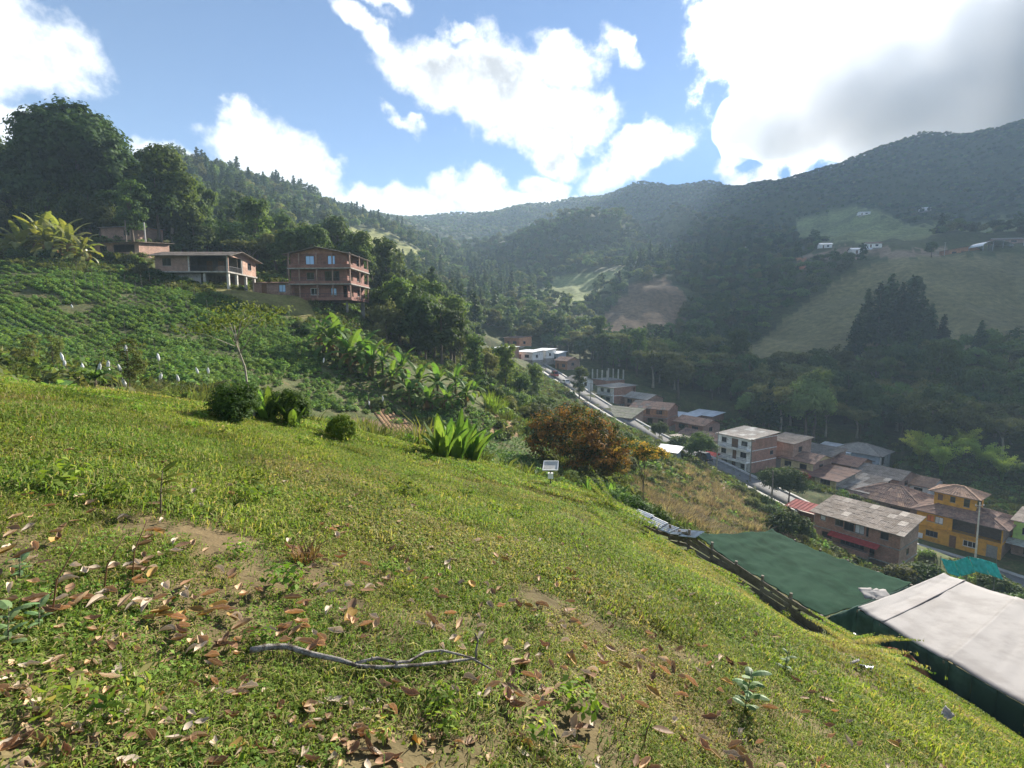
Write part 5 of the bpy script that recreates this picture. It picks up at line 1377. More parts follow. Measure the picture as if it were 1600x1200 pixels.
def banana(loc, label, group, s=1.0, pale=False, n=13, dead=4, name='banana_plant'):
    e = tag(empty(name, loc, vr.uniform(0, 6.28), s), label, 'banana plant', group); new_mesh_obj('stem', STEM, None, e)
    for i in range(n):
        o = new_mesh_obj('leaf', (BLY if pale else BL)[min(3, int(i / n * 4))], None, e)
        o.location = (0, 0, 1.85 - .06 * i); o.rotation_euler = (0, -.25 + .08 * i + vr.uniform(-.1, .1), i * 2.4 + vr.uniform(-.3, .3)); o.scale = (vr.uniform(.8, 1.12),) * 3
    for i in range(dead):
        o = new_mesh_obj('withered_leaf', BLD[i % 2], None, e); o.location = (0, 0, 1.5 - .1 * i); o.rotation_euler = (0, vr.uniform(.5, .9), vr.uniform(0, 6.28))
    return e
for i, (px, Y, s) in enumerate([(500,62,1.2),(515,59,1.4),(532,61,1.55),(548,58,1.5),(565,60,1.55),(582,59,1.35)]):
    banana(gp(px, Y), ['leftmost','second','third','fourth','fifth','sixth'][i] + ' plant of the banana clump below the tall brick house', 'banana clump below the tall brick house', s, dead=6)
NAMES = ['first','second','third','fourth','fifth','sixth','seventh','eighth','ninth','tenth','eleventh']
for i, (px, Y, s) in enumerate([(598,60,1.1),(612,56,1.15),(628,59,1.25),(640,54,1.1),(655,58,1.2),(668,54,1.05),(684,58,1.15),(698,54,.95),(712,58,1.05),(728,56,.95),(742,60,.8)]):
    banana(gp(px, Y), NAMES[i] + ' plant of the lower banana row, counted downhill from left', 'lower banana row beside the bean field', s)
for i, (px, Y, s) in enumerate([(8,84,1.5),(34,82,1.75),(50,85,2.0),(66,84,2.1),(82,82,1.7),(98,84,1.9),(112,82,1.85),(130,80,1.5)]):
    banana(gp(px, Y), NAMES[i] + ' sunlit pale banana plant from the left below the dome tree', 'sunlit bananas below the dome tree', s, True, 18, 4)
for i, (px, Y, s) in enumerate([(1180,128,1.2),(1205,126,1.3),(1228,124,1.1),(1245,118,1.2),(755,76,.8),(770,72,.9)]):
    banana(gp(px, Y), ['banana plant left of three behind the white house','banana plant in the middle behind the white house','banana plant at the right behind the white house','banana plant beside the plain brick house','small banana plant above the earth bank','banana plant among bright reeds above earth bank'][i], 'scattered bananas', s)
# hedge shrubs round the left houses
for i, (px, Y, kn, s, lb) in enumerate([(226,79,'round_b',.5,'bushy sunlit tree in front of the stilted house left end'),(244,77,'dark_a',.4,'dark bush at the stilted house left corner'),(185,82,'round_a',.24,'bright shrub below the salmon brick house'),(165,79,'round_b',.22,'low shrub right of the pale bananas'),(205,76,'dark_a',.26,'dark shrub on the field edge below salmon house'),(268,76,'dark_a',.36,'dark low shrub under the stilted house wall'),(290,77,'dark_a',.3,'low dark hedge shrub under stilted house'),(476,66,'dark_a',.32,'dark bush at the left of the banana clump'),(466,69,'dark_a',.25,'dark bush under the lawn edge'),(440,72,'dark_a',.25,'low bush at the lawn bottom'),(415,73,'round_b',.2,'tiny bush along the lawn edge'),(590,80,'round_b',.55,'olive bush right of the tall brick house'),(585,74,'dark_a',.3,'dark bush beneath the tall brick house'),(30,80,'dark_a',.45,'dark shrub under the left bananas'),(80,80,'dark_a',.4,'dark shrub between banana stems'),(0,86,'round_b',.6,'olive shrub at the left edge by the bananas'),(590,50,'scrub_',.25,'dry shrub in the bean field under bananas')]):
    plant_tree('shrub', SHR[SK[kn]], gp(px, Y), lb, 'shrub', s=s * 1.9)

# ------------------------------------------------------------------ plants along the crest of the meadow
dk = shrub_proto(45, 3.9, 3.1, M['bush'], 250, 50, .15, .42)
near_scale(plant_tree('dark_bush', dk, vis(368, 660), 'large dark green bush left of the leaning trunk', 'bush', s=.88))
near_scale(plant_tree('dark_bush', dk, vis(440, 664), 'dark green bush right of the leaning trunk', 'bush', s=.8))
lean = tree_proto('sparse', 46, 6.4, 7.2, M['scrub'], 80, 15, .16, .6, 'bark_pale', .085, lean=(-.9, .2))
near_scale(plant_tree('leaning_tree', lean, vis(398, 657), 'slender leaning tree with pale trunk and sparse crown', 'tree', rz=0.0, s=1.02))
ct = crown_mesh('crown', M['citrus'], [(0, 0, .85, .82, .82, .8)], 170, 44, .10, .24, 47)[0]
ctt = limb_mesh('trunk', M['bark'], .6, .05, [(0, 0, .9)], 1)
near_scale(plant_tree('round_bush', (ctt, ct), vis(535, 688), 'small round yellow green bush on the meadow edge', 'bush', s=.92))
near_scale(plant_tree('dark_bush', dk, vis(985, 786), 'glossy dark green bush above the plank fence', 'bush', s=.6))
near_scale(plant_tree('dark_bush', dk, vis(1018, 800), 'second dark bush beside the plank fence top', 'bush', s=.58))
rusty = shrub_proto(48, 8.4, 6.6, M['rust'], 420, 46, .2, .62)
plant_tree('rusty_tree', rusty, gp(900, 45), 'broad tree with rusty orange brown and green leaves', 'tree', s=1.12)
plant_tree('rusty_tree', rusty, gp(940, 49), 'rusty leaved tree behind the broad orange brown one', 'tree', s=.72)
thin = tree_proto('flat', 49, 6.2, 4.6, M['rust'], 90, 36, .2, .45, 'bark', .07)
plant_tree('thin_tree', thin, gp(1004, 43), 'thin trunked tree with small rusty crown above dry bank', 'tree')
for i, (px, Y, s, lb) in enumerate([(925,36,.5,'low green bush under the rusty tree'),(950,34,.55,'leafy green bush right of the white panel'),(890,38,.4,'shrub under the rusty tree left side'),(965,32,.5,'dark leafy shrub left of the fence bush')]):
    plant_tree('shrub', SHR['broad'], gp(px, Y), lb, 'shrub', s=s * 1.1)
# big upright leaves (canna like)
UB = [blade_mesh('leaf', M['banana'], 1.9, .42, d, 120 + i, torn=.12, fold=.5, rise=1.28) for i, d in enumerate((.35, .7, 1.1))]
def canna(loc, label, s, n=12, group=None):
    e = tag(empty('broad_leaf_plant', loc, vr.uniform(0, 6), s), label, 'plant', group)
    for i in range(n):
        o = new_mesh_obj('leaf', UB[min(2, i * 3 // n)], None, e); a = i * 2.4
        o.location = (.18 * math.cos(a), .18 * math.sin(a), 0); o.rotation_euler = (0, -.22 + .35 * i / n, a + vr.uniform(-.4, .4)); o.scale = (vr.uniform(.8, 1.15),) * 3
    return e
near_scale(canna(vis(690, 716), 'upright broad leaf plant, left one of the leafy clump on the crest', 1.2))
near_scale(canna(vis(712, 720), 'tallest upright broad leaf plant in the leafy clump on the crest', 1.45, 15))
near_scale(canna(vis(737, 722), 'right hand broad leaf plant with yellow green leaf on the crest', 1.2))
near_scale(canna(vis(458, 670), 'broad leaf plant at the foot of the dark bush', .9, 8))
near_scale(canna(vis(418, 662), 'two tall pale leaves rising between the dark bushes', 1.15, 6))
canna(gp(955, 33), 'broad leaf plant left of the thin rusty tree', .9, 8)
canna(gp(918, 34), 'broad leaf plant below the rusty tree', .8, 8)
# fern palm by the path
FR = blade_mesh('frond', M['banana'], 1.7, .5, 2.0, 140, torn=.9, fold=.6)
e = tag(empty('small_palm', gp(150, 27), 0, 1.0), 'small dark palm with drooping fronds beside the path', 'palm')
MB().tube([(0, 0, -.2), (0, 0, .7)], [.09, .06], 7).build('trunk', M['bark'], e)
for i in range(10):
    o = new_mesh_obj('frond', FR, None, e); o.location = (0, 0, .7); o.rotation_euler = (0, vr.uniform(-.3, .25), i * .63); o.scale = (.8, .8, .8)
sap = tree_proto('tall', 50, 2.6, 1.5, M['scrub'], 55, 30, .1, .22, trunk=.03)
for px, Y, s, lb in [(203,26.5,1.1,'yellowish young tree with white bags beside the path'),(55,31,.9,'small yellow green sapling at the path start'),(85,31,.95,'thin olive sapling left of the small palm')]: plant_tree('young_tree', sap, gp(px, Y), lb, 'tree', s=s)

# ------------------------------------------------------------------ white fruit bags on stakes
def bag_mesh(seed):
    g = random.Random(seed); mb = MB(); n = 9; rings = []
    prof = [(0, .05), (.05, .11), (.2, .155), (.38, .15), (.5, .12), (.57, .05), (.64, .075)]
    for z, r in prof: rings.append([(r * (1 + g.uniform(-.16, .16)) * math.cos(6.283 * j / n), r * (1 + g.uniform(-.16, .16)) * math.sin(6.283 * j / n), z + g.uniform(-.015, .015)) for j in range(n)])
    vs = [p for q in rings for p in q]; fs = [tuple(range(n - 1, -1, -1))] + [(i*n + j, i*n + (j+1) % n, (i+1)*n + (j+1) % n, (i+1)*n + j) for i in range(len(prof) - 1) for j in range(n)] + [tuple(range((len(prof) - 1) * n, len(prof) * n))]
    me = bpy.data.meshes.new('bag'); me.from_pydata(vs, [], fs); me.update(); me.materials.append(M['bagm'])
    return me
M['bagm'] = plain_mat('white_plastic_sack', (.55,.56,.55), .7, 9, .12, .4)
BM = [bag_mesh(i) for i in range(3)]; STK = MB().tube([(0, 0, -.6), (0, 0, 1.0)], [.015, .012], 5); STKM = bpy.data.meshes.new('stake'); STKM.from_pydata(STK.v, [], STK.f); STKM.update(); STKM.materials.append(M['wood'])
BAGS = [(53,556,32,'upper white bag of the leftmost pair beside the path'),(55,566,31,'lower white bag of the leftmost pair beside the path'),(98,556,31,'upper white bag of the second pair beside the path'),(100,564,31,'lower white bag of the second pair beside the path'),(129,572,29,'small white bag left of the palm'),(153,573,28,'white bag seen through the palm fronds'),(168,567,29,'upper white bag right of the palm'),(170,576,28.5,'lower white bag right of the palm'),(188,572,28.5,'white bag just left of the young tree'),(196,596,27,'white bag at the foot of the young tree'),(197,545,27,'white bag hanging in the young tree'),(248,556,31,'tall white bag on a stake right of the young tree'),(249,585,29,'white bag directly below the tall staked one'),(278,588,29,'slanted white bag left of the dark bush'),(309,577,34,'left one of two bright bags above the dark bush'),(325,577,34,'right one of two bright bags above the dark bush'),(113,477,58,'lone white bag up in the bean field'),(505,562,54,'lone white bag at the left foot of banana clump'),(577,628,46,'white bag beside the lower garden'),(598,622,48,'white bag right of the one beside lower garden')]
for i, (px, py, Y, lb) in enumerate(BAGS):
    P = at(px, py, Y); zg = Hs(P[0], P[1]); z = min(max(P[2] - .3, zg + .02), zg + 2.6)
    e = tag(empty('white_bag', (P[0], P[1], z), vr.uniform(0, 6), 1.15 if Y < 40 else 1.3), lb, 'bag', 'white bags on the bean slope'); e.rotation_euler = (vr.uniform(-.25, .25), vr.uniform(-.25, .25), vr.uniform(0, 6)); e.scale = (.52, .52, vr.uniform(.55, .85))
    new_mesh_obj('sack', BM[i % 3], None, e)
    if z > zg + .1: o = new_mesh_obj('stake', STKM, None, e); o.location = (0, .12, 0); o.scale = (1, 1, max(.6, (z - zg) * 1.3 + .4))

# ------------------------------------------------------------------ crops: uncountable rows of plants
def crop_mesh(name, mat, n, leaf, r, h, seed, asp=.8, up=.9):
    g = np.random.default_rng(seed); d = unit(g.normal(size=(n, 3))); d[:, 2] = np.abs(d[:, 2])
    P = d * np.array([r, r, h]) * (g.random((n, 1)) ** .4) + [0, 0, .06]
    Vx, Fx = leaf_quads(P, d * .5 + [0, 0, up] + g.normal(size=(n, 3)) * .45, leaf * g.uniform(.7, 1.3, n), asp, g); t = g.random(n)
    return np_mesh(name, Vx, Fx, mat, {'tint': ('FACE', t), 'tint2': ('FACE', t)})
BEANS = [crop_mesh('bean', M['bean'], 95, .17, .38, .5, 200 + i) for i in range(4)]
CAB = [crop_mesh('cabbage', M['cabbage'], 26, .2, .24, .22, 210 + i, .8, .4) for i in range(2)]
LOWC = [crop_mesh('seedling', M['bean'], 22, .15, .2, .24, 220 + i) for i in range(2)]
def field_points(poly, y0, y1, row, step, ang, jit, seed):
    g = np.random.default_rng(seed); c, s = math.cos(ang), math.sin(ang)
    u = np.arange(-120, 120, step); v = np.arange(-20, 130, row); U, Vv = np.meshgrid(u, v)
    U = U + g.uniform(-jit, jit, U.shape) * step; Vv = Vv + g.uniform(-jit, jit, U.shape) * row * .35
    X = (U * c - Vv * s).ravel(); Y = (U * s + Vv * c).ravel(); k = (Y > y0) & (Y < y1) & (np.abs(X) < Y * 1.15); X, Y = X[k], Y[k]
    Z = H(X, Y); px, py = project(np.stack([X, Y, Z], -1)); k = inpoly(px, py, poly); return X[k], Y[k], Z[k]
def crop(name, protos, pts, smin, smax, seed, label):
    g = np.random.default_rng(seed); X, Y, Z = pts; n = len(X); vig = np.clip(1 + fbm(X / 4, Y / 4, 3, 97) * 1.1, .5, 1.5)
    return scatter(name, np.stack([X, Y, Z], -1), np.stack([g.normal(size=n) * .1, g.normal(size=n) * .1, g.uniform(0, 6.28, n)], -1), g.uniform(smin, smax, n) * vig, g.integers(0, len(protos), n), protos, label)
X, Y, Z = field_points(FIELD, 36, 82, .95, .5, -.45, .4, 1)
k = (fbm(X / 5, Y / 5, 2, 95) > -.4) & (fbm(X / 1.7, Y / 1.7, 2, 96) > -.36)
crop('bean_crop', BEANS, (X[k], Y[k], Z[k]), .65, 1.15, 2, 'rows of bushy green bean plants covering the left slope')
print('BEANS', k.sum())
crop('cabbage_crop', CAB, field_points([(-40,500),(60,500),(130,540),(110,572),(-40,556)], 30, 56, .55, .42, -.3, .3, 3), .8, 1.2, 4, 'bluish green cabbages in rows above the path')
crop('young_crop', LOWC, field_points(COVER['small_field'][0], 33, 64, .7, .45, -.7, .35, 5), .9, 1.4, 6, 'low dark green crop rows beside the rusty tree')
crop('seedling_rows', LOWC, field_points([(490,655),(570,657),(600,690),(540,690),(490,670)], 33, 60, .8, .7, -.5, .25, 7), .5, .9, 8, 'sparse seedlings in brown beds behind the round bush')
# raised brown beds
BED = plain_mat('tilled_soil', (.17,.105,.06), .98, 3, .35, .05, c2=(.22,.15,.09), bump=.6)
for i in range(13):
    a = at(575 + i * 9.5, 664 + i * 1.9, 52 - i * .35); b = at(640 + i * 9.5, 712 + i * 2.2, 39 - i * .2)
    n = 24; t = np.linspace(0, 1, n); xs = a[0] + (b[0] - a[0]) * t; ys = a[1] + (b[1] - a[1]) * t; d = unit(np.array([b[1] - a[1], a[0] - b[0]])); V_ = []
    for o_, hh in ((-.3, -.05), (-.16, .10), (.16, .11), (.3, -.05)):
        X, Y = xs + d[0] * o_, ys + d[1] * o_; V_.append(np.stack([X, Y, H(X, Y) + hh + .05 * fbm(X * 2, Y * 2, 2, 3)], -1))
    V_ = np.concatenate(V_); j = np.arange(n - 1); F_ = np.concatenate([np.stack([k_ * n + j, k_ * n + j + 1, (k_ + 1) * n + j + 1, (k_ + 1) * n + j], -1) for k_ in range(3)])
    structure(new_mesh_obj('garden_bed', np_mesh('garden_bed', V_, F_, BED, None, True)))
# path on the left
pth = np.array([ground(q, y)[:2] for q, y in ((-300,33),(-120,32.5),(0,32.5),(60,32),(120,31),(180,30.5),(230,31.5))]); tt = np.linspace(0, len(pth) - 1, 60)
px_ = np.interp(tt, np.arange(len(pth)), pth[:, 0]); py_ = np.interp(tt, np.arange(len(pth)), pth[:, 1]); n = 60
V_ = np.concatenate([np.stack([px_ , py_ + o_, H(px_, py_ + o_) + .05 + dz], -1) for o_, dz in ((-.75, -.1), (-.6, .0), (.6, .02), (.75, -.1))]); j = np.arange(n - 1)
structure(new_mesh_obj('path', np_mesh('path', V_, np.concatenate([np.stack([k_ * n + j, k_ * n + j + 1, (k_ + 1) * n + j + 1, (k_ + 1) * n + j], -1) for k_ in range(3)]), plain_mat('trodden_earth', (.42,.32,.22), .95, 2, .3, .1), None, True)))
# dry grass on the bank, bright reeds, rough weeds along the crest
def tuft_mesh(name, mat, n, L, w, spread, seed, lean=.5):
    g = np.random.default_rng(seed); a = g.uniform(0, 6.28, n); r = spread * np.sqrt(g.random(n)); b = np.stack([np.cos(a) * r, np.sin(a) * r, np.zeros(n)], -1)
    l = L * g.uniform(.5, 1.1, n); d = np.stack([np.cos(a + g.normal(size=n) * .7), np.sin(a + g.normal(size=n) * .7), np.zeros(n)], -1) * (lean * g.uniform(.2, 1.3, n))[:, None]
    sd = np.stack([-np.sin(a), np.cos(a), np.zeros(n)], -1) * (w / 2 * g.uniform(.7, 1.3, n))[:, None]
    m1 = b + d * l[:, None] * .35 + np.array([0, 0, 1]) * (l * .6)[:, None]; tp = b + d * l[:, None] + np.array([0, 0, 1]) * (l * (1 - .25 * lean))[:, None]
    V_ = np.stack([b - sd, b + sd, m1 + sd * .8, m1 - sd * .8, tp + sd * .1, tp - sd * .1], 1).reshape(-1, 3); i = np.arange(n) * 6
    F_ = np.concatenate([np.stack([i, i + 1, i + 2, i + 3], -1), np.stack([i + 3, i + 2, i + 4, i + 5], -1)]); t = np.tile(g.random(n), 2)
    return np_mesh(name, V_, F_, mat, {'tint': ('FACE', t), 'tint2': ('FACE', t)})
DRY = [tuft_mesh('dry_tuft', M['dry'], 46, .9, .035, .3, 300 + i, .7) for i in range(3)]
REED = [tuft_mesh('reed', M['reed'], 40, 1.9, .07, .4, 310 + i, .6) for i in range(3)]
def poly_points(poly, y0, y1, n, seed):
    g = np.random.default_rng(seed); px = np.array(poly); out = [[], []]
    tries = 0
    Yc = np.exp(g.uniform(math.log(y0), math.log(y1), n * 14)); Xc = g.uniform(-1.1, 1.1, n * 14) * Yc
    Zc = H(Xc, Yc); a, b = project(np.stack([Xc, Yc, Zc], -1)); k = inpoly(a, b, poly); return Xc[k][:n], Yc[k][:n], Zc[k][:n]
DRYP = [(985,755),(1040,728),(1100,735),(1160,775),(1225,815),(1245,865),(1180,858),(1080,842),(1030,815)]
crop('dry_grass', DRY, poly_points(DRYP, 38, 92, 1700, 1), .5, 1.3, 2, 'pale dry grass covering the steep bank above the road')
for i in range(70):
    X_, Y_, Z_ = (q[0] for q in poly_points(DRYP, 40, 90, 1, 900 + i)) if len(poly_points(DRYP, 40, 90, 1, 900 + i)[0]) else (0, 50, -90)
    plant_tree('bank_bush', SHR[vr.choice(['scrub', 'broad_olive', 'broad'])], (X_, Y_, Z_ - .1), 'low straggly bush growing on the dry bank', 'bush', 'bushes on the dry bank', vr.uniform(.18, .42))
crop('reeds', REED, poly_points([(755,600),(800,600),(835,640),(820,672),(785,655),(760,640)], 55, 90, 160, 3), .8, 1.3, 4, 'bright yellow green reeds beside the earth bank')
crop('reeds', REED, poly_points([(860,690),(930,700),(960,745),(900,748),(850,735)], 32, 44, 60, 5), .35, .6, 6, 'yellow green weeds round the white panel')

# thicket on the slope between the bananas and the street
tg = random.Random(31); n_ = 0
for i in range(400):
    if n_ >= 75: break
    px, Y = tg.uniform(735, 1010), tg.uniform(58, 118); P = ground(px, Y); a, b = project(P)
    if not inpoly(np.array(a), np.array(b), [(740,560),(800,556),(850,585),(905,640),(1000,715),(985,745),(940,735),(840,690),(790,640),(745,640)]): continue
    if np.min(np.hypot(rpx[:, 0] - P[0], rpx[:, 1] - P[1])) < 5.5: continue
    n_ += 1; kd = tg.choices(list(SHR), (3, 3, 2, 1.5, 1.5))[0]
    plant_tree('slope_bush', SHR[kd], (P[0], P[1], P[2] - .2), {'broad': 'mid green', 'dark': 'dark green', 'broad_olive': 'olive', 'scrub': 'yellowish', 'broad_light': 'bright green'}[kd] + ' bush in the thicket between banana row and street', 'bush', 'thicket between banana row and street', tg.uniform(.4, 1.05))
# rough undergrowth wherever the ground is neither field, yard nor road
UG = [crop_mesh('undergrowth', M[k], 46, .3, .55, .5, 700 + i, .6, .6) for i, k in enumerate(('broad', 'scrub', 'broad_olive', 'bean'))] + [tuft_mesh('rough_grass', M['scrub'], 50, .7, .05, .45, 710 + i, .7) for i in range(2)]
g_ = np.random.default_rng(71); n_ = 26000; r = np.sqrt(g_.uniform(28 ** 2, 165 ** 2, n_)); th = g_.uniform(-R(50), R(50), n_); X, Y = r * np.sin(th), r * np.cos(th); Z = H(X, Y); a, b = project(np.stack([X, Y, Z], -1)); ok = np.ones(n_, bool)
ok &= ~(inpoly(a, b, [(380,470),(600,480),(760,600),(760,660),(560,660),(380,600)]) & (Y < 72))
for k in ('field', 'plot', 'small_field', 'lawn'): ok &= ~(inpoly(a, b, COVER[k][0]) & (Y > COVER[k][1]) & (Y < COVER[k][2]))
ok &= ~(inpoly(a, b, DRYP) & (g_.random(n_) > .5)) & (np.abs(Z - fore(np.clip(X, -80, 80), np.clip(Y, -80, 80))) > .5)
for k in np.nonzero(ok)[0]:
    if np.min((rpx[::3, 0] - X[k]) ** 2 + (rpx[::3, 1] - Y[k]) ** 2) < (90 if X[k] > 42 else 36): ok[k] = False
for (cx, cy_, rot, hw, hd, pz, bl) in PADS:
    c, s = math.cos(rot), math.sin(rot); dx, dy = X - cx, Y - cy_; ok &= ~((np.abs(dx * c + dy * s) < hw + .8) & (np.abs(-dx * s + dy * c) < hd + .8))
X, Y, Z = X[ok], Y[ok], Z[ok]; n_ = len(X)
scatter('undergrowth', np.stack([X, Y, Z], -1), np.stack([np.zeros(n_), np.zeros(n_), g_.uniform(0, 6.28, n_)], -1), g_.uniform(.7, 1.7, n_), g_.integers(0, len(UG), n_), UG, 'rough undergrowth of weeds and low shrubs on the slopes')

# thin bean stakes along the top of the field
sg = random.Random(44)
for i in range(40):
    px, Y = sg.uniform(90, 470), sg.uniform(63, 72); P = ground(px, Y); a, b = project(P)
    if not inpoly(np.array(float(a)), np.array(float(b)), FIELD): continue
    o = new_mesh_obj('bean_stake', STKM); o.location = (P[0], P[1], P[2]); o.scale = (1.6, 1.6, sg.uniform(1.3, 2.2)); o.rotation_euler = (sg.uniform(-.1, .1), sg.uniform(-.1, .1), 0); tag(o, 'thin upright bean stake in the upper rows of the field', 'stake', 'bean stakes in the field')

# ------------------------------------------------------------------ shed, fence and greenhouse below the meadow
def hit(px, py, y0=.6, y1=60.0, n=500):
    """first point of the ground along the sight line of a photograph pixel"""
    d = ray(px, py); Ys = np.exp(np.linspace(math.log(y0), math.log(y1), n)); z = H(d[0] * Ys, Ys); k = np.nonzero(d[2] * Ys < z)[0]
    Y = Ys[k[0]] if len(k) else y1
    return np.array([d[0] * Y, Y, Hs(d[0] * Y, Y)])
M['shade_net'] = plain_mat('green_shade_cloth', (.016,.042,.027), 1.0, 1.2, .3, .03, c2=(.021,.05,.033), bump=.25, bscale=60)
M['shade_dark'] = plain_mat('dark_shade_cloth', (.075,.125,.105), .95, 2, .35, .05, c2=(.05,.085,.075), bump=.3, bscale=12)
M['teal_net'] = plain_mat('turquoise_netting', (.02,.42,.36), .7, 3, .2, .3)
M['soil_red'] = plain_mat('red_earth', (.21,.10,.055), .98, 3, .4, .05, bump=.8)
def film_mat():
    m, g, b, out = new_mat('milky_plastic_film'); co = g.n('ShaderNodeTexCoord').outputs['Object']
    col = g.mix(g.ss(g.noise(co, .9, 5, .65), .42, .66), (.42,.40,.395), (.32,.30,.295)); g.link(col, b.inputs['Base Color']); b.inputs['Roughness'].default_value = .7; b.inputs['Specular IOR Level'].default_value = .15
    tr = g.n('ShaderNodeBsdfTranslucent'); g.link(col, tr.inputs[0]); mx = g.n('ShaderNodeMixShader'); mx.inputs[0].default_value = .45
    bp = g.n('ShaderNodeBump'); bp.inputs['Strength'].default_value = .12; bp.inputs['Distance'].default_value = .03; g.link(g.noise(co, 5.2, 4, .6), bp.inputs['Height']); g.link(bp.outputs[0], b.inputs['Normal'])
    g.link(b.outputs[0], mx.inputs[1]); g.link(tr.outputs[0], mx.inputs[2]); g.link(mx.outputs[0], out.inputs[0]); return m
M['film'] = film_mat()
def sheet(name, a, b, c, d, mat, nu, nv, sag, wr, seed, parent=None, th=.012, smooth=True, rip=0.0):
    """cloth stretched between four corners, sagging and creased, with its own thickness"""
    a, b, c, d = (np.array(q, float) for q in (a, b, c, d)); U, Vv = np.meshgrid(np.linspace(0, 1, nu), np.linspace(0, 1, nv))
    P = (a * (1 - U[..., None]) + b * U[..., None]) * (1 - Vv[..., None]) + (d * (1 - U[..., None]) + c * U[..., None]) * Vv[..., None]
    nn = np.cross(b - a, d - a); nn /= np.linalg.norm(nn); nn = nn * np.sign(nn[2] if abs(nn[2]) > .2 else 1)
    dev = -sag * (4 * U * (1 - U) * .5 + 4 * Vv * (1 - Vv) * .5) + wr * (fbm(U * 9 + Vv * 4, Vv * 5 - U * 2, 3, seed) + .6 * np.abs(fbm(U * 16 + Vv * 7, Vv * 4, 2, seed + 5)))
    dev = dev + rip * np.sin(U * 46 + Vv * 5 + 5 * fbm(U * 3, Vv * 6, 2, seed + 9)) * (.4 + fbm(U * 5, Vv * 5, 2, seed + 3))
    P = P + nn * dev[..., None]; n = nu * nv
    V_ = np.concatenate([P.reshape(-1, 3), (P - nn * th).reshape(-1, 3)]); ix = np.arange(n).reshape(nv, nu)
    q = np.stack([ix[:-1, :-1], ix[:-1, 1:], ix[1:, 1:], ix[1:, :-1]], -1).reshape(-1, 4); e = np.concatenate([ix[0], ix[1:, -1], ix[-1, -2::-1], ix[-2:0:-1, 0]])
    e2 = np.roll(e, -1); F_ = np.concatenate([q, q[:, ::-1] + n, np.stack([e2, e, e + n, e2 + n], -1)])
    return new_mesh_obj(name, np_mesh(name, V_, F_, mat, None, smooth), None, parent)
N0, N1, F1, F0 = at(1082, 832, 17.6), at(1290, 963, 14.4), at(1424, 912, 19), at(1206, 828, 24)
e = tag(empty('shade_shed', (N1[0], N1[1], Hs(N1[0], N1[1])), 0), 'long shed roofed with dark green shade cloth beside the plank fence', 'shed')
o_ = np.array(e.location)
sheet('net_roof', N0 - o_, N1 - o_, F1 - o_, F0 - o_, M['shade_net'], 110, 60, .22, .08, 4, e, rip=.03)
def post(p, top, name='post', r=.06, mat='wood', parent=None, off=o_):
    z = Hs(p[0], p[1]) - .4; MB().tube([(p[0] - off[0], p[1] - off[1], z - off[2]), (p[0] - off[0], p[1] - off[1], top - off[2])], [r, r * .85], 7).build(name, M[mat], parent)
for t in np.linspace(0, 1, 6):
    for A, B in ((F0, F1),): P = A + (B - A) * t; post(P, P[2] - .03, parent=e)
for t in np.linspace(.2, .8, 4):
    P = N0 + (N1 - N0) * t; Q = F0 + (F1 - F0) * t; MB().beam(P - o_ + [0, 0, -.5], Q - o_ + [0, 0, -.5], .05, .06).build('rafter', M['wood'], e)
sheet('end_cloth', N1 - o_ + [.02, 0, -.03], F1 - o_ + [0, 0, -.03], F1 - o_ + [0, 0, -2.2], N1 - o_ + [.02, 0, -1.2], M['shade_dark'], 20, 8, .05, .08, 9, e)
# plank fence that carries the near edge of the cloth and runs on uphill
FL = [at(982, 797, 20.5), at(1040, 826, 19), N0 + [-.12, -.03, 0], N0 * .5 + N1 * .5 + [-.14, -.03, 0], N1 + [-.14, -.03, 0]]
fl = np.array(FL); tt = np.linspace(0, len(fl) - 1, 11); FP = np.stack([np.interp(tt, np.arange(len(fl)), fl[:, k]) for k in range(3)], -1)
f0 = np.array([FP[5][0], FP[5][1], Hs(FP[5][0], FP[5][1])])
fe = tag(empty('plank_fence', f0), 'weathered grey plank fence running down along the green shed', 'fence'); fr = random.Random(9)
tops = []
for i, p in enumerate(FP):
    zg = Hs(p[0], p[1]); top = max(p[2] + .05, zg + .75); tops.append((zg, top)); post(p, top + fr.uniform(0, .15), 'post', .055, 'wood', fe, f0)
for i in range(len(FP) - 1):
    a, b = FP[i], FP[i + 1]; (za, ta), (zb, tb) = tops[i], tops[i + 1]; n = 4
    for k in range(n):
        f = (k + .55) / n; d = np.array([-.07, -.03, 0])
        pa = np.array([a[0], a[1], za + .05 + (ta - za - .1) * f]) + d - f0; pb = np.array([b[0], b[1], zb + .05 + (tb - zb - .1) * f]) + d - f0
        pa[2] += fr.uniform(-.04, .04); pb[2] += fr.uniform(-.04, .04)
        MB().beam(tuple(pa), tuple(pb), .025, (min(ta - za, tb - zb) / n) * fr.uniform(.62, .85)).build('plank', M['wood'], fe)
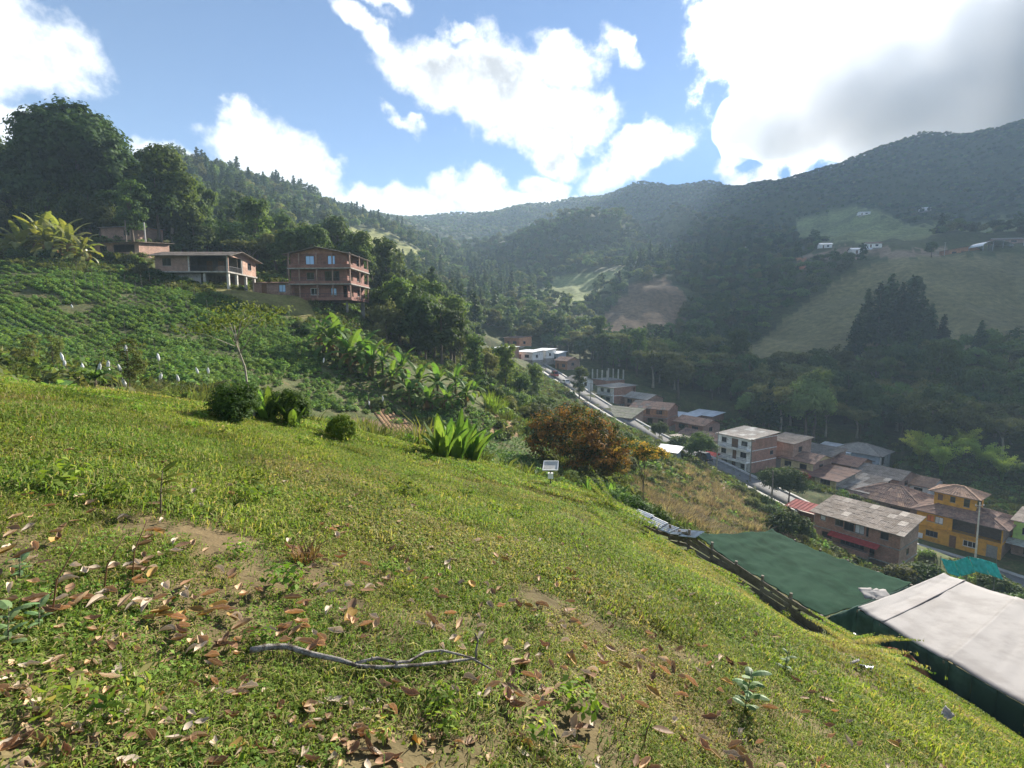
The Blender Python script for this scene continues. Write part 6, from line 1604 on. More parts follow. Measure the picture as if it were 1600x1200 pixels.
# loose zinc sheets lying along the fence top
for i in range(5):
    a = FP[i] * .6 + FP[i + 1] * .4; b = FP[i + 1] * .5 + FP[min(i + 2, 10)] * .5; za = Hs(a[0], a[1]); zb = Hs(b[0], b[1]); L_ = Vector(b - a)
    s = tag(empty('zinc_sheet', (a[0], a[1], tops[i][1] + .03)), ['topmost zinc sheet lying along the plank fence', 'second zinc sheet along the plank fence from uphill', 'middle zinc sheet along the plank fence', 'fourth zinc sheet along the plank fence from uphill', 'lowest zinc sheet, at the corner of the green cloth'][i], 'metal sheet', 'zinc sheets along the fence')
    mb = MB(); w = .5; k = 10; up = []; q = Vector((b[0] - a[0], b[1] - a[1], tops[i + 1][1] + .05 - tops[i][1])); sd = Vector((q.y, -q.x, 0)).normalized()
    for end in (Vector((0, 0, 0)), q):
        for j in range(k + 1): up.append(end + sd * (w * (j / k - .5)) + Vector((0, 0, .03 * (j % 2) - .12 * (j / k))))
    lo = [v - Vector((0, 0, .012)) for v in up]; m = k + 1; fs = []
    for j in range(k): fs += [(j, j+1, m+j+1, m+j), (2*m+j+1, 2*m+j, 3*m+j, 3*m+j+1), (j+1, j, 2*m+j, 2*m+j+1), (m+j, m+j+1, 3*m+j+1, 3*m+j)]
    fs += [(0, m, 3*m, 2*m), (m-1, 3*m-1, 4*m-1, 2*m-1)]
    mb.add(up + lo, fs); mb.build('sheet', M['zinc'], s)
# greenhouse
E0, E1, R0, R1 = at(1340, 951, 13.8), at(1602, 1103, 9.6), at(1474, 898, 16.6), at(1604, 940, 14.0)
E1 = E0 + (E1 - E0) * 1.5; R1 = R0 + (R1 - R0) * 2.2
ge = tag(empty('greenhouse', (E0[0], E0[1], Hs(E0[0], E0[1]))), 'greenhouse with milky white plastic roof and dark net walls', 'greenhouse'); o_ = np.array(ge.location)
far_ = (R0 - E0) * .9; seams = [0, .12, .40, .68, 1.0]
for i in range(4):
    a, b = seams[i], seams[i + 1]; lift = np.array([0, 0, .025 if i % 2 == 0 else .0])
    A, B = E0 + (E1 - E0) * a, E0 + (E1 - E0) * (b + .012); C, D_ = R0 + (R1 - R0) * (b + .012), R0 + (R1 - R0) * a
    sheet('roof_panel', A - o_ + lift + [0, 0, .02], B - o_ + lift, C - o_ + lift + [0, 0, .03], D_ - o_ + lift + [0, 0, .03], M['film'], 18, 22, .07, .022, 30 + i, ge)
    sheet('roof_panel', D_ - o_ + lift + [0.02, 0, .025], C - o_ + lift + [0.02, 0, .025], C + far_ * [.5, .5, 0] - o_ + lift + [0, 0, -1.5], D_ + far_ * [.5, .5, 0] - o_ + lift + [0, 0, -1.5], M['film'], 18, 16, .07, .022, 40 + i, ge)
for s_ in seams:
    P, Q = E0 + (E1 - E0) * s_, R0 + (R1 - R0) * s_; MB().beam(P - o_ + [0, 0, -.08], Q - o_ + [0, 0, -.08], .05, .07).build('rafter', M['wood'], ge)
    post(P + [.06, 0, 0], P[2] - .08, 'post', .05, 'wood', ge, o_); post(Q, Q[2] - .08, 'post', .05, 'wood', ge, o_)
ts = np.linspace(0, 1, 13)
for i in range(12):
    A, B = E0 + (E1 - E0) * ts[i] + [.02, 0, 0], E0 + (E1 - E0) * ts[i + 1] + [.02, 0, 0]; za, zb = Hs(A[0], A[1]) - .25, Hs(B[0], B[1]) - .25
    sheet('net_wall', A - o_ + [0, 0, -.02], B - o_ + [0, 0, -.02], np.array([B[0], B[1], zb]) - o_, np.array([A[0], A[1], za]) - o_, M['shade_dark'], 6, 8, .02, .03, 60 + i, ge)
A = E0 + [-.06, 0, -.75]; B = E1 + [-.06, 0, -.75]; MB().tube([A - o_, (A + B) / 2 - o_ + [0, 0, -.06], B - o_], [.025] * 3, 6).build('pipe', M['frame_white'], ge)
sheet('end_wall', E0 - o_ + [0, .03, -.02], R0 - o_ + [0, .03, -.02], np.array([R0[0], R0[1], Hs(R0[0], R0[1]) - .3]) - o_ + [0, .03, 0], np.array([E0[0], E0[1], Hs(E0[0], E0[1]) - .3]) - o_ + [0, .03, 0], M['shade_dark'], 10, 10, .02, .04, 80, ge)
Pw = at(1366, 932, 14.8); w = tag(empty('plastic_scrap', Pw), 'loose white plastic sheet at the corner between shed and greenhouse', 'plastic sheet')
sheet('sheet', (-.35, -.1, 0), (.5, -.25, -.05), (.55, .3, .06), (-.3, .3, .12), M['film'], 10, 8, .0, .06, 7, w)
# heap of red earth against the net wall, scraps on the slope
def lump(name, P, rx, ry, rz, mat, label, cat, seed, rzr=0.0):
    n, m = 22, 10; V_ = []; F_ = []
    for i in range(m + 1):
        a = math.pi / 2 * i / m
        for j in range(n):
            b = 2 * math.pi * j / n; k = 1 + .35 * float(fbm(np.array(2.2 * math.cos(b) + i * .25), np.array(2.2 * math.sin(b) + i * .2), 3, seed)); V_.append((rx * math.cos(a) * math.cos(b) * k, ry * math.cos(a) * math.sin(b) * k, rz * math.sin(a) * k - .15))
    for i in range(m):
        for j in range(n): F_.append((i*n + j, i*n + (j+1) % n, (i+1)*n + (j+1) % n, (i+1)*n + j))
    o = new_mesh_obj(name, np_mesh(name, np.array(V_), np.array(F_), mat, None, True)); o.location = P; o.rotation_euler = (0, 0, rzr); return tag(o, label, cat)
P = (E0 + (E1 - E0) * .30) + [-.3, 0, 0]; P[2] = Hs(P[0], P[1])
lump('earth_heap', P, .28, .8, .5, M['soil_red'], 'heap of red brown earth against the greenhouse net wall', 'earth heap', 3, math.atan2(E1[1] - E0[1], E1[0] - E0[0]) - math.pi / 2)
for i, (px, py, w_, lb, mt) in enumerate([(1062, 852, .45, 'white plastic scrap beside the zinc sheets', 'white_sheet'), (1075, 846, .4, 'second white scrap beside the zinc sheets', 'white_sheet'), (1352, 1052, .16, 'grey plastic litter on the grass below the shed', 'zinc'), (1335, 1044, .14, 'small grey litter scrap left of the plastic litter', 'film'), (1478, 1128, .16, 'crumpled grey litter low on the right slope', 'film')]):
    P = hit(px, py); s = tag(empty('litter_scrap', P + [0, 0, .04], vr.uniform(0, 6)), lb, 'litter')
    sheet('sheet', (-w_/2, -w_*.2, 0), (w_/2, -w_*.25, .02), (w_*.45, w_*.25, .08), (-w_*.4, w_*.2, .05), M[mt], 12, 8, 0, .03, 50 + i, s, .006)
# teal netting above the greenhouse
T0, T1 = at(1470, 872, 56), at(1557, 876, 54); te = tag(empty('teal_netting', (T0[0], T0[1], T0[2] - 1.6)), 'bright turquoise netting hung between posts in front of yellow house', 'netting'); o_ = np.array(te.location)
for i in range(4):
    A, B = T0 + (T1 - T0) * i / 4, T0 + (T1 - T0) * (i + 1) / 4; dz = [0, -.3, .35, .1, -.35]
    sheet('net_panel', A - o_ + [0, 0, dz[i]], B - o_ + [0, 0, dz[i+1]], B - o_ + [.2, -.8, -1.5 + dz[i+1]], A - o_ + [.2, -.8, -1.4 + dz[i]], M['teal_net'], 14, 10, .1, .28, 90 + i, te)
for t in (0, .5, 1): P = T0 + (T1 - T0) * t; MB().tube([P - o_ - [0, 0, 4], P - o_ + [0, 0, .3]], [.05, .04], 6).build('post', M['wood'], te)
# white tilted panel on a post
P = hit(862, 762); P = np.array(vis(860, 762)); Pt = at(853, 729, P[1]); pe = tag(empty('tilted_panel', P, 0, .55), 'pale tilted panel on a thin post at the meadow crest', 'panel')
hgt = (Pt[2] - P[2]) / .55; MB().tube([(0, 0, -.4), (0, 0, hgt)], [.03, .03], 7).build('post', M['frame_dark'], pe)
pn = MB().slab([(-.38, -.3, hgt - .1), (.3, -.3, hgt - .1), (.38, .3, hgt + .16), (-.28, .3, hgt + .16)], .04).build('panel', M['concrete_pale'], pe); mb = MB()
for a, b in (((-.38, -.3, -.08), (.3, -.3, -.08)), ((.3, -.3, -.08), (.38, .3, .18)), ((.38, .3, .18), (-.28, .3, .18)), ((-.28, .3, .18), (-.38, -.3, -.08))): mb.beam((a[0], a[1], a[2] + hgt), (b[0], b[1], b[2] + hgt), .03, .03)
mb.build('frame', M['frame_white'], pn); MB().box(-.12, .12, -.08, .08, hgt - .55, hgt - .3).build('box', M['frame_white'], pe)
# utility poles and wires
poles = []
for px, py, Y, h_, mt, lb in [(1524, 872, 73, 8.5, 'concrete_pale', 'pale concrete utility pole in front of the yellow house'), (1119, 742, 103, 9, 'concrete', 'grey utility pole at the left corner of the white house'), (1172, 748, 99, 8, 'wood', 'thin dark pole in front of the white house brick side'), (922, 640, 146, 8, 'concrete', 'utility pole at the road bend before the unfinished columns'), (1206, 790, 84, 6, 'wood', 'dark pole among the roadside bushes'), (228, 384, 92, 4.0, 'concrete_pale', 'pale leaning pole beside the salmon brick house'), (197, 372, 96, 3.2, 'wood', 'short pole with aerial on the grey upper house'), (1475, 402, 318, 9, 'concrete_pale', 'pole on the hilltop left of the brick barn'), (1598, 402, 312, 10, 'concrete_pale', 'pole at the right edge of the hilltop')]:
    P = at(px, py, Y); e = tag(empty('utility_pole', P), lb, 'pole'); e.rotation_euler = (0, vr.uniform(-.02, .02), 0)
    MB().tube([(0, 0, -1.5), (0, 0, h_)], [.15, .09], 8).build('shaft', M[mt], e)
    if h_ > 7: MB().beam((-.7, 0, h_ - .5), (.7, 0, h_ - .5), .09, .09).build('crossarm', M['wood'], e); [MB().tube([(x, 0, h_ - .46), (x, 0, h_ - .25)], [.05, .04], 6).build('insulator', M['frame_white'], e) for x in (-.6, 0, .6)]
    poles.append((P, h_))
def wire(a, b, sag, label):
    a, b = np.array(a), np.array(b); pts = [a + (b - a) * t - np.array([0, 0, sag * 4 * t * (1 - t)]) for t in np.linspace(0, 1, 14)]
    o = MB().tube(pts, [.013] * 14, 4).build('overhead_wire', M['frame_dark']); tag(o, label, 'wire')
def tp(i): return poles[i][0] + [0, 0, poles[i][1] - .3]
wire(tp(5), at(-60, 362, 84), .6, 'thin wire from the leaning pole to the left picture edge'); wire(tp(1), tp(0), 1.5, 'overhead wire along the street to the yellow house pole'); wire(tp(1), tp(3), 1.2, 'overhead wire up the street to the bend'); wire(tp(5), tp(6), .2, 'short wire between leaning pole and aerial pole')
# vehicles on the street
def car(P, rz, mat, label, tall=False):
    e = tag(empty('parked_car', P, rz), label, 'car')
    def hull(name, prof, w, mat_, par, w2=None):
        mb = MB(); n = len(prof); w2 = w2 or [w] * n; vs = [(x, -q / 2, z) for (x, z), q in zip(prof, w2)] + [(x, q / 2, z) for (x, z), q in zip(prof, w2)]
        mb.add(vs, [tuple(range(n)), tuple(range(2*n - 1, n - 1, -1))] + [(i, i + n, (i + 1) % n + n, (i + 1) % n) for i in range(n)]); return mb.build(name, mat_, par)
    H_ = 1.95 if tall else 1.45
    body = hull('body', [(-2.05,.32),(2.05,.32),(2.1,.55),(2.0,.78),(1.1,.92),(-1.9,.95),(-2.1,.7)], 1.7, mat, e)
    cab = hull('cabin', [(1.15,.93),(.55,H_ - .04),(.1,H_),(-1.3,H_),(-1.95,.96)], 1.6, mat, e, [1.6, 1.3, 1.28, 1.28, 1.55])
    hull('windscreen', [(1.13,.97),(.62,H_ - .10),(.66,H_ - .08),(1.18,.98)], 1.3, M['glass'], cab); hull('rear_window', [(-1.46,H_ - .08),(-1.93,1.0),(-1.98,1.02),(-1.5,H_ - .06)], 1.25, M['glass'], cab)
    for s in (-1, 1):
        mb = MB(); mb.add([(.95,s*.80,.98),(.5,s*.69,H_-.1),(-1.2,s*.69,H_-.1),(-1.7,s*.80,1.0),(.95,s*.82,.98),(.5,s*.71,H_-.1),(-1.2,s*.71,H_-.1),(-1.7,s*.82,1.0)], [(0,1,2,3),(7,6,5,4),(0,4,5,1),(1,5,6,2),(2,6,7,3),(3,7,4,0)]); mb.build('side_window', M['glass'], cab)
        for x in (-1.3, 1.3):
            w = MB().tube([(x, s * .68, .33), (x, s * .88, .33)], [.33, .33], 14).build('wheel', M['frame_dark'], e); MB().tube([(x, s * .87, .33), (x, s * .895, .33)], [.19, .17], 10).build('rim', M['steel'], w)
        MB().box(2.02, 2.1, s * .62 - .15, s * .62 + .15, .58, .72).build('headlight', M['frame_white'], e); MB().box(-2.12, -2.04, s * .66 - .1, s * .66 + .1, .68, .85).build('tail_light', M['red_sheet'], e)
    return e
M['car_white'] = plain_mat('white_car_paint', (.75,.76,.77), .25, 1, .03, .6); M['car_red'] = plain_mat('red_car_paint', (.33,.05,.04), .3, 1, .05, .6); M['car_dark'] = plain_mat('dark_car_paint', (.03,.035,.04), .25, 1, .05, .6)
def road_at(Y, off):
    i = int(np.argmin(np.abs(rpx[:, 1] - Y))); p = rpx[i] + sd_[i] * off; return p + [0, 0, .02], math.atan2(tn[i][1], tn[i][0])
p, a = road_at(168, 1.1); car(p, a + math.pi, M['car_white'], 'white car parked on the street at the far bend')
p, a = road_at(177, 1.3); car(p, a + math.pi, M['car_red'], 'dark red van parked behind the white car', True)
p, a = road_at(109, 1.4); car(p, a + math.pi, M['car_dark'], 'dark car parked in front of the white balcony house', True)

# ------------------------------------------------------------------ the meadow in the foreground
M['grass'] = leaf_mat('grass_blade', (.085,.14,.022), (.22,.27,.06), .42, .65, .08, .3, c3=(.34,.28,.13), f3=.22)
M['clover'] = leaf_mat('low_weed_leaf', (.075,.14,.02), (.18,.25,.05), .4, .65, .08, .3)
M['straw'] = leaf_mat('straw', (.24,.19,.10), (.42,.35,.21), .25, .7, .2, .2)
def grass_patch(seed, size, nb, nl, ns, bl, lw, ll):
    """blades, small broad leaves and straw spread over one square of turf"""
    g = np.random.default_rng(seed); Vs, Fs, T, T2, MI = [], [], [], [], []; base = 0
    def put(V_, F_, t, t2, mi):
        nonlocal base
        Vs.append(V_); Fs.append(F_ + base); T.append(t); T2.append(t2); MI.append(np.full(len(F_), mi)); base += len(V_)
    def clus(n):
        c = g.uniform(-.5, .5, (max(3, n // 22), 2)) * size; k = g.integers(0, len(c), n); q = c[k] + g.normal(size=(n, 2)) * size * .075
        u = g.random(n) < .45; q[u] = g.uniform(-.5, .5, (u.sum(), 2)) * size; return q
    n = nb; q = clus(n); a = g.uniform(0, 6.28, n); l = bl * g.uniform(.45, 1.25, n); le = g.uniform(.25, 1.25, n)
    b = np.stack([q[:, 0], q[:, 1], np.full(n, -.008)], -1); d = np.stack([np.cos(a), np.sin(a), np.zeros(n)], -1); s = np.stack([-np.sin(a), np.cos(a), np.zeros(n)], -1) * (lw / 2)
    m1 = b + d * (l * .4 * le)[:, None] + np.array([0, 0, 1.]) * (l * .62)[:, None]; tp = b + d * (l * le)[:, None] + np.array([0, 0, 1.]) * (l * np.clip(1.02 - .42 * le, .2, 1))[:, None]
    V_ = np.stack([b - s, b + s, m1 + s, m1 - s, tp + s * .15, tp - s * .15], 1).reshape(-1, 3); i = np.arange(n) * 6
    t = g.random(n); t2 = g.random(n); put(V_, np.concatenate([np.stack([i, i+1, i+2, i+3], -1), np.stack([i+3, i+2, i+4, i+5], -1)]), np.tile(t, 2), np.tile(t2, 2), 0)
    q = clus(nl); P = np.stack([q[:, 0], q[:, 1], g.uniform(.004, bl * .55, nl)], -1); V_, F_ = leaf_quads(P, g.normal(size=(nl, 3)) * .45 + [0, 0, 1], ll * g.uniform(.6, 1.4, nl), .75, g, .08); put(V_, F_, g.random(nl), g.random(nl), 1)
    q = g.uniform(-.5, .5, (ns, 2)) * size; P = np.stack([q[:, 0], q[:, 1], g.uniform(.0, .02, ns)], -1); V_, F_ = leaf_quads(P, g.normal(size=(ns, 3)) * .25 + [0, 0, 1], bl * g.uniform(.6, 1.4, ns), .07, g, 0); put(V_, F_, g.random(ns), g.random(ns), 2)
    me = np_mesh('turf', np.concatenate(Vs), np.concatenate(Fs), None, {'tint': ('FACE', np.concatenate(T)), 'tint2': ('FACE', np.concatenate(T2))})
    for k in ('grass', 'clover', 'straw'): me.materials.append(M[k])
    me.polygons.foreach_set('material_index', np.concatenate(MI).astype(np.int32)); return me
NEARP = [grass_patch(400 + i, .5, 420, 330, 26, .043, .0042, .016) for i in range(5)] + [grass_patch(410 + i, .5, 620, 120, 40, .056, .0042, .014) for i in range(3)]
MIDP = [grass_patch(420 + i, 1.0, 900, 800, 60, .055, .006, .023) for i in range(4)] + [grass_patch(425 + i, 1.0, 1300, 300, 90, .066, .006, .021) for i in range(2)]
FARP = [grass_patch(430 + i, 1.8, 1100, 900, 80, .065, .011, .04) for i in range(5)]
WEED = [crop_mesh('weed', M['clover'], 60, .055, .15, .16, 440 + i, .55, .6) for i in range(3)] + [crop_mesh('weed', M['grass'], 50, .07, .14, .2, 446 + i, .3, .3) for i in range(2)]
def turf_points(r0, r1, dens, seed, back=False):
    g = np.random.default_rng(seed); A = math.pi * (r1 ** 2 - r0 ** 2); n = int(A * dens); r = np.sqrt(g.uniform(r0 ** 2, r1 ** 2, n)); th = g.uniform(-R(62), R(66), n) if not back else g.uniform(-math.pi, math.pi, n)
    if not back: k = g.random(n) < 128 / 360; r, th = r[k], th[k]
    X, Y = r * np.sin(th), r * np.cos(th); Z = H(X, Y); f = fore(np.clip(X, -80, 80), np.clip(Y, -80, 80)); k = (np.abs(Z - f) < .5) & ((fbm(X / 1.3, Y / 1.3, 3, 73) > -.36) | (g.random(len(X)) < .5))
    L = SHED_LINE[::-1]; xl = np.interp(Y, L[:, 1], L[:, 0]); k &= ~((X > xl - np.where(np.hypot(X, Y) > 11, 1.0, .55)) & (Y > L[0, 1] - 3) & (Y < 22))
    return X[k], Y[k], Z[k]
def turf(name, protos, pts, smin, smax, seed, label, sel=None):
    X, Y, Z = pts; g = np.random.default_rng(seed); n = len(X); nm = normals_at(X, Y); pick = g.integers(0, len(protos), n) if sel is None else sel(X, Y, g)
    return scatter(name, np.stack([X, Y, Z], -1), tilt_rot(nm, g.uniform(0, 6.28, n)), g.uniform(smin, smax, n), pick, protos, label)
def pick_near(X, Y, g):
    w = fbm(X / 1.6, Y / 1.6, 3, 66); q = np.where(w + g.normal(size=len(X)) * .12 > .08, g.integers(5, 8, len(X)), g.integers(0, 5, len(X)))
    return np.where(fbm(X / 1.1, Y / 1.1, 3, 82) + g.normal(size=len(X)) * .1 > .2, g.integers(8, 10, len(X)), q)
M['grass_dry'] = leaf_mat('dry_turf_blade', (.20,.18,.07), (.36,.31,.15), .35, .7, .05, .25)
for m_ in (NEARP, MIDP, FARP):
    for k_ in range(2):
        c_ = m_[k_].copy(); c_.materials[0] = M['grass_dry']; c_.materials[1] = M['grass']; m_.append(c_)
def pick_patch(n0):
    def f(X, Y, g):
        w = fbm(X / 2.2, Y / 2.2, 3, 81) + g.normal(size=len(X)) * .1
        return np.where(w > .17, n0 + g.integers(0, 2, len(X)), g.integers(0, n0, len(X)))
    return f
a_ = turf_points(.5, 5.2, 15, 1, True); turf('grass', NEARP, a_, .65, 1.3, 2, 'short meadow grass and low weeds at the viewer\'s feet', pick_near)
b_ = turf_points(4.6, 12.5, 7, 3); turf('grass', MIDP, b_, .6, 1.4, 4, 'short sunlit meadow grass on the middle of the slope', pick_patch(6))
c_ = turf_points(11.5, 40, 2.6, 5); turf('grass', FARP, c_, .8, 1.3, 6, 'sunlit meadow grass along the crest of the slope', pick_patch(5))
print('TURF', len(a_[0]), len(b_[0]), len(c_[0]))
X, Y, Z = turf_points(1.5, 30, 2.4, 7); k = fbm(X / 2.5, Y / 2.5, 3, 67) > .06
turf('weeds', WEED, (X[k], Y[k], Z[k]), .35, 1.1, 8, 'dark green broad leaved weeds dotted over the meadow')
# rough weeds along the crest
X, Y, Z = turf_points(19, 36, .9, 9); k = (np.abs(X) < Y) & (fbm(X / 4, Y / 4, 2, 68) > .05)
SCR = [tuft_mesh('scrub_tuft', M['scrub'], 40, .55, .03, .22, 460 + i, .7) for i in range(2)]
turf('weeds', WEED + SCR, (X[k], Y[k], Z[k]), 1.2, 2.6, 10, 'rough weeds and tufts along the meadow crest')

# ------------------------------------------------------------------ fallen leaves
def dead_mat(name, c1, c2):
    m, g, b, out = new_mat(name); co = g.n('ShaderNodeTexCoord').outputs['Object']; rnd = g.n('ShaderNodeObjectInfo').outputs['Random']
    col = g.mix(g.noise(co, 45, 4, .6), c1, c2); col = g.scale(col, g.lin(rnd, 0, 1, .6, 1.3)); g.link(col, b.inputs['Base Color']); b.inputs['Roughness'].default_value = .6; b.inputs['Specular IOR Level'].default_value = .3
    tr = g.n('ShaderNodeBsdfTranslucent'); g.link(col, tr.inputs[0]); mx = g.n('ShaderNodeMixShader'); mx.inputs[0].default_value = .42; g.link(b.outputs[0], mx.inputs[1]); g.link(tr.outputs[0], mx.inputs[2]); g.link(mx.outputs[0], out.inputs[0]); return m
DM = {'tan': dead_mat('dead_leaf_tan', (.48,.31,.17), (.60,.43,.26)), 'brown': dead_mat('dead_leaf_brown', (.30,.17,.09), (.42,.26,.15)), 'pale': dead_mat('dead_leaf_pale', (.55,.45,.33), (.66,.56,.44)), 'ochre': dead_mat('dead_leaf_ochre', (.40,.25,.07), (.5,.33,.1))}
def dead_leaf(seed, mat):
    g = random.Random(seed); L, W = .1, .1 * g.uniform(.36, .52); nu, nv = 8, 5; curl = g.uniform(.3, 1.6); bend = g.uniform(-.8, 1.4); P = []; jag = [g.uniform(.72, 1.18) for _ in range(nu)]; cut = 1.1 if g.random() < .7 else g.uniform(.6, .85)
    for i in range(nu):
        t = i / (nu - 1); w = W * .5 * max(.02, math.sin(math.pi * min(1, t * .97 + .015)) ** .8) * jag[i] * (0 if t > cut else 1) + .0004
        for j in range(nv):
            s = (j / (nv - 1) * 2 - 1); P.append(((t - .5) * L * (1 - .08 * abs(bend)), s * w * math.cos(abs(s) * curl * .6), abs(s) ** 1.4 * w * math.sin(curl) * .9 + bend * .035 * (t - .5) ** 2 * 4 * .5 + g.uniform(-.0012, .0012)))
    n = nu * nv; V_ = np.array(P + [(p[0], p[1], p[2] - .0007) for p in P]); ix = np.arange(n).reshape(nu, nv); q = np.stack([ix[:-1, :-1], ix[:-1, 1:], ix[1:, 1:], ix[1:, :-1]], -1).reshape(-1, 4)
    return np_mesh('fallen_leaf', V_, np.concatenate([q[:, ::-1], q + n]), mat, None, True)
LM = {k: [dead_leaf(500 + 7 * i + 31 * j, DM[k]) for i in range(8)] for j, k in enumerate(DM)}
lg = random.Random(12); LP = []
def leaf_density(px, py):
    d = 0.05
    if py > 760: d = .12 + .36 * min(1, (py - 760) / 260) * max(.22, min(1, (1300 - px) / 420))
    if 130 < px < 560 and py > 820: d *= 1.15
    return d
tries = 0
while len(LP) < 900 and tries < 60000:
    tries += 1; px, py = lg.uniform(-20, 1500), lg.uniform(680, 1215)
    if 380 < px < 790 and abs(py - 1046) < 22: continue
    if lg.random() < leaf_density(px, py) * (1 if vnoise(np.array(px / 70.), np.array(py / 45.), 3) > -.12 else .3): LP.append((px, py))
hp = []
for (px, py) in LP:
    d = ray(px, py); Ys = np.exp(np.linspace(math.log(.9), math.log(26), 60)); z = H(d[0] * Ys, Ys); k = np.nonzero(d[2] * Ys < z)[0]
    if len(k) and k[0] > 0:
        a, b = Ys[k[0] - 1], Ys[k[0]]
        fa, fb = d[2] * a - z[k[0] - 1], d[2] * b - z[k[0]]; Y = a + (b - a) * fa / (fa - fb); hp.append((px, py, d[0] * Y, Y))
hp.sort(key=lambda q: q[3]); HX = np.array([q[2] for q in hp]); HY = np.array([q[3] for q in hp]); HZ = H(HX, HY); HN = normals_at(HX, HY)
def leaf_zone(px, py):
    if py < 930: return 'on the grass above the branch' if px > 380 else 'on the grass below the sapling'
    col = 'left of the branch' if px < 380 else 'near the thick end of the branch' if px < 580 else 'near the forked end of the branch' if px < 790 else 'on bare turf right of the branch' if px < 1100 else 'near the grey green weed'
    return col + (', along the bottom edge' if py > 1120 else ', just below it' if py > 1060 else '')
DESC = {'tan': 'tan', 'brown': 'dark brown', 'pale': 'bleached pale', 'ochre': 'yellowish'}
rest = []
for i, q in enumerate(hp):
    kind = lg.choices(list(DM), (5, 2.2, 3.2, .8))[0]; yaw = lg.uniform(0, 6.28); tl = (lg.gauss(0, .2), lg.gauss(0, .2))
    if i < 290:
        o = new_mesh_obj('fallen_leaf', lg.choice(LM[kind])); o.location = (q[2], q[3], HZ[i] + lg.uniform(.004, .024))
        up = Vector(HN[i]); o.rotation_euler = (up.to_track_quat('Z', 'Y').to_matrix() @ Euler((tl[0], tl[1], yaw)).to_matrix()).to_euler(); s = lg.uniform(.45, .92); o.scale = (s * lg.uniform(.75, 1.1), s * lg.uniform(.7, 1.25), s * lg.uniform(.7, 1.6))
        cv = 'curled' if lg.random() < .5 else 'flat'
        zn = leaf_zone(q[0], q[1]); tag(o, '%s %s fallen leaf %s' % ('small' if s < .68 else 'large', DESC[kind], zn), 'leaf', 'fallen leaves ' + zn)
    else: rest.append((q[2], q[3], HZ[i] + .04, tl[0], tl[1], yaw, lg.uniform(.7, 1.2), list(DM).index(kind)))
rest = np.array(rest); prot = [m for k in DM for m in LM[k][:2]]
scatter('fallen_leaves', rest[:, :3], rest[:, 3:6], rest[:, 6], rest[:, 7].astype(int) * 2 + (np.arange(len(rest)) % 2), prot, 'small fallen leaves sprinkled over the farther grass')

# ------------------------------------------------------------------ the fallen branch and loose plants
M['twig'] = plain_mat('lichen_bark', (.26,.24,.22), .9, 60, .5, .1, c2=(.09,.075,.06), bump=.6)
def G(px, py, dz=.03): p = hit(px, py, .8, 20, 900); return Vector((p[0], p[1], p[2] + dz))
br = [(392,1032,.05),(420,1028,.055),(450,1028,.055),(490,1038,.05),(530,1046,.045),(560,1055,.045),(600,1057,.045),(650,1055,.05),(700,1050,.05),(738,1046,.06),(768,1060,.05)]
bp_ = [G(*q) for q in br]; b0 = bp_[0].copy(); be = tag(empty('fallen_branch', b0), 'grey lichen covered forked branch lying in the grass', 'branch')
MB().tube([p - b0 for p in bp_], [.014,.0145,.014,.0125,.011,.0095,.009,.0085,.008,.007,.004], 9).build('main_stem', M['twig'], be, True)
f2 = [G(*q) for q in ((556,1052,.05),(590,1046,.055),(620,1050,.05),(640,1050,.055),(665,1040,.07),(690,1037,.075),(715,1042,.07),(742,1047,.065))]
MB().tube([p - b0 for p in f2], [.008,.008,.0075,.007,.0068,.0065,.006,.005], 8).build('fork', M['twig'], be, True)
v0 = G(744, 1049, .05); MB().tube([v0 - b0, v0 - b0 + Vector((.0, 0, .07)), v0 - b0 + Vector((.012, .0, .12)), v0 - b0 + Vector((-.006, 0, .165))], [.0065, .006, .005, .004], 7).build('upright_twig', M['twig'], be, True)
for px, py in ((450,1026),(580,1048),(690,1037),(620,1056)):
    k = G(px, py, .055); MB().tube([k - b0, k - b0 + Vector((.008, 0, .016))], [.006, .003], 6).build('knot', M['twig'], be)
# thin dry stems
for i, (px, py, h_, ln, lb) in enumerate([(205,905,.34,.1,'thin dry stem standing left of the leaf litter'),(78,965,.38,.16,'bare brown stem leaning over the leafy weed'),(455,875,.2,.05,'dry stalk beside the withered tuft'),(492,872,.16,-.04,'short dry stalk right of the withered tuft'),(160,925,.30,.12,'bent stem behind the leafy weed'),(975,1140,.1,.05,'tiny stick at the lower middle'),(1005,1165,.16,.05,'pale straw stalk low in the middle')]):
    p = G(px, py, -.01); o = MB().tube([(0, 0, -.03), (ln * .3, 0, h_ * .5), (ln, .02, h_)], [.004, .0035, .002], 6).build('dry_stem', M['wood_brown'], None, True); o.location = p; tag(o, lb, 'stem')
p = G(478, 878, 0); me = tuft_mesh('withered_tuft', M['deadleaf'], 60, .16, .012, .08, 520, .9); o = new_mesh_obj('withered_tuft', me); o.location = p; tag(o, 'dark withered brown tuft of dead leaves in the grass', 'tuft')
def leafy(name, px, py, leaves, stem, mat, label, seed, w=.45, sc_=1.0):
    """small plant: a stem and single leaves given as (height, yaw, length, droop)"""
    p = G(px, py, -.02); e = tag(empty(name, p, 0, sc_), label, 'plant'); MB().tube([(0, 0, -.03), (stem * .05, 0, stem * .5), (stem * .12, 0, stem)], [.007, .005, .003], 6).build('stem', M['bark'], e, True)
    for i, (hh, yaw, L, dr) in enumerate(leaves):
        V_, F_, t = blade(L, L * w, dr, seed + i, torn=0, seg=6, fold=.3, rise=.55); o = new_mesh_obj('leaf', np_mesh('leaf', V_, F_, M[mat], {'tint': ('FACE', t), 'tint2': ('FACE', t)}, True), None, e); o.location = (stem * .12 * hh / stem, 0, hh); o.rotation_euler = (0, 0, yaw)
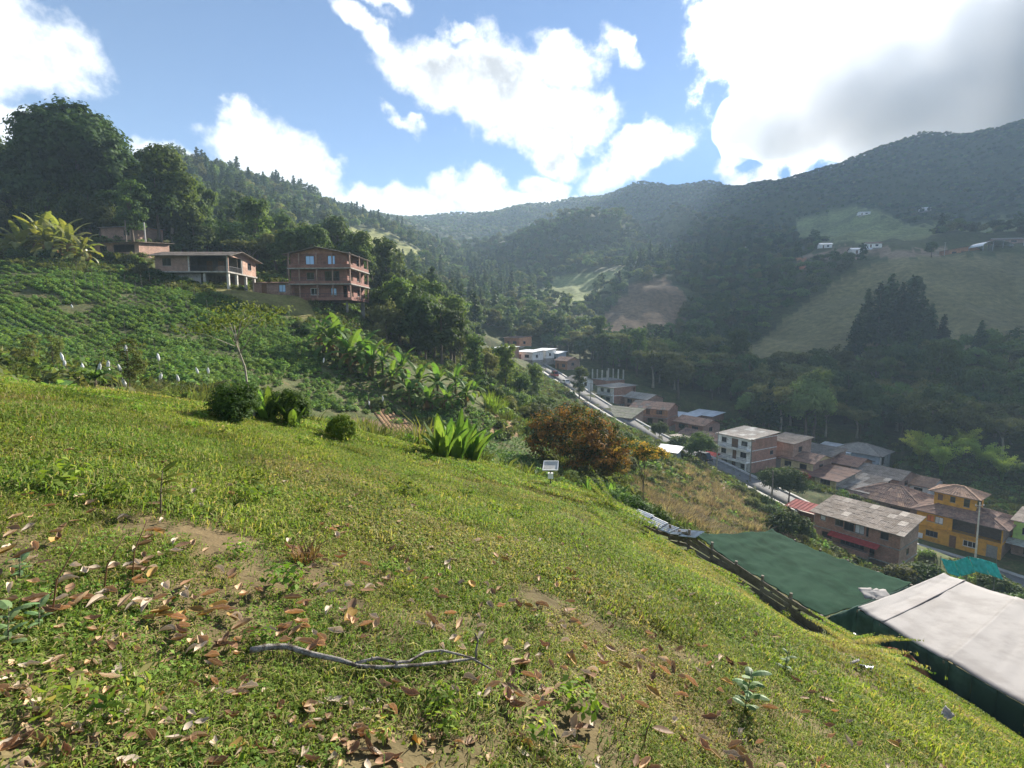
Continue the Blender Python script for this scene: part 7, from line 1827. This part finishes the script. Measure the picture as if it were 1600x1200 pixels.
M['young_leaf'] = leaf_mat('young_leaf', (.12,.17,.03), (.22,.22,.04), .45, c3=(.3,.16,.05), f3=.25)
M['weed_leaf'] = leaf_mat('weed_leaf', (.09,.16,.06), (.16,.24,.10), .35, .5, .35)
leafy('sapling', 250, 806, [(.30,.1,.2,1.0),(.27,.35,.16,1.6),(.3,2.7,.17,1.2),(.36,1.3,.15,.5),(.37,.9,.13,.3),(.2,.0,.15,1.9)], .37, 'young_leaf', 'small sapling with reddish and yellow green leaves', 530)
wl = random.Random(3)
leafy('leafy_weed', 1163, 1112, [(.05 + .027 * i, i * 2.4, wl.uniform(.12, .2), wl.uniform(.6, 1.5)) for i in range(14)], .44, 'weed_leaf', 'leafy grey green weed on the right part of the slope', 540, .42, .72)
leafy('leafy_weed', 1225, 1052, [(.05 + .04 * i, i * 2.4, wl.uniform(.08, .13), 1.0) for i in range(7)], .34, 'weed_leaf', 'smaller upright weed above the grey green one', 560, .4, .7)
leafy('leafy_weed', 12, 1010, [(.08 + .04 * i, i * 2.4, wl.uniform(.12, .2), wl.uniform(.5, 1.2)) for i in range(10)], .46, 'weed_leaf', 'leafy weed with serrated leaves at the left edge', 570, .5, .42)
leafy('leafy_weed', 60, 985, [(.05 + .04 * i, i * 2.4, wl.uniform(.1, .16), wl.uniform(.6, 1.3)) for i in range(8)], .36, 'weed_leaf', 'leafy weed beside the one at the left edge', 590, .45, .45)
leafy('leafy_weed', 30, 905, [(.05 + .03 * i, i * 2.4, wl.uniform(.1, .15), wl.uniform(.6, 1.3)) for i in range(9)], .3, 'weed_leaf', 'leafy weed above the serrated one at the left', 610, .45, .5)
for i, (px, py, s, lb) in enumerate([(90,765,1.4,'dark green weed clump on the left of the meadow'),(175,790,1.0,'weed clump left of the sapling'),(640,775,1.2,'weed clump in the middle of the meadow'),(395,760,1.1,'low weed clump above the withered tuft'),(1010,745,1.2,'weed clump on the crest by the fence'),(905,735,1.0,'weed on the crest near the panel'),(1280,990,1.5,'bushy weed at the end of the plank fence'),(1310,985,1.3,'bushy weed at the greenhouse corner'),(1500,1085,1.2,'weed at the foot of the net wall'),(1055,870,.8,'weed beside the white scraps')]):
    p = G(px, py, -.02); o = new_mesh_obj('weed_clump', WEED[i % 3]); o.location = p; s *= .8 + .05 * p.y; o.scale = (s, s, s); tag(o, lb, 'weed')
